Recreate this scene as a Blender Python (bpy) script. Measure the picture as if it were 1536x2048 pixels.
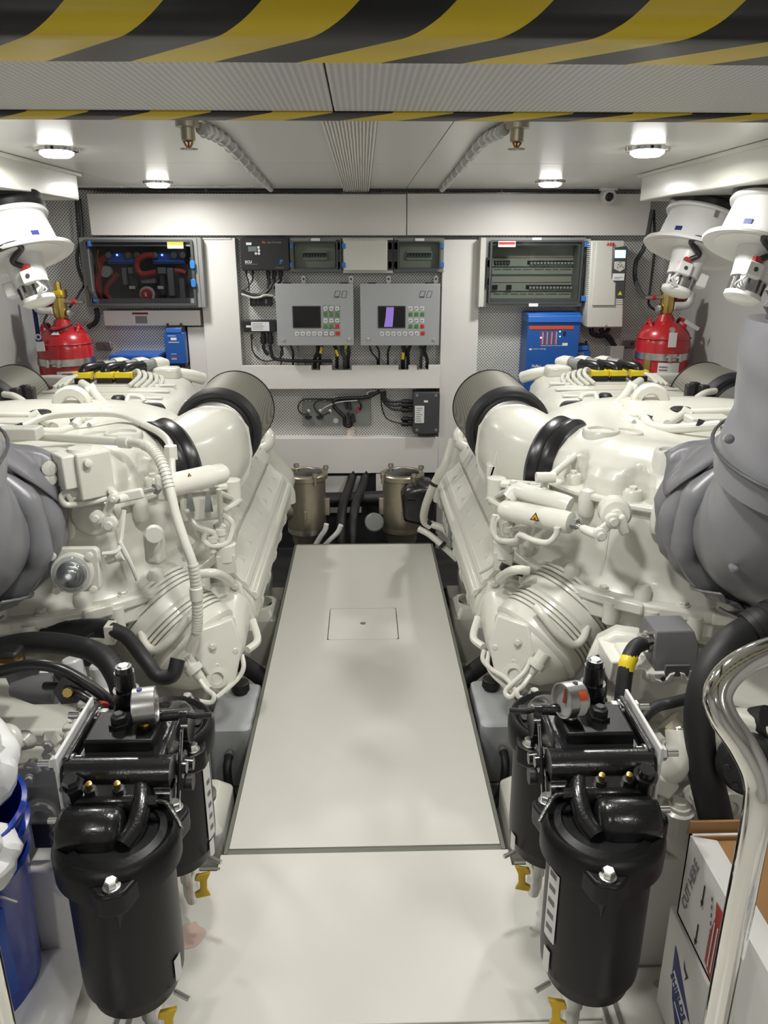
import bpy, bmesh, math, random
from mathutils import Vector, Matrix, Quaternion
random.seed(7)
for o in list(bpy.data.objects): bpy.data.objects.remove(o, do_unlink=True)
scene = bpy.context.scene
col = scene.collection
PI = math.pi
# ------------------------------------------------------------------ camera
F_PX, CX, CY, EYE = 1540.0, 768.0, 1024.0, 1.5
PITCH = math.atan(525 / 1540); YAW = math.atan(43 / 1540 * math.cos(PITCH))
cam_data = bpy.data.cameras.new('camera'); cam = bpy.data.objects.new('camera', cam_data); col.objects.link(cam)
cam_data.sensor_fit = 'VERTICAL'; cam_data.sensor_height = 36.0; cam_data.lens = F_PX / 2048 * 36.0
cam_data.clip_start = 0.02; cam_data.clip_end = 50
cam.location = (0, 0, EYE); cam.rotation_euler = (PI / 2 - PITCH, 0, -YAW)
scene.camera = cam
# ------------------------------------------------------------------ world and exposure
world = bpy.data.worlds.new('world'); scene.world = world; world.use_nodes = True
world.node_tree.nodes['Background'].inputs[0].default_value = (0.9, 0.95, 1.0, 1)
world.node_tree.nodes['Background'].inputs[1].default_value = 0.12
vs = scene.view_settings
vs.view_transform = 'Standard'; vs.look = 'None'; vs.gamma = 1.0; vs.use_curve_mapping = False
vs.exposure = 0.12
LAMP_WATT = 7.4          # each ceiling lamp
LENS_GLOW = 30.0
# ------------------------------------------------------------------ survey helper: a point seen at a pixel, on the plane y = Y (or z, or x)
_f = (math.sin(YAW) * math.cos(PITCH), math.cos(YAW) * math.cos(PITCH), -math.sin(PITCH))
_r = (math.cos(YAW), -math.sin(YAW), 0.0)
_u = (math.sin(YAW) * math.sin(PITCH), math.cos(YAW) * math.sin(PITCH), math.cos(PITCH))
def P(px, py, Y=None, z=None, X=None):
    a = (px - CX) / F_PX; b = (CY - py) / F_PX
    d = [_f[i] + a * _r[i] + b * _u[i] for i in range(3)]
    t = Y / d[1] if Y is not None else ((z - EYE) / d[2] if z is not None else X / d[0])
    return Vector((d[0] * t, d[1] * t, EYE + d[2] * t))
# ------------------------------------------------------------------ materials
def lin(c): return tuple((v / 12.92 if v <= 0.04045 else ((v + 0.055) / 1.055) ** 2.4) for v in c)
def rgb(r, g, b): return lin((r / 255, g / 255, b / 255))
def new_mat(name):
    m = bpy.data.materials.new(name); m.use_nodes = True
    nt = m.node_tree; return m, nt, nt.nodes['Principled BSDF']
def mat(name, c, rough=0.45, metal=0.0, coat=0.0, var=0.06, bump=0.0, scale=30.0, emit=0.0, spec=0.5):
    m, nt, b = new_mat(name); b.inputs['Specular IOR Level'].default_value = spec
    b.inputs['Roughness'].default_value = rough; b.inputs['Metallic'].default_value = metal
    b.inputs['Coat Weight'].default_value = coat; b.inputs['Coat Roughness'].default_value = 0.12
    tc = nt.nodes.new('ShaderNodeTexCoord'); n = nt.nodes.new('ShaderNodeTexNoise')
    n.inputs['Scale'].default_value = scale; n.inputs['Detail'].default_value = 3
    nt.links.new(tc.outputs['Object'], n.inputs['Vector'])
    mx = nt.nodes.new('ShaderNodeMix'); mx.data_type = 'RGBA'
    mx.inputs[6].default_value = (*[v * (1 - var) for v in c], 1); mx.inputs[7].default_value = (*[min(1, v * (1 + var)) for v in c], 1)
    nt.links.new(n.outputs['Fac'], mx.inputs[0]); nt.links.new(mx.outputs[2], b.inputs['Base Color'])
    if bump:
        bp = nt.nodes.new('ShaderNodeBump'); bp.inputs['Strength'].default_value = bump; bp.inputs['Distance'].default_value = 0.002
        nt.links.new(n.outputs['Fac'], bp.inputs['Height']); nt.links.new(bp.outputs['Normal'], b.inputs['Normal'])
    if emit:
        b.inputs['Emission Color'].default_value = (*c, 1); b.inputs['Emission Strength'].default_value = emit
    return m
def perforated(name, base, hole, pitch, thr, rough=0.4, metal=0.0, bump=0.4, rot=PI / 4):
    m, nt, b = new_mat(name)
    b.inputs['Roughness'].default_value = rough; b.inputs['Metallic'].default_value = metal
    tc = nt.nodes.new('ShaderNodeTexCoord'); mp = nt.nodes.new('ShaderNodeMapping')
    mp.inputs['Scale'].default_value = (1 / pitch,) * 3
    mp.inputs['Rotation'].default_value = rot if isinstance(rot, tuple) else (0, 0, rot)
    v = nt.nodes.new('ShaderNodeTexVoronoi'); v.voronoi_dimensions = '2D'; v.inputs['Scale'].default_value = 1; v.inputs['Randomness'].default_value = 0
    r = nt.nodes.new('ShaderNodeValToRGB'); r.color_ramp.elements[0].position = thr; r.color_ramp.elements[1].position = thr + 0.08
    r.color_ramp.elements[0].color = (*hole, 1); r.color_ramp.elements[1].color = (*base, 1)
    nt.links.new(tc.outputs['Object'], mp.inputs['Vector']); nt.links.new(mp.outputs['Vector'], v.inputs['Vector'])
    nt.links.new(v.outputs['Distance'], r.inputs[0]); nt.links.new(r.outputs[0], b.inputs['Base Color'])
    bp = nt.nodes.new('ShaderNodeBump'); bp.inputs['Strength'].default_value = bump; bp.inputs['Distance'].default_value = 0.003
    nt.links.new(r.outputs[0], bp.inputs['Height']); nt.links.new(bp.outputs['Normal'], b.inputs['Normal'])
    return m
def hazard(name, period, slant, offset, yellow, black, rough):
    m, nt, b = new_mat(name); b.inputs['Roughness'].default_value = rough
    tc = nt.nodes.new('ShaderNodeTexCoord'); sp = nt.nodes.new('ShaderNodeSeparateXYZ'); nt.links.new(tc.outputs['Object'], sp.inputs[0])
    def mth(op, a, bb):
        n = nt.nodes.new('ShaderNodeMath'); n.operation = op
        for i, q in enumerate((a, bb)):
            if isinstance(q, (int, float)): n.inputs[i].default_value = q
            elif q is not None: nt.links.new(q, n.inputs[i])
        return n.outputs[0]
    yz = mth('SUBTRACT', sp.outputs['Z'], sp.outputs['Y'])
    v = mth('ADD', sp.outputs['X'], mth('MULTIPLY', yz, slant))
    v = mth('FRACT', mth('DIVIDE', mth('ADD', v, offset), period), None)
    g = mth('GREATER_THAN', v, 0.5)
    ns = nt.nodes.new('ShaderNodeTexNoise'); ns.inputs['Scale'].default_value = 25; nt.links.new(tc.outputs['Object'], ns.inputs['Vector'])
    mx = nt.nodes.new('ShaderNodeMix'); mx.data_type = 'RGBA'; mx.inputs[6].default_value = (*black, 1); mx.inputs[7].default_value = (*yellow, 1)
    nt.links.new(g, mx.inputs[0]); nt.links.new(mx.outputs[2], b.inputs['Base Color'])
    bp = nt.nodes.new('ShaderNodeBump'); bp.inputs['Strength'].default_value = 0.15; bp.inputs['Distance'].default_value = 0.001
    nt.links.new(ns.outputs['Fac'], bp.inputs['Height']); nt.links.new(bp.outputs['Normal'], b.inputs['Normal'])
    return m
def glassy(name, c, tint=0.5, rough=0.05):
    m, nt, b = new_mat(name)
    out = nt.nodes['Material Output']; tr = nt.nodes.new('ShaderNodeBsdfTransparent'); tr.inputs[0].default_value = (*c, 1)
    gl = nt.nodes.new('ShaderNodeBsdfGlossy'); gl.inputs['Roughness'].default_value = rough; gl.inputs[0].default_value = (0.9, 0.9, 0.9, 1)
    fr = nt.nodes.new('ShaderNodeFresnel'); fr.inputs[0].default_value = 1.45
    mx = nt.nodes.new('ShaderNodeMixShader'); ge = nt.nodes.new('ShaderNodeNewGeometry'); sb = nt.nodes.new('ShaderNodeMath'); sb.operation = 'SUBTRACT'; sb.inputs[0].default_value = 1.0
    ml = nt.nodes.new('ShaderNodeMath'); ml.operation = 'MULTIPLY'; nt.links.new(ge.outputs['Backfacing'], sb.inputs[1]); nt.links.new(sb.outputs[0], ml.inputs[0]); nt.links.new(fr.outputs[0], ml.inputs[1]); nt.links.new(ml.outputs[0], mx.inputs[0]); nt.links.new(tr.outputs[0], mx.inputs[1]); nt.links.new(gl.outputs[0], mx.inputs[2])
    nt.links.new(mx.outputs[0], out.inputs[0]); return m
M = {}
M['engine'] = mat('engine_cream_paint', (0.68, 0.672, 0.605), 0.30, coat=0.25, var=0.025, bump=0.04, scale=40)
M['engine2'] = mat('engine_cream_dull', (0.58, 0.57, 0.50), 0.45, var=0.05, bump=0.1, scale=60)
M['panel'] = mat('white_wall_panel', (0.72, 0.70, 0.675), 0.42, var=0.02, scale=4)
M['floor'] = mat('cream_floor_plate', (0.70, 0.683, 0.632), 0.32, var=0.035, bump=0.02, scale=5)
M['hull'] = mat('painted_hull_liner', (0.50, 0.50, 0.49), 0.5, var=0.03, scale=5)
M['duct'] = mat('painted_duct', (0.58, 0.59, 0.53), 0.3, coat=0.2, var=0.03, scale=6)
M['ceil'] = perforated('perforated_ceiling', (0.60, 0.60, 0.58), (0.40, 0.40, 0.39), 0.011, 0.25, 0.3, bump=0.25)
M['ceil_flat'] = mat('gloss_ceiling_panel', (0.58, 0.58, 0.56), 0.28, var=0.02, scale=5)
M['beam'] = perforated('perforated_beam_cover', (0.62, 0.62, 0.60), (0.40, 0.40, 0.39), 0.0052, 0.28, 0.4, bump=0.5, rot=0.0)
M['wallperf'] = perforated('perforated_bulkhead', (0.72, 0.72, 0.70), (0.16, 0.16, 0.155), 0.0125, 0.27, 0.3, 0.3, bump=0.5, rot=(PI / 2, 0, PI / 4))
M['tape_front'] = hazard('hazard_tape', 0.111, -1.07, 0.0145, rgb(205, 178, 30), (0.006, 0.006, 0.007), 0.45)
M['tape_rear'] = hazard('hazard_tape_rear', 0.111, -1.07, 0.062, rgb(205, 178, 30), (0.006, 0.006, 0.007), 0.45)
M['strip'] = mat('grey_edge_strip', rgb(120, 120, 112), 0.5)
M['black'] = mat('black_plastic', (0.012, 0.012, 0.013), 0.45)
M['blackg'] = mat('black_gloss_paint', (0.009, 0.009, 0.010), 0.24, coat=0.35, var=0.1, bump=0.25, scale=220)
M['blackm'] = mat('black_satin_paint', (0.007, 0.007, 0.0075), 0.40, var=0.1, bump=0.12, scale=200, spec=0.28)
M['rubber'] = mat('black_rubber', (0.014, 0.014, 0.015), 0.55, bump=0.05, scale=60)
M['rubberg'] = mat('shiny_black_rubber', (0.010, 0.010, 0.011), 0.3)
M['grey'] = mat('grey_enclosure', rgb(158, 160, 163), 0.4, var=0.02)
M['lgrey'] = mat('light_grey_plastic', rgb(196, 195, 188), 0.4, var=0.02)
M['mgrey'] = mat('mid_grey_plastic', rgb(128, 130, 128), 0.4, var=0.03)
M['dgrey'] = mat('dark_grey_plastic', rgb(66, 68, 70), 0.45, var=0.05)
M['hood'] = mat('grey_connector_hood', rgb(98, 98, 100), 0.55, var=0.03, bump=0.05, scale=150)
M['steel'] = mat('zinc_steel', (0.62, 0.62, 0.60), 0.3, metal=1.0, var=0.08)
M['chrome'] = mat('polished_stainless', (0.78, 0.77, 0.74), 0.07, metal=1.0, var=0.02)
M['brushed'] = mat('brushed_steel', (0.58, 0.58, 0.57), 0.32, metal=1.0, var=0.1, scale=90)
M['bronze'] = mat('nickel_bronze', (0.42, 0.38, 0.30), 0.38, metal=0.85, var=0.12, bump=0.05, scale=20)
M['brass'] = mat('brass', (0.60, 0.44, 0.14), 0.32, metal=1.0, var=0.1)
M['red'] = mat('red_cylinder_paint', (0.42, 0.012, 0.018), 0.28, coat=0.5, var=0.05)
M['redp'] = mat('red_plastic', (0.50, 0.03, 0.03), 0.4)
M['redcable'] = mat('red_cable', (0.40, 0.035, 0.03), 0.5)
M['blue'] = mat('blue_enclosure', rgb(30, 84, 160), 0.38, var=0.04)
M['bluel'] = mat('blue_enclosure_top', rgb(48, 104, 190), 0.35, var=0.03)
M['bluelatch'] = mat('blue_latch', rgb(40, 110, 190), 0.4)
M['bucket'] = mat('blue_bucket', (0.006, 0.035, 0.33), 0.25, coat=0.3)
M['navy'] = mat('navy_print', rgb(30, 35, 110), 0.5)
M['orange'] = mat('orange_band', rgb(196, 78, 34), 0.45)
M['yellow'] = mat('yellow_plastic', (0.75, 0.58, 0.015), 0.4)
M['amber'] = mat('amber_print', (0.80, 0.38, 0.02), 0.5)
M['ochre'] = mat('yellow_valve_handle', (0.58, 0.38, 0.02), 0.4)
M['white'] = mat('white_plastic', (0.66, 0.66, 0.65), 0.35, var=0.02)
M['label'] = mat('white_label', (0.75, 0.75, 0.74), 0.5, var=0.02)
M['print'] = mat('grey_print', (0.16, 0.16, 0.17), 0.6)
M['ink'] = mat('black_ink', (0.012, 0.012, 0.02), 0.6)
M['green'] = mat('green_key', rgb(70, 130, 60), 0.45)
M['lag'] = mat('grey_lagging_cloth', rgb(126, 126, 130), 0.36, metal=0.12, var=0.05, bump=0.5, scale=14)
M['mesh'] = perforated('filter_mesh', (0.27, 0.26, 0.22), (0.10, 0.095, 0.08), 0.0055, 0.25, 0.5, 0.3, bump=0.5, rot=0.0)
M['tank'] = mat('grey_translucent_plastic', rgb(196, 199, 202), 0.4, var=0.03)
M['bilge'] = mat('bilge_paint', (0.30, 0.295, 0.27), 0.5, var=0.15, scale=6)
M['dark'] = mat('dark_gap_shade', (0.03, 0.03, 0.032), 0.6)  # near-black for gaps and openings, and for shade painted behind the strainers
M['kraft'] = mat('brown_cardboard', rgb(150, 112, 70), 0.7, var=0.08)
M['card'] = mat('white_cardboard', (0.72, 0.71, 0.69), 0.5, var=0.03)
M['rag'] = mat('white_plastic_bag', (0.80, 0.80, 0.80), 0.35, var=0.03, bump=0.2, scale=30)
M['pink'] = mat('pink_stain', (0.66, 0.49, 0.42), 0.5, var=0.08)
M['gdial'] = mat('dial_face', (0.62, 0.62, 0.60), 0.4)
M['screen'] = mat('dark_screen', (0.008, 0.008, 0.009), 0.15)
M['lcd'] = mat('lit_lcd', (0.55, 0.85, 0.95), 0.3, emit=0.9)
M['lcdoff'] = mat('grey_lcd', (0.16, 0.19, 0.18), 0.25)
M['purple'] = mat('purple_screen_image', (0.22, 0.14, 0.48), 0.3, emit=0.55)
M['led_red'] = mat('red_led', (1.0, 0.15, 0.2), 0.3, emit=6)
M['led_green'] = mat('green_led', (0.5, 1.0, 0.4), 0.3, emit=3)
M['led_blue'] = mat('blue_led', (0.2, 0.4, 1.0), 0.3, emit=6)
M['lens'] = mat('lamp_lens', (1.0, 0.98, 0.94), 0.3, emit=LENS_GLOW)
M['smoke'] = glassy('smoked_door', (0.58, 0.58, 0.60))
M['smoke2'] = glassy('clear_door', (0.70, 0.73, 0.71))
M['clear'] = glassy('clear_glass', (0.9, 0.9, 0.9))
M['dome'] = glassy('clear_cup', (0.80, 0.82, 0.84))
# ------------------------------------------------------------------ mesh builder
def ortho(a):
    a = Vector(a).normalized()
    t = Vector((0, 0, 1)) if abs(a.z) < 0.9 else Vector((1, 0, 0))
    u = t.cross(a).normalized(); return a, u, a.cross(u)
def spline(pts, k=6, closed=False):
    pts = [Vector(p) for p in pts]; n = len(pts)
    if n < 3: return pts
    out = []
    rng = range(n if closed else n - 1)
    for i in rng:
        if closed: p0, p1, p2, p3 = pts[i - 1], pts[i], pts[(i + 1) % n], pts[(i + 2) % n]
        else:
            p1, p2 = pts[i], pts[i + 1]
            p0 = pts[i - 1] if i > 0 else p1 * 2 - p2
            p3 = pts[i + 2] if i + 2 < n else p2 * 2 - p1
        for j in range(k):
            t = j / k
            out.append(0.5 * (2 * p1 + (p2 - p0) * t + (2 * p0 - 5 * p1 + 4 * p2 - p3) * t * t + (3 * p1 - p0 - 3 * p2 + p3) * t ** 3))
    if not closed: out.append(pts[-1])
    return out
WL = {}                                   # world base of every object
def empty(name, loc, label, cat, group=None):
    o = bpy.data.objects.new(name, None); col.objects.link(o); o.location = loc; o.empty_display_size = 0.05
    WL[o] = Vector(loc); o['label'] = label; o['category'] = cat
    if group: o['group'] = group
    return o
def place(o, parent, loc):
    WL[o] = Vector(loc)
    if parent is not None:
        o.parent = parent; o.location = WL[o] - WL[parent]
    else: o.location = loc
def tag(o, label, cat, group=None):
    o['label'] = label; o['category'] = cat
    if group: o['group'] = group
    return o
class G:
    def __init__(self, s=1): self.v = []; self.f = []; self.s = s
    def add(self, vs, fs):
        b = len(self.v); self.v += [Vector(p) for p in vs]; self.f += [tuple(i + b for i in f) for f in fs]; return self
    def box(self, c, d, R=None, taper=1.0):
        c = Vector(c); h = Vector(d) * 0.5; vs = []
        for z in (-1, 1):
            k = taper if z > 0 else 1.0
            for x, y in ((-1, -1), (1, -1), (1, 1), (-1, 1)):
                p = Vector((x * h.x * k, y * h.y * k, z * h.z))
                vs.append(c + (R @ p if R else p))
        return self.add(vs, [(3, 2, 1, 0), (4, 5, 6, 7), (0, 1, 5, 4), (1, 2, 6, 5), (2, 3, 7, 6), (3, 0, 4, 7)])
    def span(self, a, b): 
        a, b = Vector(a), Vector(b); return self.box((a + b) / 2, [abs(b[i] - a[i]) for i in range(3)])
    def loft(self, rings, cap=True, closed=False):
        n = len(rings[0]); vs = [p for r in rings for p in r]; fs = []
        m = len(rings)
        for i in range(m if closed else m - 1):
            a, b = i * n, ((i + 1) % m) * n
            for j in range(n): fs.append((a + j, a + (j + 1) % n, b + (j + 1) % n, b + j))
        if cap and not closed: fs += [tuple(range(n - 1, -1, -1)), tuple((m - 1) * n + j for j in range(n))]
        return self.add(vs, fs)
    def lathe(self, o, axis, prof, n=28, cap=True, e=1.0, up=None):
        a, u, w = ortho(axis); o = Vector(o)
        if up is not None: w = Vector(up).normalized(); u = w.cross(a).normalized(); w = a.cross(u)
        rings = []
        for t, r in prof:
            rings.append([o + a * t + (u * math.cos(k * 2 * PI / n) + w * e * math.sin(k * 2 * PI / n)) * max(r, 1e-5) for k in range(n)])
        return self.loft(rings, cap)
    def cyl(self, p0, p1, r0, r1=None, n=20):
        p0, p1 = Vector(p0), Vector(p1); L = (p1 - p0).length
        return self.lathe(p0, p1 - p0, [(0, r0), (L, r0 if r1 is None else r1)], n)
    def tube(self, pts, r, n=10, k=6, closed=False, raw=False):
        pts = [Vector(p) for p in pts]
        if not raw: 
            rr = r if not callable(r) else r
            pts = spline(pts, k, closed)
        m = len(pts); rings = []; u = None
        for i, p in enumerate(pts):
            if closed: t = (pts[(i + 1) % m] - pts[i - 1])
            else: t = pts[min(i + 1, m - 1)] - pts[max(i - 1, 0)]
            t.normalize()
            if u is None: u = ortho(t)[1]
            u = (u - t * u.dot(t)).normalized(); w = t.cross(u)
            q = r(i / max(1, m - 1)) if callable(r) else r
            rings.append([p + (u * math.cos(j * 2 * PI / n) + w * math.sin(j * 2 * PI / n)) * q for j in range(n)])
        return self.loft(rings, True, closed)
    def prism(self, poly, o, u, v, depth):
        o, u, v = Vector(o), Vector(u).normalized(), Vector(v).normalized(); w = u.cross(v)
        return self.loft([[o + u * x + v * y for x, y in poly], [o + u * x + v * y + w * depth for x, y in poly]])
    def ball(self, c, r, n=16, m=10, sc=(1, 1, 1)):
        c = Vector(c); rings = []
        for i in range(m + 1):
            a = -PI / 2 + PI * i / m
            rings.append([c + Vector((sc[0] * r * max(math.cos(a), 1e-4) * math.cos(j * 2 * PI / n), sc[1] * r * max(math.cos(a), 1e-4) * math.sin(j * 2 * PI / n), sc[2] * r * math.sin(a))) for j in range(n)])
        return self.loft(rings)
    def hexa(self, p, axis, r, h): return self.lathe(p, axis, [(0, r), (h, r)], 6)
    def build(self, name, m, parent=None, bevel=0.0, seg=2, angle=38, recalc=True, kind=None, label=None, cat=None, group=None, origin=None):
        vs = [Vector((p.x * self.s, p.y, p.z)) for p in self.v]
        lo = Vector([min(p[i] for p in vs) for i in range(3)]); hi = Vector([max(p[i] for p in vs) for i in range(3)])
        c = Vector(origin) if origin is not None else (lo + hi) / 2
        me = bpy.data.meshes.new(name); me.from_pydata([p - c for p in vs], [], self.f)
        if recalc:
            bm = bmesh.new(); bm.from_mesh(me); bmesh.ops.recalc_face_normals(bm, faces=bm.faces); bm.to_mesh(me); bm.free()
        me.polygons.foreach_set('use_smooth', [True] * len(me.polygons)); me.set_sharp_from_angle(angle=math.radians(angle))
        me.materials.append(M[m] if isinstance(m, str) else m)
        o = bpy.data.objects.new(name, me); col.objects.link(o); place(o, parent, c)
        if bevel:
            b = o.modifiers.new('bevel', 'BEVEL'); b.width = bevel; b.segments = seg; b.limit_method = 'ANGLE'; b.angle_limit = math.radians(40); b.harden_normals = False
        if kind: o['kind'] = kind
        if label: o['label'] = label
        if cat: o['category'] = cat
        if group: o['group'] = group
        return o
def rrect(x0, y0, x1, y1, r, n=4):
    out = []
    for cx, cy, a0 in ((x1 - r, y1 - r, 0), (x0 + r, y1 - r, PI / 2), (x0 + r, y0 + r, PI), (x1 - r, y0 + r, 3 * PI / 2)):
        for i in range(n + 1):
            a = a0 + PI / 2 * i / n; out.append((cx + r * math.cos(a), cy + r * math.sin(a)))
    return out
XA, YA, ZA = Vector((1, 0, 0)), Vector((0, 1, 0)), Vector((0, 0, 1))
_proto = {}
def bolt(parent, p, axis, r=0.008, h=0.006, m='steel', name='bolt', s=1, washer=True):
    """hex bolt with washer; all bolts share one mesh"""
    key = (m, washer)
    if key not in _proto:
        g = G()
        if washer: g.lathe((0, 0, 0), ZA, [(0, 1.35), (0.22, 1.35), (0.25, 1.2)], 14)
        g.lathe((0, 0, 0.2), ZA, [(0, 1.0), (0.62, 1.0), (0.75, 0.85)], 6)
        vs, fs = g.v, g.f
        me = bpy.data.meshes.new('bolt'); me.from_pydata(vs, [], fs)
        me.polygons.foreach_set('use_smooth', [True] * len(me.polygons)); me.set_sharp_from_angle(angle=math.radians(30)); me.materials.append(M[m]); _proto[key] = me
    o = bpy.data.objects.new(name, _proto[key]); col.objects.link(o)
    p = Vector(p); p.x *= s; a = Vector(axis); a.x *= s
    o.rotation_mode = 'QUATERNION'; o.rotation_quaternion = ZA.rotation_difference(a.normalized()); o.scale = (r, r, h / 0.95)
    place(o, parent, p); return o
def lettering(txt, o, u, v, size, m, parent, name='lettering', align='LEFT', bold=0.0, squeeze=1.0):
    cu = bpy.data.curves.new('txt', 'FONT'); cu.body = txt; cu.size = size; cu.align_x = align; cu.offset = bold; cu.extrude = 0.0003; cu.resolution_u = 2
    t = bpy.data.objects.new('txt', cu); col.objects.link(t); bpy.context.view_layer.update()
    me = bpy.data.meshes.new_from_object(t.evaluated_get(bpy.context.evaluated_depsgraph_get())); bpy.data.objects.remove(t, do_unlink=True)
    u, v = Vector(u).normalized(), Vector(v).normalized(); w = u.cross(v)
    for q in me.vertices:
        q.co = u * q.co.x * squeeze + v * q.co.y + w * (q.co.z)
    me.materials.clear(); me.materials.append(M[m] if isinstance(m, str) else m); ob = bpy.data.objects.new(name, me); col.objects.link(ob)
    place(ob, parent, o); return ob
def printlines(parent, x0, z0, x1, z1, Y, n, m='print', name='print', seed=1):
    rnd = random.Random(seed); g = G(); dz = (z1 - z0) / n
    for i in range(n):
        L = (x1 - x0) * rnd.uniform(0.6, 1.0); g.span((x0, Y - 0.0006, z0 + dz * (i + 0.3)), (x0 + L, Y, z0 + dz * (i + 0.62)))
    return g.build(name, m, parent)
# ================================================================== the setting
CZ = 1.81; WY = 4.58; WX = 1.85
fl = G().span((-WX, -1.6, -0.42), (WX, WY, -0.40)).build('floor', 'bilge', kind='structure')
G().span((-WX, -1.6, -0.02), (WX, 1.15, 0.0)).build('floor_panel', 'floor', fl, 0.002)
g = G().prism([(-WX, 1.154), (WX, 1.154), (WX, 1.575), (0.372, 1.575), (0.372, 1.63), (-0.385, 1.63), (-0.385, 1.575), (-WX, 1.575)], (0, 0, -0.02), XA, YA, 0.02)
g.build('floor_panel', 'floor', fl, 0.002)
hx0, hx1, hy0, hy1 = -0.157, 0.135, 2.795, 3.085
g = G(); A = (-0.366, 1.650); B = (0.353, 3.86)
for (x0, y0, x1, y1) in ((A[0], A[1], B[0], hy0), (A[0], hy1, B[0], B[1]), (A[0], hy0, hx0, hy1), (hx1, hy0, B[0], hy1)): g.span((x0, y0, -0.02), (x1, y1, 0))
walk = g.build('floor_panel', 'floor', fl)
h = G().prism(rrect(hx0 + 0.003, hy0 + 0.003, hx1 - 0.003, hy1 - 0.003, 0.012), (0, 0, -0.02), XA, YA, 0.0205).build('hatch_lid', 'floor', walk, 0.001)
G().span((hx0 - .001, hy0 - .001, -0.024), (hx1 + .001, hy1 + .001, -0.021)).build('hatch_seat', 'dark', walk)
G().lathe(P(726, 1247, z=0), ZA, [(0, 0.013), (0.002, 0.012), (0.002, 0.006), (0.0005, 0.005)], 20).build('hatch_latch', 'steel', walk)
for x in (A[0] - 0.006, B[0] + 0.006): G().span((x - 0.005, A[1] - 0.02, -0.03), (x + 0.005, B[1], 0.002)).build('edge_strip', 'strip', fl)
G().span((A[0] - 0.01, 1.632, -0.03), (B[0] + 0.01, 1.648, -0.003)).build('edge_strip', 'strip', fl)
G().span((A[0], B[1], -0.06), (B[0], B[1] + 0.012, 0.001)).build('edge_strip', 'strip', fl)
for s in (-1, 1): G().span((s * 0.378, 1.577, -0.06), (s * 0.9, 1.585, 0.001)).build('edge_strip', 'strip', fl)
# pink paint spot on the floor
pts = [(355, 1868), (362, 1852), (378, 1846), (392, 1842), (396, 1850), (410, 1858), (413, 1866), (402, 1884), (388, 1894), (372, 1898), (358, 1896)]
G().add([P(x, y, z=0.0008) for x, y in pts], [tuple(range(len(pts)))]).build('pink_spot', 'pink', fl)
# walkway bearers below the plate
for x in (-0.33, 0.32): G().span((x - 0.03, 1.6, -0.40), (x + 0.03, 3.85, -0.021)).build('bearer', 'bilge', fl)
wb = G().span((-WX, WY, -0.42), (WX, WY + 0.05, CZ)).build('wall_back', 'wallperf', kind='structure')
for s, n in ((-1, 'wall_left'), (1, 'wall_right')):
    G().span((s * WX, -1.6, -0.42), (s * (WX + 0.05), WY, CZ)).build(n, 'hull', kind='structure')
G().span((-WX, -1.65, -0.42), (WX, -1.6, CZ)).build('wall_front', 'hull', kind='structure')
ce = G().span((-WX, -1.6, CZ + 0.012), (WX, WY, CZ + 0.05)).build('ceiling', 'dark', kind='structure')
for x0, x1 in ((-WX, -1.2), (-1.198, -0.102), (0.042, 0.235), (0.238, 1.2), (1.202, WX)):
    for y0, y1 in ((-1.6, 0.6), (0.8, 3.2), (3.203, WY)):
        G().span((x0, y0, CZ), (x1, y1, CZ + 0.012)).build('ceiling_panel', 'ceil' if abs(x0 + x1) > 2.3 else 'ceil_flat', ce)
# ribbed strip down the middle of the ceiling
g = G(); n = 15; prof = []
for i in range(n):
    x = -0.10 + 0.14 * i / n; d = 0.14 / n
    prof += [(x, 0.009), (x + d * 0.25, 0), (x + d * 0.6, 0), (x + d * 0.85, 0.009)]
prof += [(0.04, 0.009), (0.04, 0.02), (-0.10, 0.02)]
for y0, y1 in ((2.0, 3.2), (3.203, 4.52)):
    G().prism([(x, z) for x, z in prof], (0, y1, CZ - 0.016), XA, ZA, y1 - y0).build('ribbed_strip', 'panel', ce, angle=15)
# white cable-trunking panels on the back wall
def wpan(px0, py0, px1, py1, Y=4.50, back=WY, bev=0.003, m='panel', name='panel', g=0.002):
    a = P(px0, py0, Y=Y); b = P(px1, py1, Y=Y)
    return G().span((a.x + g, Y, b.z + g), (b.x - g, back, a.z - g)).build(name, m, wb, bev)
wpan(172, 386, 813, 472); wpan(814, 386, 1296, 472)
xl0, xl1, xr0, xr1 = -0.905, -0.700, 0.445, 0.660
G().span((xl0, 4.505, -0.35), (xl1, WY, 1.560)).build('panel', 'panel', wb, 0.003)
G().span((xl0 + 0.004, 4.498, 1.553), (xl1 - 0.02, 4.506, 1.560)).build('panel_clip', 'white', wb)
G().span((xr0, 4.505, -0.35), (xr1, WY, 1.552)).build('panel', 'panel', wb, 0.003)
G().span((xr0, 4.53, 1.552), (xr1, WY, 1.562)).build('panel_gap', 'dark', wb)
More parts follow.
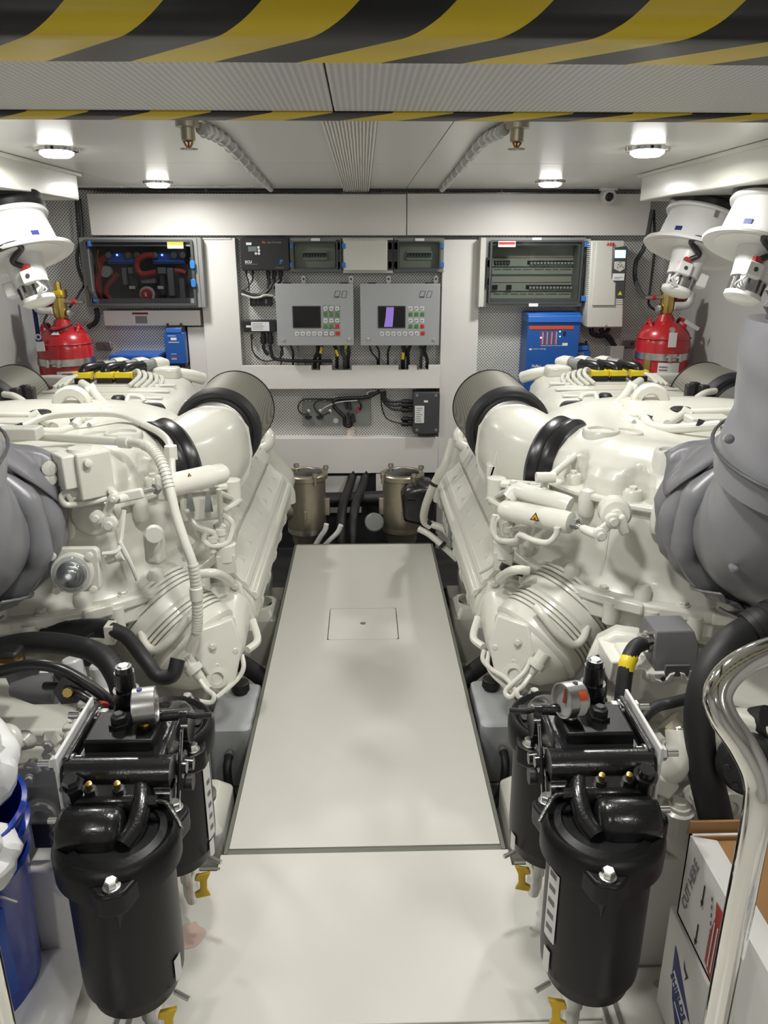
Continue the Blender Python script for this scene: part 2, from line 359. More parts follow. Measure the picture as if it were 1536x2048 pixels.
# shelf-like trunking with cable cut-outs
a, b = 0.868, 0.732
def zx(px): return P(px, 735, Y=4.48).x
cuts = [(623, 640), (664, 703), (797, 817), (834, 857)]
poly = [(xl1, b), (xr0, b), (xr0, a)]
for c0, c1 in reversed(cuts): poly += [(zx(c1), a), (zx(c1), a - 0.028), (zx(c0), a - 0.028), (zx(c0), a)]
poly += [(xl1, a)]
G().prism(poly, (0, 4.50, 0), XA, ZA, 0.02).build('panel', 'panel', wb, 0.002)   # front plate
G().span((xl1, 4.50, b), (xr0, WY, b + 0.02)).build('panel', 'panel', wb)
G().span((xl1, 4.498, 0.215), (xr0, WY, 0.435)).build('panel', 'panel', wb, 0.003)
G().span((xl1 + .01, 4.53, -0.05), (-0.02, WY, 0.19)).build('panel', 'panel', wb, 0.003)
wpan(205, 620, 402, 652, name='panel'); 
pb = P(374, 654, Y=4.53); G().span((pb.x, 4.53, 0.3), (xl0, WY, pb.z)).build('panel', 'panel', wb, 0.003)
# dark cable run above the panels, with its clips
g = G().tube([P(x, y, Y=4.50) for x, y in ((150, 376), (250, 380), (420, 382), (560, 381), (690, 380), (800, 379), (950, 380), (1100, 380), (1205, 381))], 0.008, 8)
o = g.build('cable_run', 'black', label='long black cable run clipped along the top of the white wall panels', cat='cable')
for x in (262, 320, 412, 505, 590, 672, 738, 760, 835, 910, 1003, 1080, 1155): G().box(P(x, 379, Y=4.495), (0.014, 0.012, 0.028)).build('clip', 'black', o)
g = G(); g.tube([P(x, y, Y=4.30) for x, y in ((140, 372), (245, 372), (345, 373), (440, 373), (535, 371))], 0.005, 6)
o = g.build('cable_run', 'white', label='thin white cable tacked to the ceiling edge left of the ribbed strip', cat='cable')
for x in (148, 243, 340, 440, 515): G().box(P(x, 369, Y=4.30), (0.012, 0.02, 0.03)).build('clip', 'white', o)
g = G(); g.tube([P(x, y, Y=4.30) for x, y in ((885, 366), (950, 368), (1030, 367), (1120, 366), (1180, 364), (1280, 360))], 0.005, 6)
o = g.build('cable_run', 'white', label='thin white cable tacked to the ceiling edge right of the ribbed strip', cat='cable')
for x in (907, 1032, 1180, 1250): G().box(P(x, 363, Y=4.30), (0.012, 0.02, 0.03)).build('clip', 'white', o)
# ------------------------------------------------------------------ overhead beam with hazard tape
bz = 1.62; y0, y1 = 0.51, 0.845
bm_ = G().span((-1.2, y0 + 0.012, bz + 0.012), (1.2, y1 - 0.01, CZ)).build('trim_1', 'panel', kind='structure')
bm_['label'] = 'overhead beam with perforated underside and black and yellow hazard tape'
for x0, x1 in ((-1.2, -0.026), (-0.0245, 1.2)):
    G().span((x0, y0 + 0.06, bz), (x1, y1 - 0.05, bz + 0.012)).build('beam_cover', 'beam', bm_)
# tape folded round the near edge: outer face up, rounded corner, then under the beam
def tape(prof, name, x0=-1.2, x1=1.2, m='tape_front'):
    g = G(); vs = []
    for x in (x0, x1): vs += [(x, y, z) for y, z in prof]
    n = len(prof); g.add(vs, [(i, i + 1, n + i + 1, n + i) for i in range(n - 1)])
    o = g.build(name, m, bm_, origin=(0, 0.51, bz), recalc=False); md = o.modifiers.new('thick', 'SOLIDIFY'); md.thickness = 0.0015; return o
prof = [(y0 + 0.002, bz + 0.19)] + [(y0 + 0.002, bz + 0.012)] + [(y0 + 0.002 + 0.012 * (1 - math.cos(a)), bz + 0.0105 - 0.012 * math.sin(a)) for a in [PI / 2 * i / 6 for i in range(7)]] + [(y0 + 0.077, bz - 0.0015)]
tape(prof, 'hazard_tape')
tape([(y1 - 0.058, bz - 0.0015), (y1 - 0.012, bz - 0.0015), (y1 - 0.004, bz + 0.004), (y1 - 0.001, bz + 0.012), (y1 - 0.001, bz + 0.06)], 'hazard_tape', m='tape_rear')
# ------------------------------------------------------------------ ceiling lamps
def lamp(x, y, label, group='ceiling lamps'):
    t = empty('ceiling_lamp', (x, y, CZ), label, 'lamp', group)
    G().lathe((x, y, CZ), -ZA, [(0, 0.072), (0.010, 0.070), (0.012, 0.058), (0.008, 0.055)], 32, cap=False).build('rim', 'chrome', t)
    G().lathe((x, y, CZ), -ZA, [(0.004, 0.055), (0.018, 0.052), (0.026, 0.04), (0.029, 0.0)], 32).build('lens', 'lens', t)
    li = bpy.data.lights.new('lamp_light', 'AREA'); li.shape = 'DISK'; li.size = 0.12; li.energy = LAMP_WATT; li.color = (1.0, 0.985, 0.94); li.spread = math.radians(175)
    lo = bpy.data.objects.new('lamp_light', li); col.objects.link(lo); place(lo, t, (x, y, CZ - 0.032))
lamp(-0.99, 2.77, 'round ceiling lamp nearest the upper left corner, above the left engine')
lamp(-0.985, 4.06, 'round ceiling lamp over the white wall panel left of the ribbed strip')
lamp(0.90, 3.97, 'round ceiling lamp over the white wall panel between ribbed strip and camera')
lamp(0.92, 2.70, 'round ceiling lamp nearest the right air duct')
for x, y, w in ((-0.24, 1.5, 'over the walkway, left of centre, hidden by the hazard beam'), (0.24, 1.5, 'over the walkway, right of centre, hidden by the hazard beam'), (-0.8, -0.45, 'behind the viewer on the bucket side'), (0.8, -0.45, 'behind the viewer on the carton side')):  # unseen lamps added to brighten the walkway floor, foreground and beam tape
    lamp(x, y, 'added round ceiling lamp ' + w, 'added lamps out of view')
# ------------------------------------------------------------------ sprinklers with their flexible feed hoses
def sprinkler(px, py, hx, lab):
    yy = 2.15; b = P(px, py, Y=yy); z = b.z
    t = empty('sprinkler', (b.x, yy, CZ), lab, 'sprinkler')
    G().lathe((b.x, yy, CZ), -ZA, [(0, 0.03), (0.02, 0.03), (0.022, 0.018), (0.05, 0.018), (0.052, 0.011), (CZ - z - 0.03, 0.011)], 16).build('body', 'bronze', t)
    for s in (-1, 1): G().tube([(b.x + s * 0.008, yy, z + 0.035), (b.x + s * 0.011, yy, z + 0.018), (b.x + s * 0.003, yy, z + 0.004)], 0.0028, 6).build('yoke_arm', 'brass', t)
    G().cyl((b.x, yy, z + 0.002), (b.x, yy, z + 0.034), 0.0025, n=8).build('glass_bulb', 'redp', t)
    g = G().lathe((b.x, yy, z), ZA, [(0, 0.013), (0.002, 0.013), (0.003, 0.005)], 14)
    for k in range(12):
        a = k * PI / 6; R = Matrix.Rotation(a, 3, 'Z'); g.box(Vector((b.x, yy, z + 0.001)) + R @ Vector((0.017, 0, 0)), (0.011, 0.0045, 0.002), R)
    g.build('deflector', 'bronze', t)
    d = 1 if hx > px else -1
    e = P(hx, 368, Y=4.3)
    hp = [(b.x + d * 0.03, yy + 0.02, CZ - 0.02), (b.x + d * 0.045, yy + 0.3, CZ - 0.016), (b.x + d * 0.045 + (e.x - b.x - d * 0.045) * 0.5, 3.3, CZ - 0.014), (e.x, 4.32, CZ - 0.014)]
    G().tube(hp, 0.015, 12).build('feed_hose', 'brushed', t)
    pts = spline(hp, 16); n = 0
    for i in range(3, len(pts) - 2, 4):
        a = (pts[i + 1] - pts[i]).normalized(); G().lathe(pts[i], a + Vector((0.4, 0, 0.3)), [(-0.012, 0.0165), (0.012, 0.0165)], 10).build('wrap', 'white', t)
sprinkler(378, 299, 540, 'brass sprinkler head left of the ribbed ceiling strip with wrapped feed hose')
sprinkler(1033, 299, 885, 'brass sprinkler head right of the ribbed ceiling strip with wrapped feed hose')
# ------------------------------------------------------------------ dome camera
c = P(1218, 381, Y=4.44)
t = empty('security_camera', (c.x, 4.47, 1.81), 'small white turret camera at the ceiling edge beside the right duct', 'camera')
G().cyl((c.x, 4.45, 1.80), (c.x, 4.45, CZ), 0.05, n=24).build('base', 'white', t)
G().lathe((c.x, 4.45, 1.775), (0, -1, -0.25), [(-0.03, 0.02), (-0.03, 0.036), (0.0, 0.042), (0.03, 0.036), (0.036, 0.026), (0.03, 0.024)], 24).build('ball', 'white', t)
G().lathe((c.x, 4.45, 1.775), (0, -1, -0.25), [(0.026, 0.025), (0.031, 0.022), (0.033, 0.01), (0.033, 0.0)], 20).build('lens', 'screen', t)
G().ball(Vector((c.x + 0.004, 4.418, 1.792)), 0.004, 8, 6).build('indicator', 'led_red', t)
# ================================================================== equipment on the back wall
def wbox(g, px0, py0, px1, py1, Y, back):
    a = P(px0, py0, Y=Y); b = P(px1, py1, Y=Y); g.span((a.x, Y, b.z), (b.x, back, a.z)); return a, b
def WB(px0, py0, px1, py1, Y, back, name, m, parent=None, bevel=0.0, **k):
    g = G(); wbox(g, px0, py0, px1, py1, Y, back); return g.build(name, m, parent, bevel, **k)
def wthing(name, px, py, Y, label, cat, group=None):
    return empty(name, P(px, py, Y=Y), label, cat, group)
def frame(parent, px0, py0, px1, py1, Y, back, w, name, m, r=0.012):
    """rounded rectangular frame of bar width w"""
    a = P(px0, py1, Y=Y); b = P(px1, py0, Y=Y)
    o_ = rrect(a.x, a.z, b.x, b.z, r); i_ = rrect(a.x + w, a.z + w, b.x - w, b.z - w, max(r * 0.6, 0.003))
    g = G(); rings = []
    for q, y in ((o_, back), (o_, Y), (i_, Y), (i_, back)): rings.append([(x, y, z) for x, z in q])
    g.loft(rings, closed=True); return g.build(name, m, parent)
def cable(pts, r, m, label=None, parent=None, Y=4.5, name='cable', n=8, k=6):
    w = [Vector(p) if len(p) == 3 and isinstance(p, Vector) else P(p[0], p[1], Y=(p[2] if len(p) > 2 else Y)) for p in pts]
    g = G().tube(w, r, n, k)
    if parent is None: return g.build(name, m, label=label, cat='cable')
    return g.build(name, m, parent)
# ---- smoked fuse enclosure on the left
t = wthing('fuse_enclosure', 285, 612, 4.5, 'large enclosure with smoked clear door showing red cables and blue busbars', 'electrical box')
WB(176, 477, 399, 613, 4.56, WY, 'back_plate', 'dgrey', t)
frame(t, 174, 475, 401, 615, 4.44, WY, 0.045, 'body', 'mgrey', 0.006)
WB(392, 476, 402, 615, 4.43, WY, 'side_strip', 'lgrey', t, 0.002)
frame(t, 181, 479, 384, 612, 4.42, 4.44, 0.013, 'door_frame', 'dgrey', 0.01)
WB(184, 482, 381, 609, 4.424, 4.428, 'door_pane', 'smoke', t)
for y in (487, 598): WB(174 + (y - 487) * 0.1, y - 6, 181 + (y - 487) * 0.1, y + 6, 4.415, 4.45, 'latch', 'bluelatch', t, 0.002)
WB(379, 515, 389, 580, 4.424, 4.45, 'handle_plate', 'black', t, 0.002)
for y in (529, 566): G().prism(rrect(-0.013, -0.022, 0.013, 0.022, 0.01), P(378 + (y - 529) * .06, y, Y=4.423) + Vector((0.02, 0, 0)), XA, ZA, 0.012).build('latch', 'bluelatch', t, 0.002)
WB(334, 484, 367, 497, 4.418, 4.4235, 'caution_label', 'label', t); WB(334, 484, 367, 490, 4.4165, 4.4185, 'caution_band', 'yellow', t)
a = P(340, 489.5, Y=4.416); lettering('CAUTION', a, XA, ZA, 0.016, 'ink', t)
a = P(336, 496.5, Y=4.4175); b = P(365, 491, Y=4.4175); printlines(t, a.x, a.z, b.x, b.z, 4.4178, 3)
for x0, x1 in ((212, 272), (302, 370)):
    o = WB(x0, 505, x1, 528, 4.50, 4.55, 'busbar_cover', 'blue', t, 0.003)
    WB(x0 + 3, 520, x1 - 3, 524, 4.495, 4.505, 'cover_rib', 'bluel', o)
    q = P(x0 + 22, 510, Y=4.49); G().ball(q, 0.006, 8, 6).build('indicator', 'led_blue', o)
for x in (217, 257, 274, 310, 348, 366): G().lathe(P(x, 510, Y=4.49), -YA, [(0, 0.018), (0.008, 0.016), (0.008, 0.008), (0.02, 0.008)], 12).build('terminal_stud', 'brass' if x in (257, 274) else 'steel', t)
G().tube([P(x, y, Y=4.475) for x, y in ((306, 511), (290, 512), (275, 522), (275, 540), (287, 549), (312, 545))], 0.018, 12).build('loop_cable', 'redcable', t)
G().tube([P(x, y, Y=4.48) for x, y in ((350, 541), (362, 543), (372, 547))], 0.016, 10).build('loop_cable', 'redcable', t)
G().tube([P(x, y, Y=4.49) for x, y in ((213, 515), (202, 522), (198, 540), (197, 570), (205, 600))], 0.017, 10).build('loop_cable', 'redcable', t)
G().tube([P(x, y, Y=4.47) for x, y in ((236, 548), (228, 558), (215, 572), (214, 590), (228, 608))], 0.014, 10).build('loop_cable', 'redcable', t)
G().tube([P(x, y, Y=4.46) for x, y in ((196, 500), (195, 520), (201, 545))], 0.004, 6).build('orange_wire', 'orange', t)
G().tube([P(x, y, Y=4.48) for x, y in ((212, 505), (225, 490), (245, 492), (262, 500), (290, 488))], 0.004, 6).build('black_wire', 'black', t)
for x0, x1, y0, y1 in ((242, 254, 536, 570), (256, 276, 534, 575), (316, 331, 536, 590), (333, 350, 536, 592)): WB(x0, y0, x1, y1, 4.50, 4.55, 'fuse_block', 'mgrey' if x0 > 330 or x0 < 250 else 'dgrey', t, 0.004)
WB(255, 535, 275, 548, 4.49, 4.51, 'fuse_cap', 'mgrey', t, 0.003); WB(314, 535, 332, 548, 4.49, 4.51, 'fuse_cap', 'mgrey', t, 0.003)
WB(281, 552, 311, 567, 4.48, 4.54, 'switch_block', 'mgrey', t, 0.003); WB(258, 572, 270, 578, 4.495, 4.51, 'label_strip', 'label', t); WB(315, 572, 327, 578, 4.495, 4.51, 'label_strip', 'label', t)
q = P(296, 588, Y=4.50); sw = G().lathe(q, -YA, [(0, 0.042), (0.02, 0.042), (0.022, 0.034)], 28).build('rotary_switch', 'lgrey', t)
G().lathe(q, -YA, [(0.02, 0.031), (0.045, 0.028)], 24).build('switch_knob', 'redp', sw); G().box(q + Vector((0, -0.048, 0)), (0.010, 0.006, 0.022)).build('key_slot', 'label', sw)
G().lathe(P(215, 543, Y=4.53), -YA, [(0, 0.03), (0.04, 0.03)], 16).build('relay', 'lgrey', t)
WB(357, 555, 372, 603, 4.50, 4.55, 'metal_bracket', 'brushed', t, 0.003)
G().tube([P(x, y, Y=4.5) for x, y in ((192, 616), (195, 632), (190, 645), (176, 655))], 0.014, 10).build('entry_conduit', 'rubber', t)
# safety notice below it
o = WB(264, 625, 296, 648, 4.496, 4.5, 'safety_notice', 'label'); tag(o, 'small notice with dark red header on the panel below the smoked enclosure', 'sign')
WB(264, 625, 296, 629, 4.4945, 4.497, 'header', mat('maroon', (0.2, 0.01, 0.02), 0.5), o); WB(270, 632, 295, 647, 4.495, 4.497, 'text_block', 'mgrey', o)
# ---- black stabiliser control box
t = wthing('stabilizer_control_box', 528, 541, 4.5, 'black control box with small display and SCU lettering', 'control box')
a = P(479, 475, Y=4.44); b = P(579, 541, Y=4.44)
G().prism(rrect(a.x, b.z, b.x, a.z, 0.008), (0, 4.44, 0), XA, ZA, -0.12).build('body', 'black', t, 0.004)
WB(492, 485, 503, 490, 4.436, 4.441, 'tag', 'label', t); WB(496, 493, 514, 503, 4.436, 4.441, 'display', 'lcdoff', t)
for x, y in ((517, 495), (518, 501), (512, 507), (518, 507)): G().lathe(P(x, y, Y=4.44), -YA, [(0, 0.0075), (0.004, 0.007)], 12).build('button', 'white', t)
lettering('SCU', P(490, 526.5, Y=4.439), XA, ZA, 0.020, 'white', t, bold=0.0006)
lettering('SEA POWER', P(534, 487, Y=4.439), XA, ZA, 0.0145, 'mgrey', t); G().prism([(0, 0), (0.009, 0.007), (0, 0.014)], P(528.5, 488, Y=4.439), XA, ZA, -0.0008).build('logo_green', 'green', t)
G().lathe(P(526, 484.5, Y=4.44), -YA, [(0, 0.006), (0.001, 0.006)], 10).build('logo_red', 'redp', t)
for x0, x1, y in ((490, 515, 528), (551, 568, 535)): WB(x0, y, x1, y + 0.8, 4.4385, 4.44, 'underline', 'mgrey', t)
g = G(); q = P(559, 527, Y=4.4395); g.prism([(0, 0), (0.012, 0), (0.012, 0.004), (0.006, 0.004), (0.006, 0.009), (0.016, 0.009), (0.020, 0.02), (0.004, 0.02)], q, XA, ZA, -0.0008); g.build('emblem', 'bluelatch', t)
for x in (492, 505, 536, 548, 561): G().cyl(P(x, 541, Y=4.5), P(x + 1, 552 if x > 510 else 548, Y=4.5), 0.012 if x > 520 else 0.007, n=10).build('cable_gland', 'black', t)
cable([(492, 548), (496, 560), (498, 570), (498, 582)], 0.004, 'black', 'thin black cable from the leftmost gland of the black control box')
cable([(505, 548), (505, 560), (495, 574), (482, 580)], 0.004, 'black', 'thin black cable curving left under the black control box')
cable([(536, 552), (538, 562), (537, 580)], 0.010, 'black', 'black cable from the middle gland of the black control box')
cable([(548, 552), (546, 566), (535, 582), (520, 590), (502, 590), (484, 584)], 0.011, 'black', 'black cable bundle sweeping left below the black control box')
cable([(561, 552), (560, 560), (552, 568), (546, 576)], 0.010, 'black', 'short black cable from the rightmost gland of the black control box')
cable([(483, 588, 4.48), (505, 595, 4.48), (520, 594, 4.48), (530, 590, 4.48), (545, 592, 4.49)], 0.006, 'lgrey', 'light grey cable tied to the black bundle below the black control box')
t = wthing('relay_module', 520, 610, 4.55, 'small black relay module below the cable bundle on the perforated wall', 'module')
WB(499, 594, 544, 612, 4.53, WY, 'body', 'black', t, 0.003)
for x in (508, 516, 532): WB(x - 2, 598, x + 2, 607, 4.524, 4.531, 'terminal', 'dgrey' if x != 532 else 'mgrey', t)
t = wthing('signal_module', 520, 664, 4.55, 'black module with large white label left of the left control panel', 'module')
WB(486, 641, 552, 664, 4.52, WY, 'body', 'black', t, 0.003); WB(502, 644, 539, 662, 4.517, 4.521, 'label_plate', 'label', t); WB(492, 651, 502, 655, 4.516, 4.521, 'label_tag', 'label', t)
a = P(505, 660, Y=4.517); b = P(536, 646, Y=4.517); printlines(t, a.x, a.z, b.x, b.z, 4.5172, 5, seed=4)
for x in (526, 540): G().lathe(P(x, 665, Y=4.54), -ZA, [(0, 0.013), (0.02, 0.013), (0.022, 0.017), (0.06, 0.017), (0.068, 0.008)], 12).build('plug', 'black', t)
G().lathe(P(503, 668, Y=4.54), -ZA, [(0, 0.004), (0.012, 0.008), (0.03, 0.006)], 10).build('plug', 'black', t)
cable([(503, 676), (505, 700), (515, 715), (530, 722), (552, 720)], 0.004, 'black', 'thin black cable drooping from the left plug of the labelled module')
cable([(526, 690), (530, 702), (537, 710)], 0.010, 'black', 'thick black cable hanging from the middle plug of the labelled module')
cable([(540, 690), (543, 705), (552, 718), (600, 722), (665, 722)], 0.010, 'black', 'thick black cable from the right plug running along the lower trunking')
cable([(560, 690), (566, 705), (558, 718), (552, 721)], 0.005, 'black', 'thin black cable under the left corner of the left control panel')
# ---- small breaker boxes and the blank box between them
def breaker(x0, x1, lab, flip):
    t = wthing('breaker_box', (x0 + x1) / 2, 544, 4.5, lab, 'electrical box', 'small breaker boxes')
    WB(x0, 476, x1, 545, 4.50, WY, 'body', 'mgrey', t, 0.003)
    frame(t, x0 + 1, 477, x1 - 1, 543, 4.46, 4.50, 0.02, 'rim', 'mgrey', 0.004)
    a0, a1 = (x0 + 5, x1 - 8) if not flip else (x0 + 8, x1 - 5)
    WB(a0 + 4, 486, a1 - 4, 537, 4.488, 4.5, 'mount_plate', 'lgrey', t)
    frame(t, a0, 482, a1, 540, 4.445, 4.46, 0.008, 'door_frame', 'dgrey', 0.012); WB(a0 + 2, 484, a1 - 2, 538, 4.45, 4.453, 'door_pane', 'smoke2', t)
    m = (a0 + a1) / 2
    WB(m - 26, 502, m + 26, 520, 4.478, 4.49, 'breaker_rail', 'lgrey', t, 0.002); WB(m - 24, 506, m + 24, 514, 4.474, 4.48, 'toggle_slot', 'black', t)
    for i in range(8): WB(m - 22 + i * 6, 509, m - 19 + i * 6, 514, 4.468, 4.478, 'toggle', 'mgrey', t)
    hx = x1 - 7 if not flip else x0 + 5
    WB(hx - 5, 480, hx + 5, 540, 4.45, 4.47, 'latch_strip', 'black', t)
    for y in (492, 530): G().prism(rrect(-0.012, -0.02, 0.012, 0.02, 0.009), P(hx, y, Y=4.45), XA, ZA, -0.004).build('latch', 'bluelatch', t, 0.002)
    hx = x0 + 3 if not flip else x1 - 3
    for y in (492, 530): WB(hx - 4, y - 5, hx + 4, y + 5, 4.448, 4.48, 'hinge', 'bluelatch', t, 0.002)
    WB(m - 8, 476.5, m + 10, 482, 4.452, 4.46, 'label_strip', 'label', t)
breaker(580, 683, 'small breaker box with clear door left of the blank grey cover', False)
breaker(787, 887, 'small breaker box with clear door right of the blank grey cover', True)
t = wthing('blank_box', 735, 544, 4.5, 'plain light grey box between the two small breaker boxes', 'electrical box')
WB(685, 476, 786, 546, 4.46, WY, 'body', 'lgrey', t, 0.004); WB(687, 479, 775, 542, 4.445, 4.46, 'cover', 'lgrey', t, 0.008)
WB(776, 480, 785, 540, 4.45, 4.46, 'latch_strip', 'black', t)
for y in (492, 530):
    G().prism(rrect(-0.011, -0.02, 0.011, 0.02, 0.009), P(780, y, Y=4.45), XA, ZA, -0.004).build('latch', 'bluelatch', t, 0.002); WB(684, y - 5, 691, y + 5, 4.44, 4.47, 'hinge', 'bluelatch', t, 0.002)
# ---- grey engine control panels
def panel(x0, lab, on):
    t = wthing('engine_control_panel', x0 + 79, 690, 4.45, lab, 'control panel', 'engine control panels')
    yy = 4.40
    WB(x0 + 2, 570, x0 + 157, 690, yy + 0.02, WY - 0.02, 'body', 'grey', t, 0.003); WB(x0, 567.5, x0 + 158, 691, yy, yy + 0.02, 'door', 'grey', t, 0.003)
    def q(dx, dy): return P(x0 + dx, dy, Y=yy)
    for dx in (24, 138): WB(x0 + dx - 8, 565.5, x0 + dx + 8, 568.5, yy + 0.012, yy + 0.05, 'hinge', 'black', t)
    for dx in (57, 152):
        G().prism(rrect(-0.013, -0.02, 0.013, 0.024, 0.012), P(x0 + dx, 560, Y=4.55), XA, ZA, -0.005).build('mounting_lug', 'steel', t); G().lathe(P(x0 + dx, 558, Y=4.545), -YA, [(0, 0.006), (0.003, 0.005)], 10).build('screw', 'dgrey', t)
    frame(t, x0 + 36, 612, x0 + 91, 656, yy - 0.003, yy, 0.006, 'bezel', 'black', 0.002); WB(x0 + 37, 613, x0 + 90, 655, yy - 0.0015, yy, 'screen', 'screen', t)
    if on:
        pl = [(16, 613), (31, 613), (30, 630), (28, 654), (11, 654), (14, 636)]
        g = G(); g.add([P(x0 + 37 + x, y, Y=yy - 0.0022) for x, y in pl], [tuple(range(len(pl)))]); g.build('screen_image', 'purple', t)
    cols = {0: 'www', 1: 'ggg', 2: 'www', 3: 'ggr'}
    def key(px, py, c):
        o = G().prism(rrect(-0.0165, -0.0165, 0.0165, 0.0165, 0.002, 1), P(px, py, Y=yy), XA, ZA, -0.001)
        o = o.build('key', 'black', t)
        kk = G().prism(rrect(-0.011, -0.011, 0.011, 0.011, 0.003, 2), P(px, py, Y=yy - 0.001), XA, ZA, -0.004).build('key_cap', {'w': 'white', 'g': 'green', 'r': 'redp'}[c], o)
        G().box(P(px, py, Y=yy - 0.0052), (0.009, 0.0004, 0.007)).build('key_symbol', 'print' if c != 'r' else 'redcable', o)
    for r in range(4):
        for c in range(3): key(x0 + 101 + c * 11.7, 617 + r * 12, cols[r][c])
    for c in range(3): key(x0 + 102 + c * 11.7, 667, 'wwr'[c])
    for c in range(5): key(x0 + 44 + c * 11.5, 667.5, 'w')
    for dx in (17, 148): G().lathe(q(dx, 679), -YA, [(0, 0.011), (0.004, 0.010), (0.005, 0.004)], 14).build('lock_screw', 'steel', t)
    for dx, pts in ((118, [(0, 0), (0.026, 0), (0.035, 0.034), (0.009, 0.034)]), (132.5, [(0, 0), (0.024, 0), (0.033, 0.034), (0.009, 0.034)])):
        g = G(); o_ = q(dx, 595); ring = [o_ + Vector((x, -0.0008, z)) for x, z in pts]; g.tube(ring, 0.0011, 6, closed=True, raw=True); g.build('emblem', 'ink', t)
    G().box(q(123, 593.5) + Vector((0.004, -0.001, 0)), (0.024, 0.001, 0.003)).build('emblem_bar', 'ink', t)
    return t
panel(550, 'grey engine control panel with dark screen and keypad, nearer the black control box', False)
panel(720, 'grey engine control panel with purple image on its screen', True)
for x0, side in ((550, 'left'), (720, 'right')):
    specs = [(18, 12, 0.004, 'black'), (30, 36, 0.006, 'black'), (44, 60, 0.005, 'mgrey'), (85, 80, 0.011, 'black'), (95, 90, 0.009, 'black'), (118, 124, 0.010, 'black'), (134, 140, 0.012, 'dgrey'), (144, 146, 0.010, 'black')]
    if side == 'right': specs = [(18, 34, 0.005, 'black'), (32, 38, 0.005, 'black'), (62, 56, 0.006, 'black'), (86, 86, 0.013, 'black'), (102, 96, 0.010, 'black'), (120, 122, 0.009, 'dgrey'), (130, 134, 0.010, 'black')]
    for i, (a, b, r, m) in enumerate(specs):
        nth = ['first', 'second', 'third', 'fourth', 'fifth', 'sixth', 'seventh', 'eighth'][i]
        cable([(x0 + a, 688, 4.50), (x0 + (a + b) / 2 + (3 if i % 2 else -3), 704, 4.50), (x0 + b, 718, 4.515), (x0 + b, 736, 4.54)], r, m, f'{"grey" if "grey" in m else "black"} cable leaving the {side} control panel, {nth} from its left edge')
for px, py, w, h, an, where in ((642, 700, 5, 14, 0.2, 'left control panel beside its fourth cable'), (674, 706, 5, 14, -0.3, 'left control panel beside its sixth cable'), (692, 694, 5, 9, 0.3, 'left control panel near its right corner'), (806, 712, 6, 14, 0.05, 'right control panel')):
    c = P(px, py, Y=4.478); k = 4.27 / 1540
    o = G().box(c, (w * k, 0.006, h * k), Matrix.Rotation(an, 3, 'Y')).build('cable_tag', 'yellow'); tag(o, 'small yellow cable marker under the ' + where, 'label')
# ---- sensor interface plate and dark grey control module under the shelf
t = wthing('interface_plate', 670, 852, 4.56, 'flat grey interface plate with loose wires between the two white shelves', 'module')
WB(604, 797, 742, 851, 4.55, WY, 'plate', 'mgrey', t, 0.003)
for x in (617, 640, 660): G().lathe(P(x, 822, Y=4.55), -YA, [(0, 0.014), (0.01, 0.012), (0.012, 0.006)], 12).build('socket', 'steel', t)
for x in (617, 640): G().lathe(P(x, 834, Y=4.55), -YA, [(0, 0.022), (0.02, 0.018)], 16, e=0.45).build('cover_cap', 'black', t)
G().lathe(P(672, 841, Y=4.55), -YA, [(0, 0.017), (0.006, 0.015)], 16).build('plug_cap', 'lgrey', t)
for x, y in ((692, 810), (700, 811), (698, 834), (707, 836)): G().box(P(x, y, Y=4.52), (0.016, 0.05, 0.045), Matrix.Rotation(-0.3, 3, 'Y')).build('plug', 'black', t)
WB(713, 817, 719, 824, 4.53, 4.55, 'red_plug', 'redp', t); WB(694, 853, 709, 877, 4.55, WY, 'ribbon', mat('beige_ribbon', (0.6, 0.52, 0.45), 0.5), t)
for x in (612, 620, 632, 650): G().lathe(P(x, 801, Y=4.55), -YA, [(0, 0.004), (0.003, 0.004)], 8).build('screw', 'steel', t)
cable([(760, 782, 4.53), (735, 794, 4.52), (700, 796, 4.52), (672, 799, 4.52), (668, 812, 4.52), (680, 826, 4.52), (688, 834, 4.52), (690, 850, 4.52), (700, 852, 4.52), (703, 844, 4.52)], 0.011, 'black', 'thick black cable looping across the grey interface plate')
cable([(668, 798, 4.525), (625, 798, 4.525), (604, 801, 4.52), (596, 815, 4.52), (604, 828, 4.52), (618, 828, 4.54)], 0.004, 'black', 'thin black cable looping off the left end of the grey interface plate')
cable([(668, 800, 4.52), (640, 800, 4.52), (628, 810, 4.52), (634, 824, 4.52), (645, 830, 4.53), (660, 824, 4.54)], 0.004, 'black', 'thin black cable ending in the middle sockets of the interface plate')
cable([(715, 801, 4.515), (680, 804, 4.515), (655, 812, 4.515), (641, 822, 4.53)], 0.0035, 'lgrey', 'thin pale cable crossing the grey interface plate')
cable([(715, 800, 4.52), (722, 810, 4.52), (720, 820, 4.53)], 0.006, 'black', 'short black cable dropping to the red plug of the interface plate')
cable([(748, 786, 4.53), (720, 796, 4.53), (690, 799, 4.53), (672, 803, 4.53)], 0.008, 'dgrey', 'dark grey cable lying above the thick black one at the interface plate')
t = wthing('engine_interface_box', 853, 868, 4.55, 'dark grey box with white label and plugs under the right control panel', 'control box')
a = P(827, 785, Y=4.46); b = P(878, 868, Y=4.46)
G().prism(rrect(a.x, b.z, b.x, a.z, 0.014), (0, 4.46, 0), XA, ZA, -0.10).build('body', 'dgrey', t, 0.004)
for x in (834, 872):
    for y in (791, 860): G().lathe(P(x, y, Y=4.46), -YA, [(0, 0.009), (0.003, 0.008)], 10).build('corner_screw', 'mgrey', t)
WB(830, 812, 848, 846, 4.456, 4.461, 'label_plate', 'label', t); a = P(832, 844, Y=4.456); b = P(846, 814, Y=4.456); printlines(t, a.x, a.z, b.x, b.z, 4.4562, 7, seed=9)
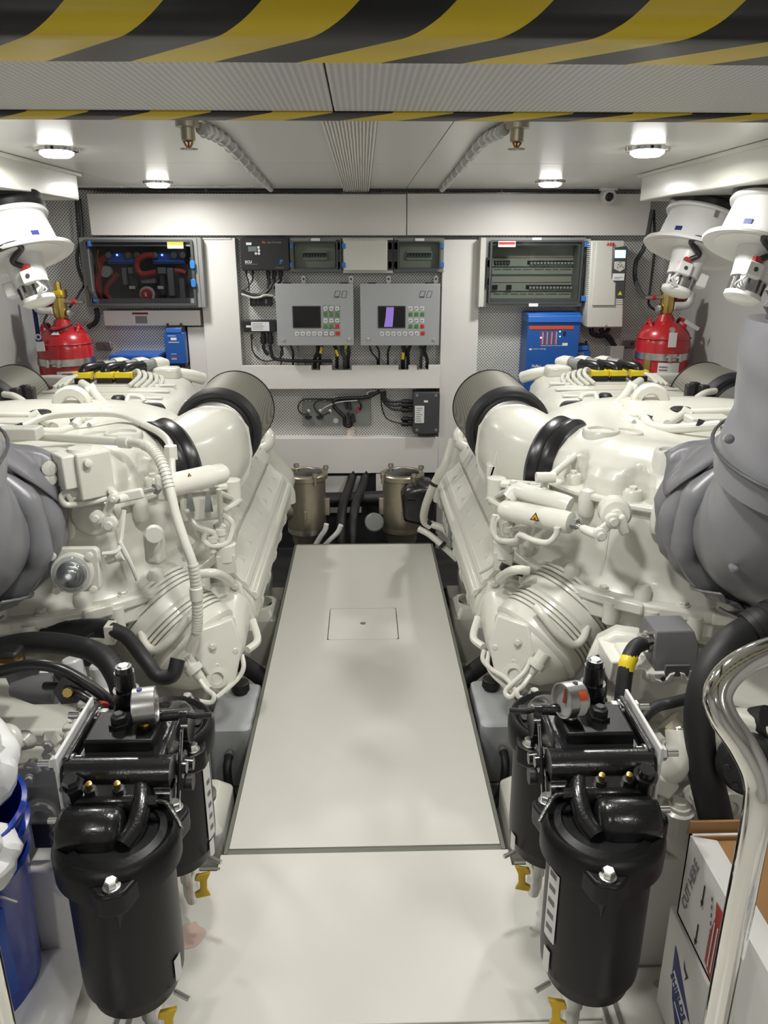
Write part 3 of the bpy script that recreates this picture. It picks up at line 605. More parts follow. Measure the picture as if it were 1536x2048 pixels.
WB(848, 801, 856, 805, 4.456, 4.461, 'tag', 'label', t)
for y in (803, 810, 820, 838, 848): G().lathe(P(827, y, Y=4.51), -XA, [(0, 0.012), (0.03, 0.012), (0.032, 0.016), (0.065, 0.015), (0.075, 0.007)], 12).build('plug', 'black', t)
for i, (y, pts) in enumerate(((803, [(770, 782), (772, 798), (785, 804), (804, 803)]), (810, [(766, 783), (770, 800), (785, 811), (804, 810)]), (820, [(764, 784), (768, 805), (785, 818), (804, 820)]), (848, [(762, 784), (764, 815), (775, 838), (804, 848)]))):
    cable([(x, yy, 4.51) for x, yy in pts], 0.007 if i < 3 else 0.004, 'black', f'black cable into the dark grey box, {["topmost", "second from top", "third from top", "lowest"][i]} of its four')
cable([(752, 784, 4.53), (735, 790, 4.53), (740, 782, 4.53), (770, 781, 4.54)], 0.006, 'lgrey', 'pale grey cable under the shelf above the dark grey box')
# ---- large breaker enclosure on the right
t = wthing('breaker_enclosure', 1070, 612, 4.5, 'large clear-doored breaker enclosure with two rows of toggles', 'electrical box')
frame(t, 966, 475, 1173, 613, 4.44, WY, 0.04, 'body', 'mgrey', 0.006); WB(968, 477, 1171, 611, 4.545, WY, 'back_plate', 'lgrey', t)
WB(962, 475, 967, 614, 4.435, WY, 'side_strip', 'lgrey', t, 0.002)
frame(t, 976, 480, 1169, 608, 4.42, 4.44, 0.010, 'door_frame', 'dgrey', 0.012); WB(978, 482, 1167, 606, 4.425, 4.429, 'door_pane', 'smoke2', t)
for y in (489, 597): WB(1170 - (y - 489) * 0.06, y - 5, 1177 - (y - 489) * 0.06, y + 5, 4.415, 4.45, 'hinge', 'bluelatch', t, 0.002)
WB(974, 515, 983, 575, 4.424, 4.445, 'handle_plate', 'black', t, 0.002)
for y in (527, 564): G().prism(rrect(-0.013, -0.022, 0.013, 0.022, 0.01), P(979, y, Y=4.424), XA, ZA, -0.008).build('latch', 'bluelatch', t, 0.002)
WB(997, 482, 1031, 494, 4.419, 4.4245, 'warning_label', 'label', t); WB(998, 484, 1030, 489, 4.4175, 4.4195, 'warning_band', 'redp', t)
WB(1065, 475, 1083, 480, 4.435, 4.442, 'label_strip', 'label', t); WB(1058, 607, 1076, 613, 4.412, 4.422, 'label_strip', 'label', t)
for r, y in ((0, 524), (1, 573)):
    WB(984 - r * 3, y - 10, 1165, y + 9, 4.53, 4.545, 'breaker_cover', 'lgrey', t, 0.003); WB(984 - r * 3, y - 9, 1164, y - 8, 4.528, 4.532, 'red_line', 'redcable', t)
    WB(984 - r * 4, y + 12, 1163 - r * 2, y + 25, 4.53, 4.545, 'label_cover', 'lgrey', t, 0.003)
    rnd = random.Random(3 + r); x = 988
    while x < 1155:
        w = rnd.uniform(10, 24); WB(x, y + 14, min(x + w, 1158), y + 15.5, 4.527, 4.531, 'label_print', 'print', t); x += w + 4
    WB((1055 if r == 0 else 1052), y - 3, 1162, y + 5, 4.526, 4.532, 'toggle_slot', 'black', t)
    for i in range(15): WB(1061 + i * 6.8 - r * 2, y, 1065 + i * 6.8 - r * 2, y + 4.5, 4.512, 4.528, 'toggle', 'white', t)
    if r == 0:
        WB(988, y - 3, 1020, y + 5, 4.526, 4.532, 'toggle_slot', 'black', t)
        for i in range(5): WB(991 + i * 6, y, 994.5 + i * 6, y + 4, 4.512, 4.528, 'toggle', 'mgrey', t)
    else:
        for x in (986, 1014): WB(x, y - 3, x + 9, y + 6, 4.51, 4.532, 'switch', 'black', t)
# ---- frequency converter
t = wthing('frequency_converter', 1210, 655, 4.5, 'tall light grey motor drive with display beside the large breaker enclosure', 'drive')
yy = 4.37
def fq(x, y): return P(x, y, Y=yy)
top = [(1183, 481), (1250, 481), (1246, 655), (1174, 655)]
fr = [fq(*p) for p in top]; bk = [p + Vector((0, WY - yy, 0)) + Vector((0, 0, 0)) for p in fr]
G().loft([fr, bk]).build('body', 'lgrey', t, 0.006)
for i in range(34):
    y = 489 + i * 4.1; G().box(fq(1183.5 - i * 0.12, y) + Vector((-0.004, 0.03, 0)), (0.014, 0.05, 0.0045)).build('cooling_fin', 'white', t)
pl = [(1193, 485), (1226, 485), (1223, 557), (1231, 567), (1230, 611), (1184, 611)]
G().loft([[P(x, y, Y=yy - 0.010) for x, y in pl], [P(x, y, Y=yy + 0.01) for x, y in pl]]).build('front_cover', 'lgrey', t, 0.003)
pl = [(1229, 495), (1252, 492), (1255, 497), (1249, 597), (1232, 597), (1232, 566), (1224, 556)]
G().loft([[P(x, y, Y=yy - 0.006) for x, y in pl], [P(x, y, Y=yy + 0.01) for x, y in pl]]).build('keypad_panel', 'dgrey', t, 0.003)
pl = [(1229, 523), (1251, 523), (1250, 538), (1240, 544), (1228, 538)]
G().loft([[P(x, y, Y=yy - 0.010) for x, y in pl], [P(x, y, Y=yy) for x, y in pl]]).build('button_pad', 'lgrey', t, 0.003)
for x, y in ((1240, 525), (1237, 529), (1243, 530), (1235, 535), (1240, 533), (1246, 534)): G().lathe(P(x, y, Y=yy - 0.010), -YA, [(0, 0.004), (0.002, 0.004)], 8).build('button', 'mgrey', t)
pl = [(1230, 500), (1252, 500), (1251, 516), (1229.5, 516)]
G().loft([[P(x, y, Y=yy - 0.009) for x, y in pl], [P(x, y, Y=yy) for x, y in pl]]).build('display', 'lcd', t)
WB(1226, 547, 1248, 561, yy - 0.010, yy - 0.005, 'status_label', 'label', t); a = P(1228, 559, Y=yy - 0.01); b = P(1247, 553, Y=yy - 0.01); printlines(t, a.x, a.z, b.x, b.z, yy - 0.0101, 2)
g = G(); q = P(1235.5, 590, Y=yy - 0.007); g.prism([(0, 0), (0.024, 0), (0.012, 0.021)], q, XA, ZA, -0.001); g.build('warning_triangle', 'yellow', t)
for i in range(3): WB(1233, 598 + i * 4, 1245, 600 + i * 4, yy - 0.004, yy + 0.005, 'vent', 'white', t)
lettering('ABB', P(1213, 492, Y=yy - 0.0105), XA, ZA, 0.024, mat('logo_red', (0.55, 0.01, 0.02), 0.5), t, bold=0.0009)
bolt(t, P(1212, 651, Y=yy), -YA, 0.005, 0.004)
cable([(1182, 657, 4.47), (1186, 668, 4.47), (1200, 672, 4.47), (1216, 672, 4.48), (1226, 690, 4.52)], 0.014, 'black', 'thick black cable leaving the left underside of the motor drive')
cable([(1202, 657, 4.47), (1206, 668, 4.47), (1216, 676, 4.48), (1228, 690, 4.52)], 0.014, 'black', 'thick black cable leaving the middle underside of the motor drive')
cable([(1218, 657, 4.47), (1212, 668, 4.46), (1222, 678, 4.47), (1230, 692, 4.52)], 0.012, 'black', 'thick black cable leaving the right underside of the motor drive')
WB(1222, 692, 1243, 752, 4.50, WY, 'panel', 'panel', wb, 0.003)
# ---- blue chargers
t = wthing('battery_charger', 1100, 748, 4.5, 'large blue battery charger with orange band below the breaker enclosure', 'charger')
yy = 4.40
a = P(1057, 628, Y=yy); b = P(1150, 780, Y=yy)
G().span((a.x, yy, b.z), (b.x, WY, a.z)).build('body', 'blue', t, 0.003)
pl = [(yy, a.z - 0.045), (yy - 0.012, a.z - 0.045), (yy - 0.012, a.z - 0.012), (yy + 0.02, a.z + 0.004), (WY, a.z + 0.004), (WY, a.z - 0.045)]
G().loft([[Vector((a.x - 0.002, y, z)) for y, z in pl], [Vector((b.x + 0.002, y, z)) for y, z in pl]]).build('hood', 'bluel', t, 0.002)
WB(1059, 652, 1147, 658.5, yy - 0.0025, yy + 0.002, 'orange_band', 'orange', t)
for x in (1083, 1092, 1101, 1110):
    WB(x - 0.6, 662, x + 0.1, 690, yy - 0.0015, yy, 'led_scale', 'redcable', t); WB(x + 2.2, 664, x + 3.0, 689, yy - 0.0015, yy, 'scale_print', 'grey', t)
G().ball(P(1082, 675.5, Y=yy - 0.002), 0.005, 8, 6).build('red_indicator', 'led_red', t)
for y in (663, 673): G().ball(P(1120, y, Y=yy - 0.001), 0.0035, 8, 6).build('green_indicator', 'led_green', t)
WB(1127, 663, 1131, 671, yy - 0.004, yy, 'rocker_switch', 'black', t); WB(1125, 686, 1135, 691, yy - 0.0015, yy, 'tag', 'label', t)
WB(1081, 691, 1135, 691.7, yy - 0.0012, yy, 'underline', 'lgrey', t)
G().lathe(P(1061, 698.5, Y=yy), -YA, [(0, 0.009), (0.001, 0.009)], 12, e=0.6).build('emblem', 'white', t); lettering('victron energy', P(1066, 699, Y=yy - 0.0008), XA, ZA, 0.0125, 'white', t)
lettering('Skylla-i', P(1063, 734, Y=yy - 0.0008), XA, ZA, 0.019, 'white', t, bold=0.0004); lettering('battery charger', P(1096, 734, Y=yy - 0.0008), XA, ZA, 0.0125, 'white', t)
for x0, x1 in ((1062, 1087), (1096, 1120)): WB(x0, 736.5, x1, 737.6, yy - 0.001, yy, 'print', 'lgrey', t)
def small_conv(px0, py0, px1, py1, yy, lab):
    t = wthing('dc_converter', (px0 + px1) / 2, py1, yy, lab, 'converter')
    a = P(px0, py0, Y=yy); b = P(px1, py1, Y=yy)
    G().span((a.x + 0.008, yy + 0.01, b.z), (b.x - 0.008, WY, a.z)).build('heat_sink', 'black', t, 0.003)
    G().span((a.x, yy, b.z + 0.02), (b.x, yy + 0.06, a.z - 0.028)).build('body', 'blue', t, 0.005)
    G().span((a.x + 0.014, yy - 0.004, a.z - 0.03), (b.x - 0.014, yy + 0.03, a.z - 0.004)).build('connector', 'bluel', t, 0.003)
    for x in (a.x + 0.02, b.x - 0.02): G().lathe((x, yy + 0.03, a.z), ZA, [(0, 0.007), (0.02, 0.007)], 10).build('mount_ear', 'black', t)
    c = (a.x + b.x) / 2
    G().span((c - 0.02, yy - 0.002, a.z - 0.07), (c + 0.012, yy, a.z - 0.056)).build('tag', 'label', t)
    G().span((c - 0.035, yy - 0.001, a.z - 0.048), (c + 0.01, yy, a.z - 0.044)).build('print', 'lgrey', t); G().span((c - 0.035, yy - 0.001, a.z - 0.084), (c + 0.025, yy, a.z - 0.079)).build('print', 'lgrey', t)
    if b.z < a.z - 0.2:
        G().span((c - 0.03, yy - 0.001, a.z - 0.162), (c + 0.03, yy, a.z - 0.159)).build('red_line', 'redp', t)
        for dz in (0.148, 0.172, 0.178): G().span((c - 0.025, yy - 0.001, a.z - dz), (c + 0.005, yy, a.z - dz + 0.003)).build('print', 'lgrey', t)
small_conv(1148, 690, 1176, 760, 4.46, 'small blue converter partly hidden right of the large battery charger')
small_conv(326, 655, 374, 735, 4.44, 'upright blue converter under the smoked enclosure')
t = wthing('charger_unit', 270, 735, 4.4, 'low wide blue unit behind the left engine, beside the upright converter', 'charger')
a = P(217, 712, Y=4.36); b = P(320, 745, Y=4.36); G().span((a.x, 4.36, b.z - 0.03), (b.x, WY, a.z)).build('body', 'blue', t, 0.003)
G().span((a.x + 0.004, 4.37, a.z), (b.x - 0.004, WY, a.z + 0.004)).build('lid', 'bluel', t); G().span((b.x, 4.39, b.z), (b.x + 0.003, WY - 0.02, a.z - 0.01)).build('side_grille', 'dark', t)
# ---- wall strut carrying the fire bottles
for s, x0, x1, y in ((-1, 190, 222, 691), (1, 1244, 1276, 687)):
    a = P(x0, y - 7, Y=4.54); b = P(x1, y + 7, Y=4.54)
    o = G().span((a.x, 4.54, b.z), (b.x, WY, a.z)).build('strut_bracket', 'steel', bevel=0.002); tag(o, f'short zinc strut on the wall beside the {"left" if s < 0 else "right"} red cylinder', 'bracket')
    G().lathe(P((x0 + x1) / 2 + 4, y, Y=4.54), -YA, [(0, 0.012), (0.004, 0.012), (0.005, 0.006)], 12).build('screw', 'dgrey', o)
# ---- fire bottles
def fire_bottle(px, s, lab, topy):
    c = P(px, 690, Y=4.22); x, y = c.x, 4.22; r = 0.142; zt = P(px, topy, Y=4.22).z
    t = empty('fire_suppression_cylinder', (x, y, 0.35), lab, 'fire cylinder', 'fire suppression cylinders')
    b0 = 0.36
    G().lathe((x, y, b0), ZA, [(0, r * 0.8), (0.03, r), (zt - 0.12 - b0, r), (zt - 0.07 - b0, r * 0.93), (zt - 0.03 - b0, r * 0.72), (zt - 0.005 - b0, r * 0.35), (zt + 0.03 - b0, r * 0.26), (zt + 0.032 - b0, 0.0)], 36).build('body', 'red', t)
    G().lathe((x, y, zt - 0.095), ZA, [(0, r * 1.0), (0.004, r * 1.015), (0.008, r * 0.99)], 36, cap=False).build('seam', 'red', t)
    hp = [(x + s * 0.10, y - 0.05, zt - 0.05), (x + s * 0.085, y - 0.06, zt - 0.015), (x - s * 0.06, y - 0.07, zt - 0.012)]
    for k in (-1, 1): G().tube([(x + k * 0.075, y - 0.055, zt - 0.065), (x + k * 0.095, y - 0.04, zt - 0.012), (x + k * 0.08, y + 0.01, zt + 0.002), (x + k * 0.09, y + 0.07, zt - 0.05)], 0.010, 8).build('carry_handle', 'red', t)
    zv = zt + 0.03
    G().lathe((x, y, zv), ZA, [(0, 0.028), (0.02, 0.036), (0.11, 0.036), (0.115, 0.044), (0.15, 0.044), (0.152, 0.02), (0.19, 0.018), (0.19, 0.012)], 20).build('valve', 'brass', t)
    G().box((x + s * 0.01, y - 0.035, zv + 0.135), (0.045, 0.03, 0.022)).build('valve_cap', 'yellow', t, 0.003)
    G().cyl((x + s * 0.03, y - 0.01, zv + 0.09), (x + s * 0.13, y - 0.01, zv + 0.088), 0.012, n=12).build('discharge_fitting', 'steel', t)
    G().cyl((x + s * 0.07, y - 0.01, zv + 0.089), (x + s * 0.09, y - 0.01, zv + 0.089), 0.0135, n=12).build('red_collar', 'redp', t)
    for k in range(4): G().lathe((x - s * (0.045 + k * 0.016), y, zv + 0.095), -s * XA, [(0, 0.03), (0.010, 0.03)], 14).build('solenoid_ring', 'redcable', t)
    G().cyl((x - s * 0.03, y, zv + 0.095), (x - s * 0.12, y, zv + 0.095), 0.012, n=10).build('solenoid_stem', 'steel', t)
    G().tube([(x - s * 0.03, y - 0.02, zv + 0.045), (x - s * 0.08, y - 0.02, zv + 0.045), (x - s * 0.11, y - 0.02, zv + 0.06), (x - s * 0.12, y - 0.01, zv + 0.11)], 0.022, 12).build('discharge_pipe', 'white', t)
    G().lathe((x + s * 0.045, y - 0.01, zv + 0.03), (s, -0.6, 0), [(0, 0.018), (0.01, 0.018), (0.011, 0.014)], 16).build('pressure_gauge', 'steel', t)
    g = G().lathe((x, y, zt - 0.20), ZA, [(0, r + 0.002), (0, r + 0.005), (0.036, r + 0.005), (0.036, r + 0.002)], 36, cap=False); g.build('clamp_band', 'steel', t)
    G().cyl((x - s * 0.05, y - r - 0.005, zt - 0.182), (x + s * 0.03, y - r - 0.008, zt - 0.182), 0.007, n=8).build('clamp_screw', 'steel', t)
    for k in (-0.045, 0.012): G().cyl((x + s * k, y - r - 0.012, zt - 0.202), (x + s * k, y - r - 0.012, zt - 0.162), 0.011, n=10).build('clamp_lug', 'steel', t)
    return t, x, y, zt, r
t, x, y, zt, r = fire_bottle(130, 1, 'red fire cylinder with two hanging tags beside the left smoked enclosure', 650)
def curved_label(x, y, r, a0, a1, z0, z1, m, parent, name):
    g = G(); n = 8; vs = []
    for z in (z0, z1): vs += [(x + r * math.sin(a0 + (a1 - a0) * i / n), y - r * math.cos(a0 + (a1 - a0) * i / n), z) for i in range(n + 1)]
    g.add(vs, [(i, i + 1, n + 2 + i, n + 1 + i) for i in range(n)]); return g.build(name, m, parent, recalc=False)
o = curved_label(x, y, r + 0.002, -0.05, 0.72, zt - 0.47, zt - 0.225, 'label', t, 'paper_label')
curved_label(x, y, r + 0.003, 0.12, 0.5, zt - 0.25, zt - 0.235, 'print', o, 'print'); curved_label(x, y, r + 0.003, 0.12, 0.5, zt - 0.38, zt - 0.37, 'print', o, 'print')
q = Vector((x + r * math.sin(0.33) * 1.02, y - r * math.cos(0.33) * 1.02 - 0.002, zt - 0.31)); G().lathe(q, (0.33, -1, 0), [(0, 0.016), (0.001, 0.016), (0.001, 0.011), (0, 0.011)], 16, cap=False).build('emblem', 'navy', o)
for zz in (0.405, 0.42, 0.435, 0.45): curved_label(x, y, r + 0.003, 0.05, 0.6, zt - zz, zt - zz + 0.004, 'mgrey', o, 'print')
curved_label(x, y, r + 0.004, 0.76, 1.1, zt - 0.47, zt - 0.22, 'brass', t, 'side_label')
tg = G().box((x - 0.075, y - r - 0.002, zt - 0.055), (0.034, 0.004, 0.028)).build('hang_tag', 'navy', t, 0.002); G().lathe((x - 0.075, y - r - 0.004, zt - 0.047), -YA, [(0, 0.016), (0.001, 0.016), (0.001, 0.009), (0, 0.009)], 14, cap=False).build('emblem', 'white', tg)
G().box((x - 0.072, y - r - 0.004, zt - 0.095), (0.042, 0.003, 0.048), Matrix.Rotation(-0.05, 3, 'Y')).build('hang_tag', 'label', t)
G().prism([(-0.022, 0), (0.022, 0), (0.012, 0.02), (0.004, 0.010), (-0.006, 0.022)], (x, y - 0.115, zt - 0.04), XA, (0, 0.5, 1), -0.002).build('maker_mark', 'white', t)
G().tube([(x - 0.06, y - 0.03, zt + 0.06), (x - 0.075, y - 0.05, zt + 0.01), (x - 0.02, y - 0.10, zt - 0.02), (x + 0.04, y - 0.10, zt - 0.01), (x + 0.07, y - 0.06, zt + 0.01)], 0.006, 8).build('sensor_lead', 'black', t)
cable([P(158, 397, Y=4.56), P(163, 470, Y=4.56), P(154, 512, Y=4.55), P(163, 555, Y=4.52), Vector((x + 0.15, 4.35, zt + 0.13))], 0.010, 'dgrey', 'grey conduit dropping from the ceiling to the left fire cylinder valve')
cable([P(150, 385, Y=4.54), P(158, 480, Y=4.54), P(168, 560, Y=4.52), P(160, 585, Y=4.4), Vector((x + 0.04, 4.25, zt + 0.09))], 0.006, 'black', 'thin black cable following the conduit to the left fire cylinder')
G().tube([P(64, 590, Y=4.3), P(72, 640, Y=4.3), P(80, 700, Y=4.3), P(88, 780, Y=4.3)], 0.012, 8).build('navy_hose', 'navy', label='navy blue hose running down the corner left of the red cylinder', cat='hose')
t, x, y, zt, r = fire_bottle(1325, -1, 'red fire cylinder with single white tag beside the motor drive', 640)
o = curved_label(x, y, r + 0.002, -0.45, 0.35, zt - 0.33, zt - 0.21, 'label', t, 'paper_label')
for i in range(6): curved_label(x, y, r + 0.003, -0.4, -0.1, zt - 0.315 + i * 0.016, zt - 0.309 + i * 0.016, 'print', o, 'print')
lettering('CE', Vector((x + 0.025, y - r - 0.005, zt - 0.31)), XA, ZA, 0.026, 'ink', o)
G().box((x - 0.005, y - r - 0.003, zt - 0.09), (0.042, 0.003, 0.075)).build('hang_tag', 'label', t); G().lathe((x - 0.01, y - r + 0.01, zt - 0.04), -YA, [(0, 0.016), (0.01, 0.014)], 14).build('tag_disc', 'steel', t)
G().box((x + 0.11, y - 0.09, zt - 0.02), (0.09, 0.003, 0.02), Matrix.Rotation(0.5, 3, 'Y')).build('paper_strip', 'label', t)
curved_label(x, y, r + 0.004, -1.0, -0.72, zt - 0.45, zt - 0.20, 'brass', t, 'side_label')
cable([P(1305, 420, Y=4.5), P(1290, 490, Y=4.5), P(1272, 525, Y=4.48), P(1271, 560, Y=4.45), P(1284, 590, Y=4.3), Vector((x - 0.13, 4.21, zt + 0.12))], 0.013, 'dgrey', 'grey hose curving down to the right fire cylinder valve')
cable([P(1308, 420, Y=4.52), P(1309, 500, Y=4.5), P(1300, 580, Y=4.5), P(1298, 610, Y=4.45), P(1316, 622, Y=4.3)], 0.007, 'black', 'thin black cable hanging down to the right fire cylinder')
# ================================================================== main engines (built for the right side, x mirrored with s for the left)
ECX, ECY = 1.15, 2.52
def R_(px, py, Y): return P(px, py, Y=Y)                                  # measured on the right engine
def L_(px, py, Y): q = P(px, py, Y=Y); return Vector((-q.x, q.y, q.z))    # measured on the left engine, given as right-side coordinates
def sring(z, rx, ry, n=72, e=2.3, cx=ECX, cy=ECY, dz=None):
    out = []
    for k in range(n):
        a = 2 * PI * k / n; c, s_ = math.cos(a), math.sin(a)
        out.append(Vector((cx + rx * math.copysign(abs(c) ** (2 / e), c), cy + ry * math.copysign(abs(s_) ** (2 / e), s_), z)))
    return out
def spt(th, rx, ry, z, e=2.3):
    """point on the casing outline; th = 0 faces the camera, positive towards the aisle"""
    c, s_ = -math.sin(th), -math.cos(th)
    k = (abs(c) ** e / rx ** e + abs(s_) ** e / ry ** e) ** (-1 / e)
    return Vector((ECX + k * c, ECY + k * s_, z)), Vector((c, s_, 0))
def engine(s, lab):
    t = empty('marine_engine', (s * ECX, 2.9, -0.2), lab, 'engine', 'main engines')
    def g(): return G(s)
    def B(p, a, r=0.010, h=0.009, m='engine'): return bolt(t, p, a, r, h, m, 'bolt', s)
    # --- block: V-shaped section running aft
    half = [(0.60, -0.28), (0.56, 0.02), (0.47, 0.20), (0.385, 0.30), (0.365, 0.345), (0.375, 0.395), (0.50, 0.545), (0.60, 0.69), (0.72, 0.76)]
    sec = half + [(2 * ECX - x, z) for x, z in reversed(half)]
    q = g(); q.loft([[Vector((x, y, z)) for x, z in sec] for y in (2.34, 3.92)]); blk = q.build('block', 'engine', t, 0.012)
    # cylinder-head cover along the aisle side
    d = Vector((0.125, 0, 0.15)).normalized(); nrm = Vector((-d.z, 0, d.x))
    def slope(u, y, h=0.0): return Vector((0.375, y, 0.395)) + d * u + nrm * h
    q = g(); pr = [(-0.012, 0.0), (-0.012, 0.014), (0.0, 0.022), (0.012, 0.022), (0.022, 0.012), (0.035, 0.012), (0.042, 0.020), (0.062, 0.022), (0.070, 0.016), (0.150, 0.016), (0.156, 0.0)]
    q.loft([[slope(u, y, h) for u, h in pr] for y in (2.36, 3.62)]); vc = q.build('head_cover', 'engine', t, 0.003)
    for i in range(7):
        y = 2.48 + i * 0.165; q = g(); q.loft([[slope(u, y + dy, h) for u, h in ((0.085, 0.015), (0.10, 0.026), (0.128, 0.015))] for dy in (0, 0.012)]); q.build('cast_fin', 'engine', vc)
    # stepped upper strip with cross joints
    for i in range(8):
        y = 2.44 + i * 0.16; q = g(); a = [slope(0.165, y, 0.0), slope(0.165, y, 0.020), slope(0.30, y, 0.028), slope(0.33, y, 0.0)]
        q.loft([a, [p + Vector((0, 0.152, 0)) for p in a]]); q.build('head_block', 'engine', t, 0.006)
        B(slope(0.235, y + 0.076, 0.024), nrm, 0.009, 0.008)
    # rounded manifold under the cover edge
    q = g(); q.tube([(0.412, 2.38, 0.315), (0.412, 3.80, 0.315)], 0.042, 16, raw=True); q.build('manifold', 'engine', t)
    for i in range(6): q = g(); y = 2.5 + i * 0.22; q.lathe((0.412, y, 0.315), YA, [(0, 0.049), (0.03, 0.049)], 16); q.build('manifold_joint', 'engine', t, 0.003)
    q = g(); q.tube([L_(522, 968, 3.62), L_(540, 955, 3.66), L_(560, 965, 3.7), L_(572, 985, 3.72), L_(574, 1005, 3.72)], 0.045, 14); q.build('aft_elbow', 'engine', t)
    q = g(); q.tube([L_(532, 880, 3.75), L_(535, 925, 3.75), L_(548, 950, 3.78), L_(566, 975, 3.8)], 0.026, 12); q.build('aft_pipe', 'engine', t)
    q = g(); q.tube([L_(520, 900, 3.7), L_(536, 890, 3.72), L_(540, 872, 3.75), L_(530, 860, 3.8)], 0.026, 12); q.build('aft_pipe', 'engine', t)
    q = g(); q.tube([L_(515, 955, 3.6), L_(535, 948, 3.62), L_(548, 960, 3.64)], 0.015, 10); q.build('aft_pipe', 'engine', t)
    # --- turbo carrier casing: skirt, flange, wall, cap
    q = g(); q.loft([sring(0.462, 0.645, 0.645), sring(0.537, 0.66, 0.66)]); sk = q.build('carrier_skirt', 'engine', t, 0.008)
    q = g(); q.loft([sring(0.535, 0.685, 0.685), sring(0.570, 0.685, 0.685)]); q.build('carrier_flange', 'engine', t, 0.008)
    q = g(); q.loft([sring(0.567, 0.66, 0.655), sring(0.602, 0.625, 0.635), sring(0.65, 0.612, 0.622), sring(0.78, 0.60, 0.61), sring(0.825, 0.60, 0.61)]); cw = q.build('carrier_wall', 'engine', t, 0.006)
    q = g(); q.loft([sring(0.812, 0.622, 0.63), sring(0.832, 0.622, 0.63)]); q.build('cap_flange', 'engine', t, 0.006)
    tab = [(0.828, 0.575, 0.59), (0.87, 0.568, 0.583), (0.905, 0.548, 0.563), (0.935, 0.51, 0.525), (0.954, 0.46, 0.475), (0.960, 0.40, 0.41)]
    def capr(z):
        for (z0, a0, b0_), (z1, a1, b1_) in zip(tab, tab[1:]):
            if z <= z1: f = (z - z0) / (z1 - z0); return a0 + (a1 - a0) * f, b0_ + (b1_ - b0_) * f
        return tab[-1][1:]
    rings = []; n = 240
    for z in [0.828 + 0.006 * i for i in range(16)] + [0.926, 0.935, 0.944, 0.954, 0.960]:
        rx, ry = capr(z); rg = []
        for k in range(n):
            th = 2 * PI * k / n - PI; p, n_ = spt(th, rx, ry, z)
            ins = sum(max(0.0, 1 - ((th - t0) / 0.072) ** 2 - ((z - 0.84) / 0.082) ** 2) ** 0.6 for t0 in (-0.46, -0.06, 0.33, 0.70, 1.05, 1.40))
            sw = sum(max(0.0, 1 - abs(th - t0) / 0.12) for t0 in (-0.26, 0.135, 0.515, 0.875, 1.225))
            rg.append(p - n_ * 0.045 * ins + n_ * 0.012 * sw)
        rings.append(rg)
    for z, rx, ry in ((0.952, 0.33, 0.34), (0.932, 0.24, 0.25), (0.915, 0.12, 0.12), (0.910, 0.01, 0.01)): rings.append([spt(2 * PI * k / n - PI, rx, ry, z)[0] for k in range(n)])
    q = g(); q.loft(rings); cap = q.build('carrier_cap', 'engine', t, angle=70)
    for th in (-0.46, -0.06, 0.33, 0.70, 1.05, 1.40):
        p, n_ = spt(th, 0.575, 0.59, 0.832); q = g(); q.lathe(p, ZA, [(0, 0.028), (0.020, 0.028), (0.028, 0.022)], 16); q.build('bolt_seat', 'engine', cap); B(p + Vector((0, 0, 0.026)), ZA, 0.012, 0.012)
    for th in (-0.2, 0.2, 0.56, 0.9, 1.2, 1.5):
        p, n_ = spt(th, 0.612, 0.62, 0.80); q = g(); q.lathe(p - Vector((0, 0, 0.06)), ZA, [(0.02, 0.020), (0.03, 0.024), (0.085, 0.024), (0.098, 0.019), (0.106, 0.0)], 14); q.build('dome_nut', 'engine', cw)
    for p_, r, h in ((P(1203, 858, z=0.968), 0.058, 0.11), (P(1345, 900, z=0.968), 0.050, 0.09), (P(1250, 862, z=0.958), 0.058, 0.06)):
        q = g(); q.lathe(p_ - Vector((0, 0, h)), ZA, [(0, r * 1.25), (h * 0.6, r * 1.05), (h - 0.006, r), (h, r * 0.93), (h, r * 0.72), (h - 0.008, r * 0.68), (h - 0.008, 0)], 26); q.build('sealed_boss', 'engine', cap)
    # flange lugs and bolts
    for i in range(16):
        th = -0.75 + i * 0.16
        p, n_ = spt(th, 0.672, 0.672, 0.477)
        q = g(); q.lathe(p, ZA, [(0, 0.014), (0.01, 0.024), (0.075, 0.024)], 12); q.build('flange_lug', 'engine', t)
        p, n_ = spt(th + 0.05, 0.655, 0.655, 0.570)
        if i % 2 == 0: q = g(); q.lathe(p, ZA, [(0, 0.024), (0.03, 0.024), (0.045, 0.016), (0.05, 0)], 14); q.build('dome_nut', 'engine', t)
        else: B(p, ZA, 0.013, 0.014)
    for th in (-0.45, -0.12, 0.25, 0.62, 0.95):
        p, n_ = spt(th, 0.672, 0.672, 0.552); a = ZA.cross(n_).normalized(); Rm = Matrix((a, n_, ZA)).transposed(); q = g(); q.box(p, (0.085, 0.04, 0.034), Rm); q.build('flange_pad', 'engine', t, 0.006)
        p, n_ = spt(th + 0.12, 0.662, 0.662, 0.512); q = g(); q.box(p, (0.11, 0.03, 0.05), Matrix((a, n_, ZA)).transposed()); q.build('skirt_rib', 'engine', t, 0.008)
    for x, y in ((0.78, 2.02), (1.0, 1.97)): q = g(); q.lathe((x, y, 0.462), -ZA, [(0, 0.075), (0.02, 0.07), (0.03, 0.05)], 22); q.build('drain_cover', 'engine', t)
    # vertical seams on the wall
    for th in (0.05, 0.78):
        q = g(); q.tube([spt(th, rx, ry, z)[0] for rx, ry, z in ((0.60, 0.61, 0.81), (0.602, 0.612, 0.76), (0.612, 0.622, 0.65), (0.626, 0.636, 0.58))], 0.006, 8); q.build('wall_rib', 'engine', cw)
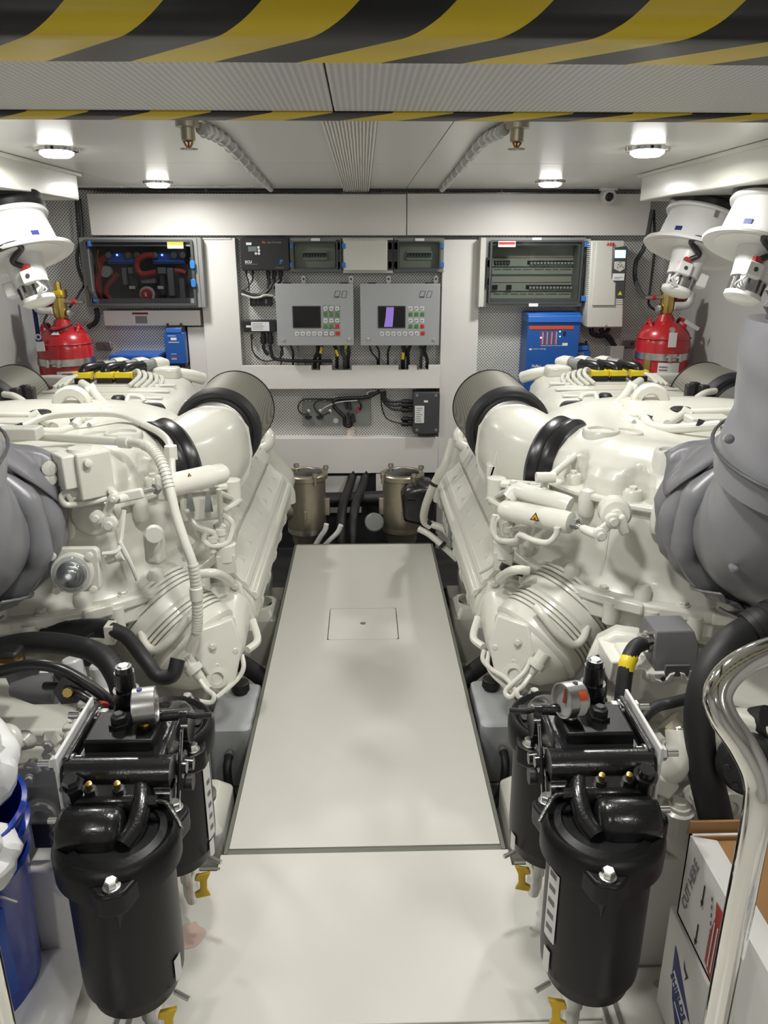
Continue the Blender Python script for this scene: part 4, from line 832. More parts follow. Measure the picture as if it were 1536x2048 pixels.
    # lifting lugs on the wall
    # --- air filters
    def air_filter(nr, fr_, r):
        nr, fr_ = Vector(nr), Vector(fr_); ax = (fr_ - nr); L = ax.length; ax.normalize()
        q = g(); q.lathe(nr, ax, [(0.02, r), (L, r), (L, r * 0.9)], 48); f = q.build('air_filter', 'mesh', t)
        q = g(); q.lathe(nr, ax, [(0.0, r * 0.70), (-0.012, r * 0.76), (-0.006, r * 0.84), (-0.016, r * 0.92), (-0.016, r * 1.0), (-0.004, r * 1.04), (0.045, r * 1.04), (0.05, r * 1.0)], 48); q.build('rubber_end', 'rubber', f)
        q = g(); q.lathe(nr, ax, [(L, r * 1.02), (L + 0.008, r * 1.02), (L + 0.01, r * 0.9)], 48); q.build('end_rim', 'rubber', f)
        q = g(); q.lathe(nr, ax, [(-0.030, r * 0.76), (-0.028, r * 0.785), (-0.010, r * 0.785)], 40); q.build('hose_clamp', 'steel', f)
        return f, ax
    f1, ax = air_filter((0.555, 2.88, 0.845), (0.535, 3.24, 0.866), 0.155)
    air_filter((1.60, 3.24, 0.84), (1.585, 3.56, 0.85), 0.155)
    cs = L_(503, 866, 2.89); q = g(); q.cyl(cs + Vector((0, 0, 0.022)), cs - Vector((0, 0, 0.03)), 0.006, n=8); q.box(cs, (0.016, 0.014, 0.02)); q.build('clamp_screw', 'steel', f1)
    # --- intake elbow between filter and casing
    path = [(Vector((0.555, 2.89, 0.845)), (0, -1, 0), 0.104, 0.104), (Vector((0.555, 2.845, 0.845)), (0, -1, 0), 0.108, 0.108), (Vector((0.555, 2.835, 0.845)), (0, -1, 0), 0.100, 0.100), (Vector((0.548, 2.78, 0.842)), (0.05, -1, -0.1), 0.112, 0.116), (Vector((0.535, 2.70, 0.838)), (0.2, -1, -0.1), 0.130, 0.140), (Vector((0.560, 2.61, 0.828)), (0.45, -0.9, -0.05), 0.138, 0.142), (Vector((0.605, 2.53, 0.822)), (0.65, -0.75, 0), 0.140, 0.138), (Vector((0.67, 2.45, 0.82)), (0.7, -0.7, 0), 0.132, 0.130)]
    q = g(); rings = []
    for c, n_, ru, rw in path:
        n_ = Vector(n_).normalized(); u = ZA.cross(n_).normalized(); w = n_.cross(u)
        rings.append([c + u * ru * math.copysign(abs(math.cos(k * PI / 18)) ** 0.72, math.cos(k * PI / 18)) + w * rw * math.copysign(abs(math.sin(k * PI / 18)) ** 0.72, math.sin(k * PI / 18)) for k in range(36)])
    q.loft(rings); el = q.build('intake_elbow', 'engine', t, angle=50)
    cp = L_(467, 902, 2.66); cdn = Vector((-0.62, -0.78, 0.06)).normalized(); cu = ZA.cross(cdn).normalized(); cv = cdn.cross(cu)
    pl_ = [(-0.078, -0.02), (-0.07, 0.08), (-0.045, 0.115), (0.045, 0.118), (0.075, 0.085), (0.08, -0.02), (0.05, -0.115), (0.015, -0.145), (-0.02, -0.14), (-0.055, -0.10)]
    q = g(); q.loft([[cp + cu * x * k + cv * y * k + cdn * h for x, y in pl_] for h, k in ((-0.09, 1.02), (-0.012, 1.0), (0.004, 0.95), (0.010, 0.86))]); q.build('elbow_cover', 'engine', el, angle=35)
    kn = L_(456, 905, 2.62); dn = Vector((-0.80, -0.55, 0.1)).normalized()
    q = g(); q.lathe(kn - dn * 0.03, dn, [(0, 0.036), (0.025, 0.034), (0.036, 0.018)], 20); q.build('boss', 'engine', el); B(kn + dn * 0.004, dn, 0.010, 0.010)
    for p_ in (L_(410, 826, 2.85), L_(395, 850, 2.75)):
        q = g(); q.lathe(p_ - Vector((0, 0, 0.03)), ZA, [(0, 0.032), (0.04, 0.028), (0.046, 0.022)], 18); q.build('boss', 'engine', el); B(p_ + Vector((0, 0, 0.014)), ZA, 0.010, 0.009)
    q = g(); q.add([L_(352, 880, 2.55), L_(412, 850, 2.72), L_(430, 870, 2.72), L_(372, 930, 2.50)], [(0, 1, 2, 3)]); 
    q = g(); q.box(L_(452, 945, 2.62), (0.012, 0.10, 0.13), Matrix.Rotation(0.5, 3, 'Z')); q.build('elbow_bracket', 'engine', el, 0.004)
    # rubber collar at the casing inlet
    cn = Vector((-0.72, 0.68, 0.06)).normalized(); cc = Vector((0.648, 2.455, 0.820))
    q = g(); q.lathe(cc, cn, [(-0.05, 0.13), (-0.05, 0.150), (-0.03, 0.163), (-0.01, 0.160), (0.0, 0.152), (0.012, 0.160), (0.03, 0.163), (0.045, 0.150), (0.045, 0.12)], 44, cap=False); q.build('rubber_collar', 'rubberg', t)
    # --- charge-air box on top
    def box_sec(y, x0, x1, z0, z1, sl=0.10, e=0.035):
        return [Vector(p) for p in ((x0, y, z0), (x0 + sl * 0.25, y, z1 - 0.07), (x0 + sl * 0.5, y, z1 - e), (x0 + sl, y, z1 - 0.006), (x0 + sl * 2, y, z1), (x1 - sl * 2, y, z1), (x1 - sl, y, z1 - 0.006), (x1 - sl * 0.5, y, z1 - e), (x1 - sl * 0.25, y, z1 - 0.07), (x1, y, z0))]
    q = g(); q.loft([box_sec(3.02, 0.72, 1.56, 0.66, 0.868), box_sec(3.06, 0.705, 1.575, 0.66, 0.885), box_sec(3.5, 0.765, 1.52, 0.66, 0.905), box_sec(3.88, 0.82, 1.46, 0.66, 0.915), box_sec(3.92, 0.84, 1.44, 0.66, 0.90)]); ab = q.build('charge_air_box', 'engine', t, 0.006, angle=50)
    for i in range(5):
        y = 3.12 + i * 0.17; x = 0.712 + (y - 3.06) * 0.14; q = g(); q.box((x + 0.022, y, 0.80), (0.014, 0.018, 0.12), Matrix.Rotation(0.22, 3, 'Y')); q.build('side_rib', 'engine', ab, 0.005)
    for i in range(4): q = g(); z = 0.889 + i * 0.005; q.span((0.86, 3.16 + i * 0.13, z), (1.42, 3.175 + i * 0.13, z + 0.010)); q.build('top_rib', 'engine', ab, 0.004)
    q = g(); q.prism(rrect(-0.055, -0.05, 0.055, 0.05, 0.03, 5), R_(1145, 826, 3.0), XA, ZA, 0.03); q.build('front_opening', 'dark', ab)
    for k in range(4): q = g(); p = R_(1128 + k * 9, 836 - k * 4, 2.985); q.tube([p, p + Vector((0.03, 0, 0.025)), p + Vector((0.06, 0.01, 0.03))], 0.006, 8); q.build('hose', 'engine', ab)
    # plinth below the box and above the block
    q = g(); q.span((0.70, 2.75, 0.55), (1.60, 3.9, 0.80)); q.build('vee_cover', 'engine', t, 0.02)
    q = g(); q.span((0.66, 2.62, 0.66), (1.62, 3.02, 0.815)); q.build('vee_cover', 'engine', t, 0.03)
    for x, y in ((0.70, 2.98), (0.79, 2.96), (0.88, 2.97), (1.42, 2.97), (0.70, 2.80), (0.86, 2.78)):
        q = g(); q.lathe((x, y, 0.81), ZA, [(0, 0.022), (0.03, 0.02), (0.034, 0.015)], 14); q.build('boss', 'engine', t); B((x, y, 0.842), ZA, 0.009, 0.008)
    # --- yellow-banded plugs with elbow boots
    for px in (1197, 1233, 1276):
        c = R_(px, 754, 3.66)
        q = g(); q.box(c, (0.074, 0.065, 0.055)); pl = q.build('harness_plug', 'black', t, 0.006)
        q = g(); q.box(c + Vector((0, 0, 0.022)), (0.080, 0.072, 0.026)); q.build('lock_band', 'yellow', pl, 0.004)
        q = g(); q.lathe(c + Vector((-0.040, -0.02, 0.02)), -XA, [(0, 0.018), (0.006, 0.018)], 14); q.build('lock_pivot', 'yellow', pl)
        q = g(); q.tube([c + Vector((0, 0.0, 0.015)), c + Vector((-0.004, 0.01, 0.040)), c + Vector((-0.028, 0.05, 0.046)), c + Vector((-0.06, 0.13, 0.040))], 0.027, 14); q.build('boot', 'rubberg', pl)
        q = g(); e = c + Vector((-0.06, 0.13, 0.040)); q.lathe(e, (-0.6, 0.9, 0.05), [(-0.01, 0.030), (0.02, 0.030), (0.02, 0.026), (0.06, 0.026)], 14); q.build('boot_sleeve', 'mgrey', pl)
        q = g(); q.lathe(e + Vector((-0.03, 0.045, 0)), (-0.6, 0.9, 0), [(0, 0.035), (0.05, 0.035), (0.09, 0.02)], 14); q.build('gland', 'engine', t)
    for i in range(5):
        q = g(); a = R_(1165 - i * 11, 752 + i * 3, 3.62); q.tube([a + Vector((0.06, 0.05, 0.01)), a + Vector((0.02, 0.02, 0.03)), a + Vector((0.0, -0.04, 0.01)), a + Vector((0.03, -0.10, -0.02))], 0.010, 8); q.build('harness_lead', 'engine', t)
    for i in range(3):
        q = g(); a = R_(1292 + i * 9, 752 + i * 2, 3.62); q.tube([a + Vector((-0.05, 0.06, 0.0)), a + Vector((0.0, 0.0, 0.01)), a + Vector((0.03, -0.08, -0.02))], 0.009, 8); q.build('harness_lead', 'engine', t)
    q = g(); q.box(R_(1115, 745, 3.82), (0.12, 0.10, 0.07)); q.build('sensor_housing', 'engine', t, 0.015)
    q = g(); q.tube([R_(1045, 755, 3.95), R_(1070, 748, 3.9), R_(1110, 742, 3.88), R_(1135, 738, 3.86), R_(1150, 755, 3.8)], 0.030, 12); q.build('top_pipe', 'engine', t)
    q = g(); q.tube([R_(1290, 758, 3.8), R_(1340, 756, 3.85), R_(1390, 760, 3.9)], 0.028, 12); q.build('top_pipe', 'engine', t)
    # --- lifting eye
    c = R_(1299, 806, 2.90); q = g(); q.lathe(c, (0, -1, 0.05), [(-0.018, 0.040), (-0.018, 0.066), (-0.008, 0.076), (0.008, 0.076), (0.018, 0.066), (0.018, 0.040), (0.01, 0.034), (-0.01, 0.034), (-0.018, 0.040)], 36, cap=False); eye = q.build('lifting_eye', 'engine', t)
    q = g(); q.prism([(-0.076, 0), (0.076, 0), (0.10, -0.14), (-0.10, -0.14)], c + Vector((0, 0.014, -0.03)), XA, ZA, 0.028); 
    q = g(); q.span((c.x - 0.085, c.y - 0.015, c.z - 0.16), (c.x + 0.085, c.y + 0.015, c.z - 0.06)); q.build('eye_base', 'engine', eye, 0.01)
    # --- caps and sight glass
    c = R_(1210, 795, 3.05); q = g(); q.box(c - Vector((0, 0, 0.06)), (0.10, 0.08, 0.09)); q.build('filler_base', 'engine', t, 0.008); q = g(); q.lathe(c - Vector((0, 0, 0.015)), ZA, [(0, 0.028), (0.024, 0.028), (0.032, 0.02), (0.032, 0)], 16); q.build('filler_cap', 'black', t)
    c = R_(1362, 822, 2.80); q = g(); q.lathe(c - Vector((0, 0, 0.07)), ZA, [(0, 0.034), (0.06, 0.034)], 20); q.build('sight_glass', 'clear', t)
    q = g(); q.lathe(c - Vector((0, 0, 0.07)), ZA, [(0.004, 0.028), (0.03, 0.028)], 16); q.build('red_insert', 'redcable', t); q = g(); q.lathe(c - Vector((0, 0, 0.012)), ZA, [(0, 0.040), (0.02, 0.042), (0.026, 0.03), (0.026, 0)], 20); q.build('filler_cap', 'black', t)
    # --- pipework between box and casing
    runs = [([R_(1236, 826, 2.78), R_(1230, 812, 2.85), R_(1245, 796, 2.95), R_(1262, 775, 3.05), R_(1280, 762, 3.15)], 0.017),
            ([R_(1236, 828, 2.78), R_(1262, 832, 2.72), R_(1282, 830, 2.70), R_(1290, 838, 2.66), R_(1300, 850, 2.6), R_(1330, 858, 2.55), R_(1370, 856, 2.5), R_(1440, 850, 2.45)], 0.017),
            ([R_(1160, 800, 3.02), R_(1166, 790, 3.05), R_(1190, 788, 3.05), R_(1196, 806, 2.95), R_(1212, 824, 2.85), R_(1250, 842, 2.7)], 0.010),
            ([R_(1155, 802, 3.02), R_(1165, 822, 2.95), R_(1190, 828, 2.9), R_(1215, 842, 2.8)], 0.010),
            ([R_(1200, 850, 2.6), R_(1215, 840, 2.65), R_(1240, 842, 2.65), R_(1268, 846, 2.6)], 0.012),
            ([R_(1335, 848, 2.6), R_(1360, 832, 2.7), R_(1375, 826, 2.72), R_(1420, 824, 2.7), R_(1470, 822, 2.68)], 0.015),
            ([R_(1383, 822, 2.9), R_(1390, 800, 3.0), R_(1410, 786, 3.05), R_(1430, 782, 3.1)], 0.013),
            ([R_(1120, 850, 2.75), R_(1150, 846, 2.78), R_(1180, 852, 2.72)], 0.012),
            ([R_(1150, 815, 2.98), R_(1175, 805, 3.0), R_(1200, 812, 2.95)], 0.008), ([R_(1150, 822, 2.96), R_(1178, 813, 2.98), R_(1205, 822, 2.92)], 0.008)]
    for pts, r in runs: q = g(); q.tube(pts, r, 12); q.build('coolant_pipe', 'engine', t)
    for p, r in ((R_(1290, 836, 2.68), 0.024), (R_(1262, 775, 3.05), 0.022), (R_(1232, 815, 2.82), 0.022), (R_(1372, 827, 2.72), 0.021)): q = g(); q.lathe(p, (0.8, -0.4, -0.4), [(-0.02, r), (0.02, r)], 14); q.build('pipe_union', 'engine', t, 0.003)
    q = g(); p = R_(1262, 798, 2.9); q.lathe(p, (1, -0.3, 0.2), [(0, 0.008), (0.02, 0.008), (0.02, 0.011), (0.028, 0.011)], 10); q.build('yellow_plug', 'brass', t)
    for p in (R_(1295, 840, 2.66), R_(1400, 850, 2.48)): q = g(); q.lathe(p, (1, -0.5, -0.3), [(-0.012, 0.0185), (0.012, 0.0185)], 12); q.build('hose_band', 'black', t)
    c = R_(1380, 778, 3.15)
    for dx, dy in ((0, 0), (0.05, -0.02), (0.04, 0.05)): q = g(); q.box(c + Vector((dx, dy, -0.01)), (0.036, 0.036, 0.06)); q.build('sensor_plug', 'black', t, 0.005)
    q = g(); q.box(R_(1415, 840, 2.6), (0.14, 0.08, 0.03)); q.build('cable_duct', 'engine', t, 0.006)
    # --- exhaust bellows and collector elbow
    b0 = Vector((0.665, 2.17, 0.485)); b1 = Vector((0.505, 2.085, 0.350)); ba = (b1 - b0); bl = ba.length; ba.normalize()
    prof = [(-0.04, 0.135), (0.0, 0.140)]; u = 0.008
    for grp in (4, 4):
        for i in range(grp): prof += [(u, 0.150), (u + 0.009, 0.150), (u + 0.0095, 0.138), (u + 0.0135, 0.138)]; u += 0.014
        prof += [(u, 0.150), (u + 0.012, 0.153), (u + 0.038, 0.153), (u + 0.046, 0.148)]; u += 0.048
    prof += [(u, 0.145), (u + 0.02, 0.13)]
    q = g(); q.lathe(b0, ba, prof, 48); q.build('exhaust_bellows', 'engine', t, angle=30)
    ca = Vector((-0.80, -0.42, -0.43)).normalized(); c = b1
    q = g(); q.lathe(c - ba * 0.03, ba, [(0, 0.128), (0.02, 0.142), (0.035, 0.142), (0.06, 0.125), (0.10, 0.095), (0.125, 0.05), (0.13, 0.0)], 36); ee = q.build('collector_elbow', 'engine', t, angle=55)
    q = g(); fc = L_(500, 1225, 2.28); 
    # flange plate with ears at the head end of the collector
    pl_o = L_(505, 1215, 2.24); 
    up = Vector((0.64, 0, 0.77)); out = Vector((-0.77, 0, 0.64))
    poly = []
    for k in range(28):
        a = 2 * PI * k / 28; r = 0.098 + 0.022 * max(0, math.cos(4 * (a - 0.5)))
        poly.append((r * math.cos(a), r * math.sin(a)))
    q = g(); q.prism(poly, Vector((0.47, 2.30, 0.385)), XA, Vector((0, 0.0, 1)), 0.028); q.build('collector_flange', 'engine', ee, 0.006)
    q = g(); q.loft([[Vector((0.47 + r * math.cos(k * PI / 12), y, z + r * math.sin(k * PI / 12))) for k in range(24)] for y, r, z in ((2.28, 0.095, 0.385), (2.22, 0.098, 0.37), (2.14, 0.095, 0.345), (2.06, 0.075, 0.325))]); q.build('collector_body', 'engine', ee, angle=50)
    for a in (0.5, 2.07, 3.64, 5.2): B(Vector((0.47 + 0.108 * math.cos(a), 2.272, 0.385 + 0.108 * math.sin(a))), -YA, 0.011, 0.012)
    lp = [(-0.05, 0.07), (0.05, 0.06), (0.075, -0.02), (0.03, -0.12), (-0.005, -0.15), (-0.035, -0.12), (-0.07, -0.02)]
    q = g(); lo_ = L_(440, 1290, 2.00); q.prism(lp, lo_, (0.85, -0.5, 0.0), (0.1, 0.25, 0.95), -0.03); q.build('mount_bracket', 'engine', ee, 0.008)
    q = g(); q.lathe(L_(433, 1352, 1.99), (-0.25, -0.9, 0.3), [(0, 0.030), (0.03, 0.030), (0.032, 0.018), (0.02, 0.016)], 20); q.build('mount_eye', 'engine', ee)
    for p in (L_(425, 1292, 1.985), L_(433, 1330, 1.985), L_(470, 1300, 2.02)): B(p, (-0.35, -0.9, 0.1), 0.009, 0.009)
    q = g(); q.tube([L_(505, 1240, 2.2), L_(515, 1280, 2.15), L_(495, 1300, 2.1)], 0.012, 8); q.build('drain_pipe', 'engine', t)
    q = g(); q.tube([L_(484, 1310, 2.05), L_(487, 1335, 2.02), L_(475, 1358, 2.0), L_(445, 1385, 1.95), L_(432, 1395, 1.93)], 0.007, 8); q.build('sensor_lead', 'engine', t)
    q = g(); p = L_(370, 1315, 1.95); q.lathe(p, (-0.55, -0.2, -0.75), [(0, 0.02), (0.03, 0.02), (0.03, 0.026), (0.05, 0.026), (0.05, 0.016), (0.11, 0.010)], 14); q.build('harness_connector', 'engine', t)
    q = g(); q.tube([L_(400, 1360, 1.90), L_(415, 1380, 1.88), L_(428, 1392, 1.86), L_(420, 1405, 1.85), L_(385, 1400, 1.85)], 0.007, 8); q.build('sensor_lead', 'engine', t)
    q = g(); q.tube([L_(282, 1265, 2.0), L_(292, 1290, 1.97), L_(312, 1300, 1.95), L_(345, 1275, 1.95), L_(372, 1240, 1.97), L_(388, 1222, 2.0)], 0.012, 10); q.build('drain_hose', 'engine', t)
    # bell-housing bits under the casing
    q = g(); q.lathe((ECX, 2.28, 0.16), -YA, [(0, 0.30), (0.20, 0.30), (0.26, 0.26), (0.30, 0.24)], 44); q.build('flywheel_housing', 'engine2', t, 0.008)
    for k in range(9):
        a = 0.2 + k * 0.33; B(Vector((ECX - 0.28 * math.cos(a), 2.07, 0.16 + 0.28 * math.sin(a))), -YA, 0.012, 0.012)
    for i in range(4):
        q = g(); y = 2.45 + i * 0.42; q.span((0.50, y, -0.24), (0.62, y + 0.12, -0.02)); q.build('mount_foot', 'engine', t, 0.01)
        q = g(); q.span((0.44, y - 0.02, -0.28), (0.70, y + 0.14, -0.24)); q.build('mount_plate', 'engine', t, 0.004)
    # fuel manifold cluster beside the casing
    q = g(); q.box(L_(402, 1005, 2.30), (0.13, 0.06, 0.11), Matrix.Rotation(-0.3, 3, 'Z')); blk2 = q.build('fuel_block', 'engine', t, 0.012)
    for dx, dz in ((-0.025, 0.01), (0.03, 0.012)):
        q = g(); p = L_(402, 1005, 2.26) + Vector((dx, -0.018, dz)); q.prism([(-0.014, -0.035), (0.012, -0.035), (0.004, 0.03), (-0.008, 0.03)], p, (1, -0.3, 0), ZA, -0.004); q.build('block_window', 'mgrey', blk2)
    q = g(); q.box(L_(405, 975, 2.28), (0.15, 0.05, 0.016), Matrix.Rotation(-0.3, 3, 'Z')); q.build('block_cover', 'engine', blk2, 0.004)
    for px in (382, 402, 428): B(L_(px, 975 - (px - 400) * 0.12, 2.26), ZA, 0.011, 0.010)
    q = g(); q.lathe(L_(440, 1010, 2.22), ZA, [(-0.12, 0.008), (0.05, 0.008)], 8); q.build('fuel_line', 'engine2', t)
    for pts in ([L_(372, 1020, 2.2), L_(392, 1052, 2.18), L_(412, 1060, 2.18), L_(435, 1065, 2.2), L_(448, 1050, 2.2)], [L_(445, 1030, 2.22), L_(460, 1040, 2.22), L_(465, 1055, 2.22), L_(455, 1085, 2.2), L_(425, 1092, 2.18), L_(408, 1080, 2.18), L_(412, 1062, 2.18)], [L_(445, 1022, 2.24), L_(470, 1008, 2.3), L_(480, 1000, 2.35)], [L_(440, 985, 2.25), L_(470, 1000, 2.35), L_(478, 1010, 2.38)], [L_(380, 1100, 2.2), L_(400, 1080, 2.2), L_(395, 1060, 2.2)]):
        q = g(); q.tube(pts, 0.0085, 8); q.build('fuel_line', 'engine', t)
    q = g(); q.lathe(L_(452, 1118, 2.22), ZA, [(0, 0.034), (0.05, 0.034), (0.055, 0.028)], 18); q.build('fuel_filter_head', 'engine', t)
    q = g(); q.box(L_(452, 1128, 2.20), (0.058, 0.02, 0.062), Matrix.Rotation(-0.3, 3, 'Z')); q.build('junction_block', 'engine2', t, 0.003)
    for p in (L_(432, 1078, 2.2), L_(442, 1070, 2.2), L_(425, 1085, 2.19)): q = g(); q.lathe(p, ZA, [(-0.03, 0.012), (0.0, 0.012), (0.002, 0.016), (0.02, 0.016)], 10); q.build('fuel_union', 'engine', t)
    q = g(); q.tube([L_(400, 1148, 2.1), L_(425, 1146, 2.1), L_(445, 1152, 2.15), L_(460, 1165, 2.2)], 0.014, 10); q.build('coolant_hose', 'engine', t)
    q = g(); q.lathe(L_(462, 960, 2.35), ZA, [(-0.07, 0.020), (-0.07, 0.030), (-0.02, 0.030), (0.0, 0.030), (0.002, 0.026)], 16); q.build('sensor_can', 'engine', t)
    return t
EL = engine(-1, 'left cream-painted marine engine with square valve box and round glass-cupped gauge')
ER = engine(1, 'right cream-painted marine engine with actuator lever on its front casing')
# ---- things that differ between the two
def tri_label(parent, c, u, v, sz=0.030):
    u, v = Vector(u).normalized(), Vector(v).normalized(); w = u.cross(v)
    o = G().prism([(-sz / 2, 0), (sz / 2, 0), (0, sz * 0.88)], c, u, v, 0.001).build('warning_triangle', 'ink', parent)
    G().prism([(-sz * 0.34, 0), (sz * 0.34, 0), (0, sz * 0.60)], Vector(c) + v * sz * 0.12 + w * 0.001, u, v, 0.0006).build('triangle_fill', 'amber', o)
    G().prism([(-sz * 0.12, 0), (sz * 0.16, 0), (sz * 0.02, sz * 0.2)], Vector(c) + v * sz * 0.18 + w * 0.0017, u, v, 0.0005).build('triangle_sign', 'ink', o)
def actuator(T, a, b, rod_end, lever_c, lever_ax, tri_px, Ytri):
    a, b, rod_end = Vector(a), Vector(b), Vector(rod_end); ax = (a - b).normalized()
    o = G().lathe(b, ax, [(0, 0.02), (0.012, 0.029), (0.05, 0.030), (0.052, 0.032), ((a - b).length - 0.02, 0.032), ((a - b).length, 0.030), ((a - b).length + 0.004, 0.018)], 24).build('actuator', 'engine', T)
    G().cyl(a, a + ax * 0.02, 0.016, n=6).build('rod_nut', 'mgrey', o); G().cyl(a, rod_end, 0.007, n=10).build('piston_rod', 'steel', o)
    e = (rod_end - a).normalized(); G().lathe(rod_end - e * 0.02, e, [(0, 0.008), (0.01, 0.012), (0.04, 0.013), (0.07, 0.011)], 10).build('clevis', 'engine', o)
    q = P(tri_px[0], tri_px[1], Y=Ytri); return o
# right
a = P(1142, 1046, Y=1.98); b = P(1002, 1018, Y=2.14)
o = actuator(ER, a, b, P(1172, 1060, Y=1.92), None, None, (0, 0), 2)
fx = (b - a).normalized(); tri_label(o, P(1069, 1041, Y=2.01), (-fx.x, -fx.y, -fx.z), (0.05, -0.2, 1))
g = G(); g.tube([P(1020, 998, Y=2.16), P(1035, 982, Y=2.16), P(1060, 988, Y=2.12), P(1120, 1004, Y=2.05), P(1140, 1012, Y=2.03)], 0.026, 12); g.build('actuator_bracket', 'engine', ER)
g = G().tube([P(1172, 1060, Y=1.92), P(1202, 1068, Y=1.89)], 0.012, 10, raw=True); lev = g.build('lever', 'engine', ER)
G().box((P(1200, 1067, Y=1.88) + P(1228, 1038, Y=1.88)) / 2, (0.085, 0.012, 0.028), Matrix.Rotation(-0.78, 3, 'Y')).build('lever_arm', 'engine', lev, 0.006)
for p in ((1198, 1066), (1222, 1038)): G().lathe(P(p[0], p[1], Y=1.885), -YA, [(0, 0.018), (0.018, 0.018), (0.02, 0.01), (0.03, 0.01)], 14).build('pivot', 'engine', lev)
c = P(1232, 1028, Y=1.92); G().lathe(c, (-0.15, -1, 0.1), [(-0.05, 0.042), (0.0, 0.042), (0.008, 0.035), (0.01, 0.018), (0.03, 0.016)], 24).build('lever_boss', 'engine', ER)
G().box(P(1245, 1050, Y=1.88), (0.028, 0.02, 0.055), Matrix.Rotation(-0.4, 3, 'Y')).build('lever_stop', 'engine', ER, 0.006)
for pts, r in (([P(990, 1030, Y=2.2), P(985, 1060, Y=2.2), P(1000, 1080, Y=2.18), P(1030, 1082, Y=2.1), P(1040, 1070, Y=2.08), P(1065, 1080, Y=2.02), P(1095, 1085, Y=1.98), P(1112, 1070, Y=1.97), P(1114, 1055, Y=1.97)], 0.009),
               ([P(1060, 998, Y=2.1), P(1085, 990, Y=2.1), P(1090, 965, Y=2.12), P(1110, 945, Y=2.15), P(1155, 905, Y=2.3), P(1165, 870, Y=2.4)], 0.011), ([P(960, 1145, Y=2.3), P(985, 1130, Y=2.25), P(1000, 1110, Y=2.22), P(1000, 1090, Y=2.2)], 0.007), ([P(1005, 1030, Y=2.2), P(990, 1045, Y=2.2), P(992, 1075, Y=2.2)], 0.008)):
    G().tube(pts, r, 10).build('hydraulic_line', 'engine', ER)
G().lathe(P(1072, 955, Y=2.1), XA, [(0, 0.016), (0.055, 0.016)], 12).build('line_damper', 'engine', ER)
G().box(P(1022, 1135, Y=2.2), (0.075, 0.05, 0.02), Matrix.Rotation(0.35, 3, 'Y')).build('black_sensor', 'black', ER)
pn = G(); q = [(0.3745, 3.05), (0.3745, 3.42)]
pn.box((0.362, 3.22, 0.345), (0.006, 0.34, 0.085), Matrix.Rotation(0.05, 3, 'Y')); pn.build('name_plate', 'mgrey', ER, 0.002)
for i in range(3): G().box((0.358, 3.14 + i * 0.08, 0.345), (0.003, 0.05, 0.05)).build('plate_print', 'lgrey', ER)
# upright bracket on the intake elbow
G().box(P(992, 945, Y=2.55), (0.07, 0.05, 0.07)).build('bracket_cup', 'engine', ER, 0.008); G().box(P(990, 915, Y=2.55), (0.014, 0.05, 0.13), Matrix.Rotation(0.25, 3, 'Y')).build('bracket_arm', 'engine', ER, 0.004)
G().lathe(P(1010, 980, Y=2.45), (0.4, -0.4, -0.6), [(0, 0.03), (0.08, 0.03)], 16).build('bracket_post', 'engine', ER)
G().tube([P(862, 1053, Y=3.6), P(848, 1040, Y=3.6), P(852, 1010, Y=3.55), P(870, 965, Y=3.5), P(890, 930, Y=3.45), P(905, 880, Y=3.5)], 0.020, 10).build('conduit', 'engine', ER)
G().tube([P(862, 1048, Y=3.6), P(890, 1060, Y=3.55), P(905, 1085, Y=3.5)], 0.018, 10).build('conduit', 'engine', ER)
G().tube([P(838, 1058, Y=3.62), P(860, 1070, Y=3.58), P(890, 1096, Y=3.5), P(915, 1120, Y=3.45)], 0.016, 10).build('conduit', 'engine', ER)
for p in ((860, 1045, 3.6), (854, 1005, 3.55), (868, 968, 3.5), (885, 1090, 3.5), (868, 1074, 3.58)): G().lathe(P(p[0], p[1], Y=p[2]), (0.4, 0, 0.9) if p[1] < 1050 else (0.7, -0.3, -0.6), [(-0.008, 0.021), (0.008, 0.021)], 12).build('cable_tie', 'black', ER)
# left
a = P(322, 975, Y=1.99); b = P(452, 945, Y=2.14)
o = actuator(EL, a, b, P(268, 990, Y=1.92), None, None, (0, 0), 2); fx = (b - a).normalized(); tri_label(o, P(381, 963, Y=2.03), fx, (-0.05, -0.2, 1))
G().box(P(330, 972, Y=2.0), (0.04, 0.05, 0.075)).build('actuator_bracket', 'engine', EL, 0.008)
G().box(P(255, 992, Y=1.90), (0.085, 0.014, 0.028), Matrix.Rotation(-0.2, 3, 'Y')).build('lever_link', 'engine', EL, 0.005)
G().box(P(219, 1012, Y=1.88), (0.022, 0.014, 0.09), Matrix.Rotation(0.45, 3, 'Y')).build('lever_arm', 'engine', EL, 0.006)
for p, r in (((230, 994), 0.012), ((196, 1032), 0.017), ((222, 1046), 0.020)): G().lathe(P(p[0], p[1], Y=1.875), -YA, [(0, r), (0.016, r), (0.018, r * 0.5), (0.026, r * 0.5)], 14).build('pivot', 'engine', EL)
G().box(P(208, 1042, Y=1.88), (0.06, 0.016, 0.025), Matrix.Rotation(-0.5, 3, 'Y')).build('lever_plate', 'engine', EL, 0.004)
c = P(185, 1030, Y=1.93); G().lathe(c, -YA, [(-0.05, 0.06), (0.0, 0.06), (0.012, 0.05)], 24).build('lever_boss', 'engine', EL)
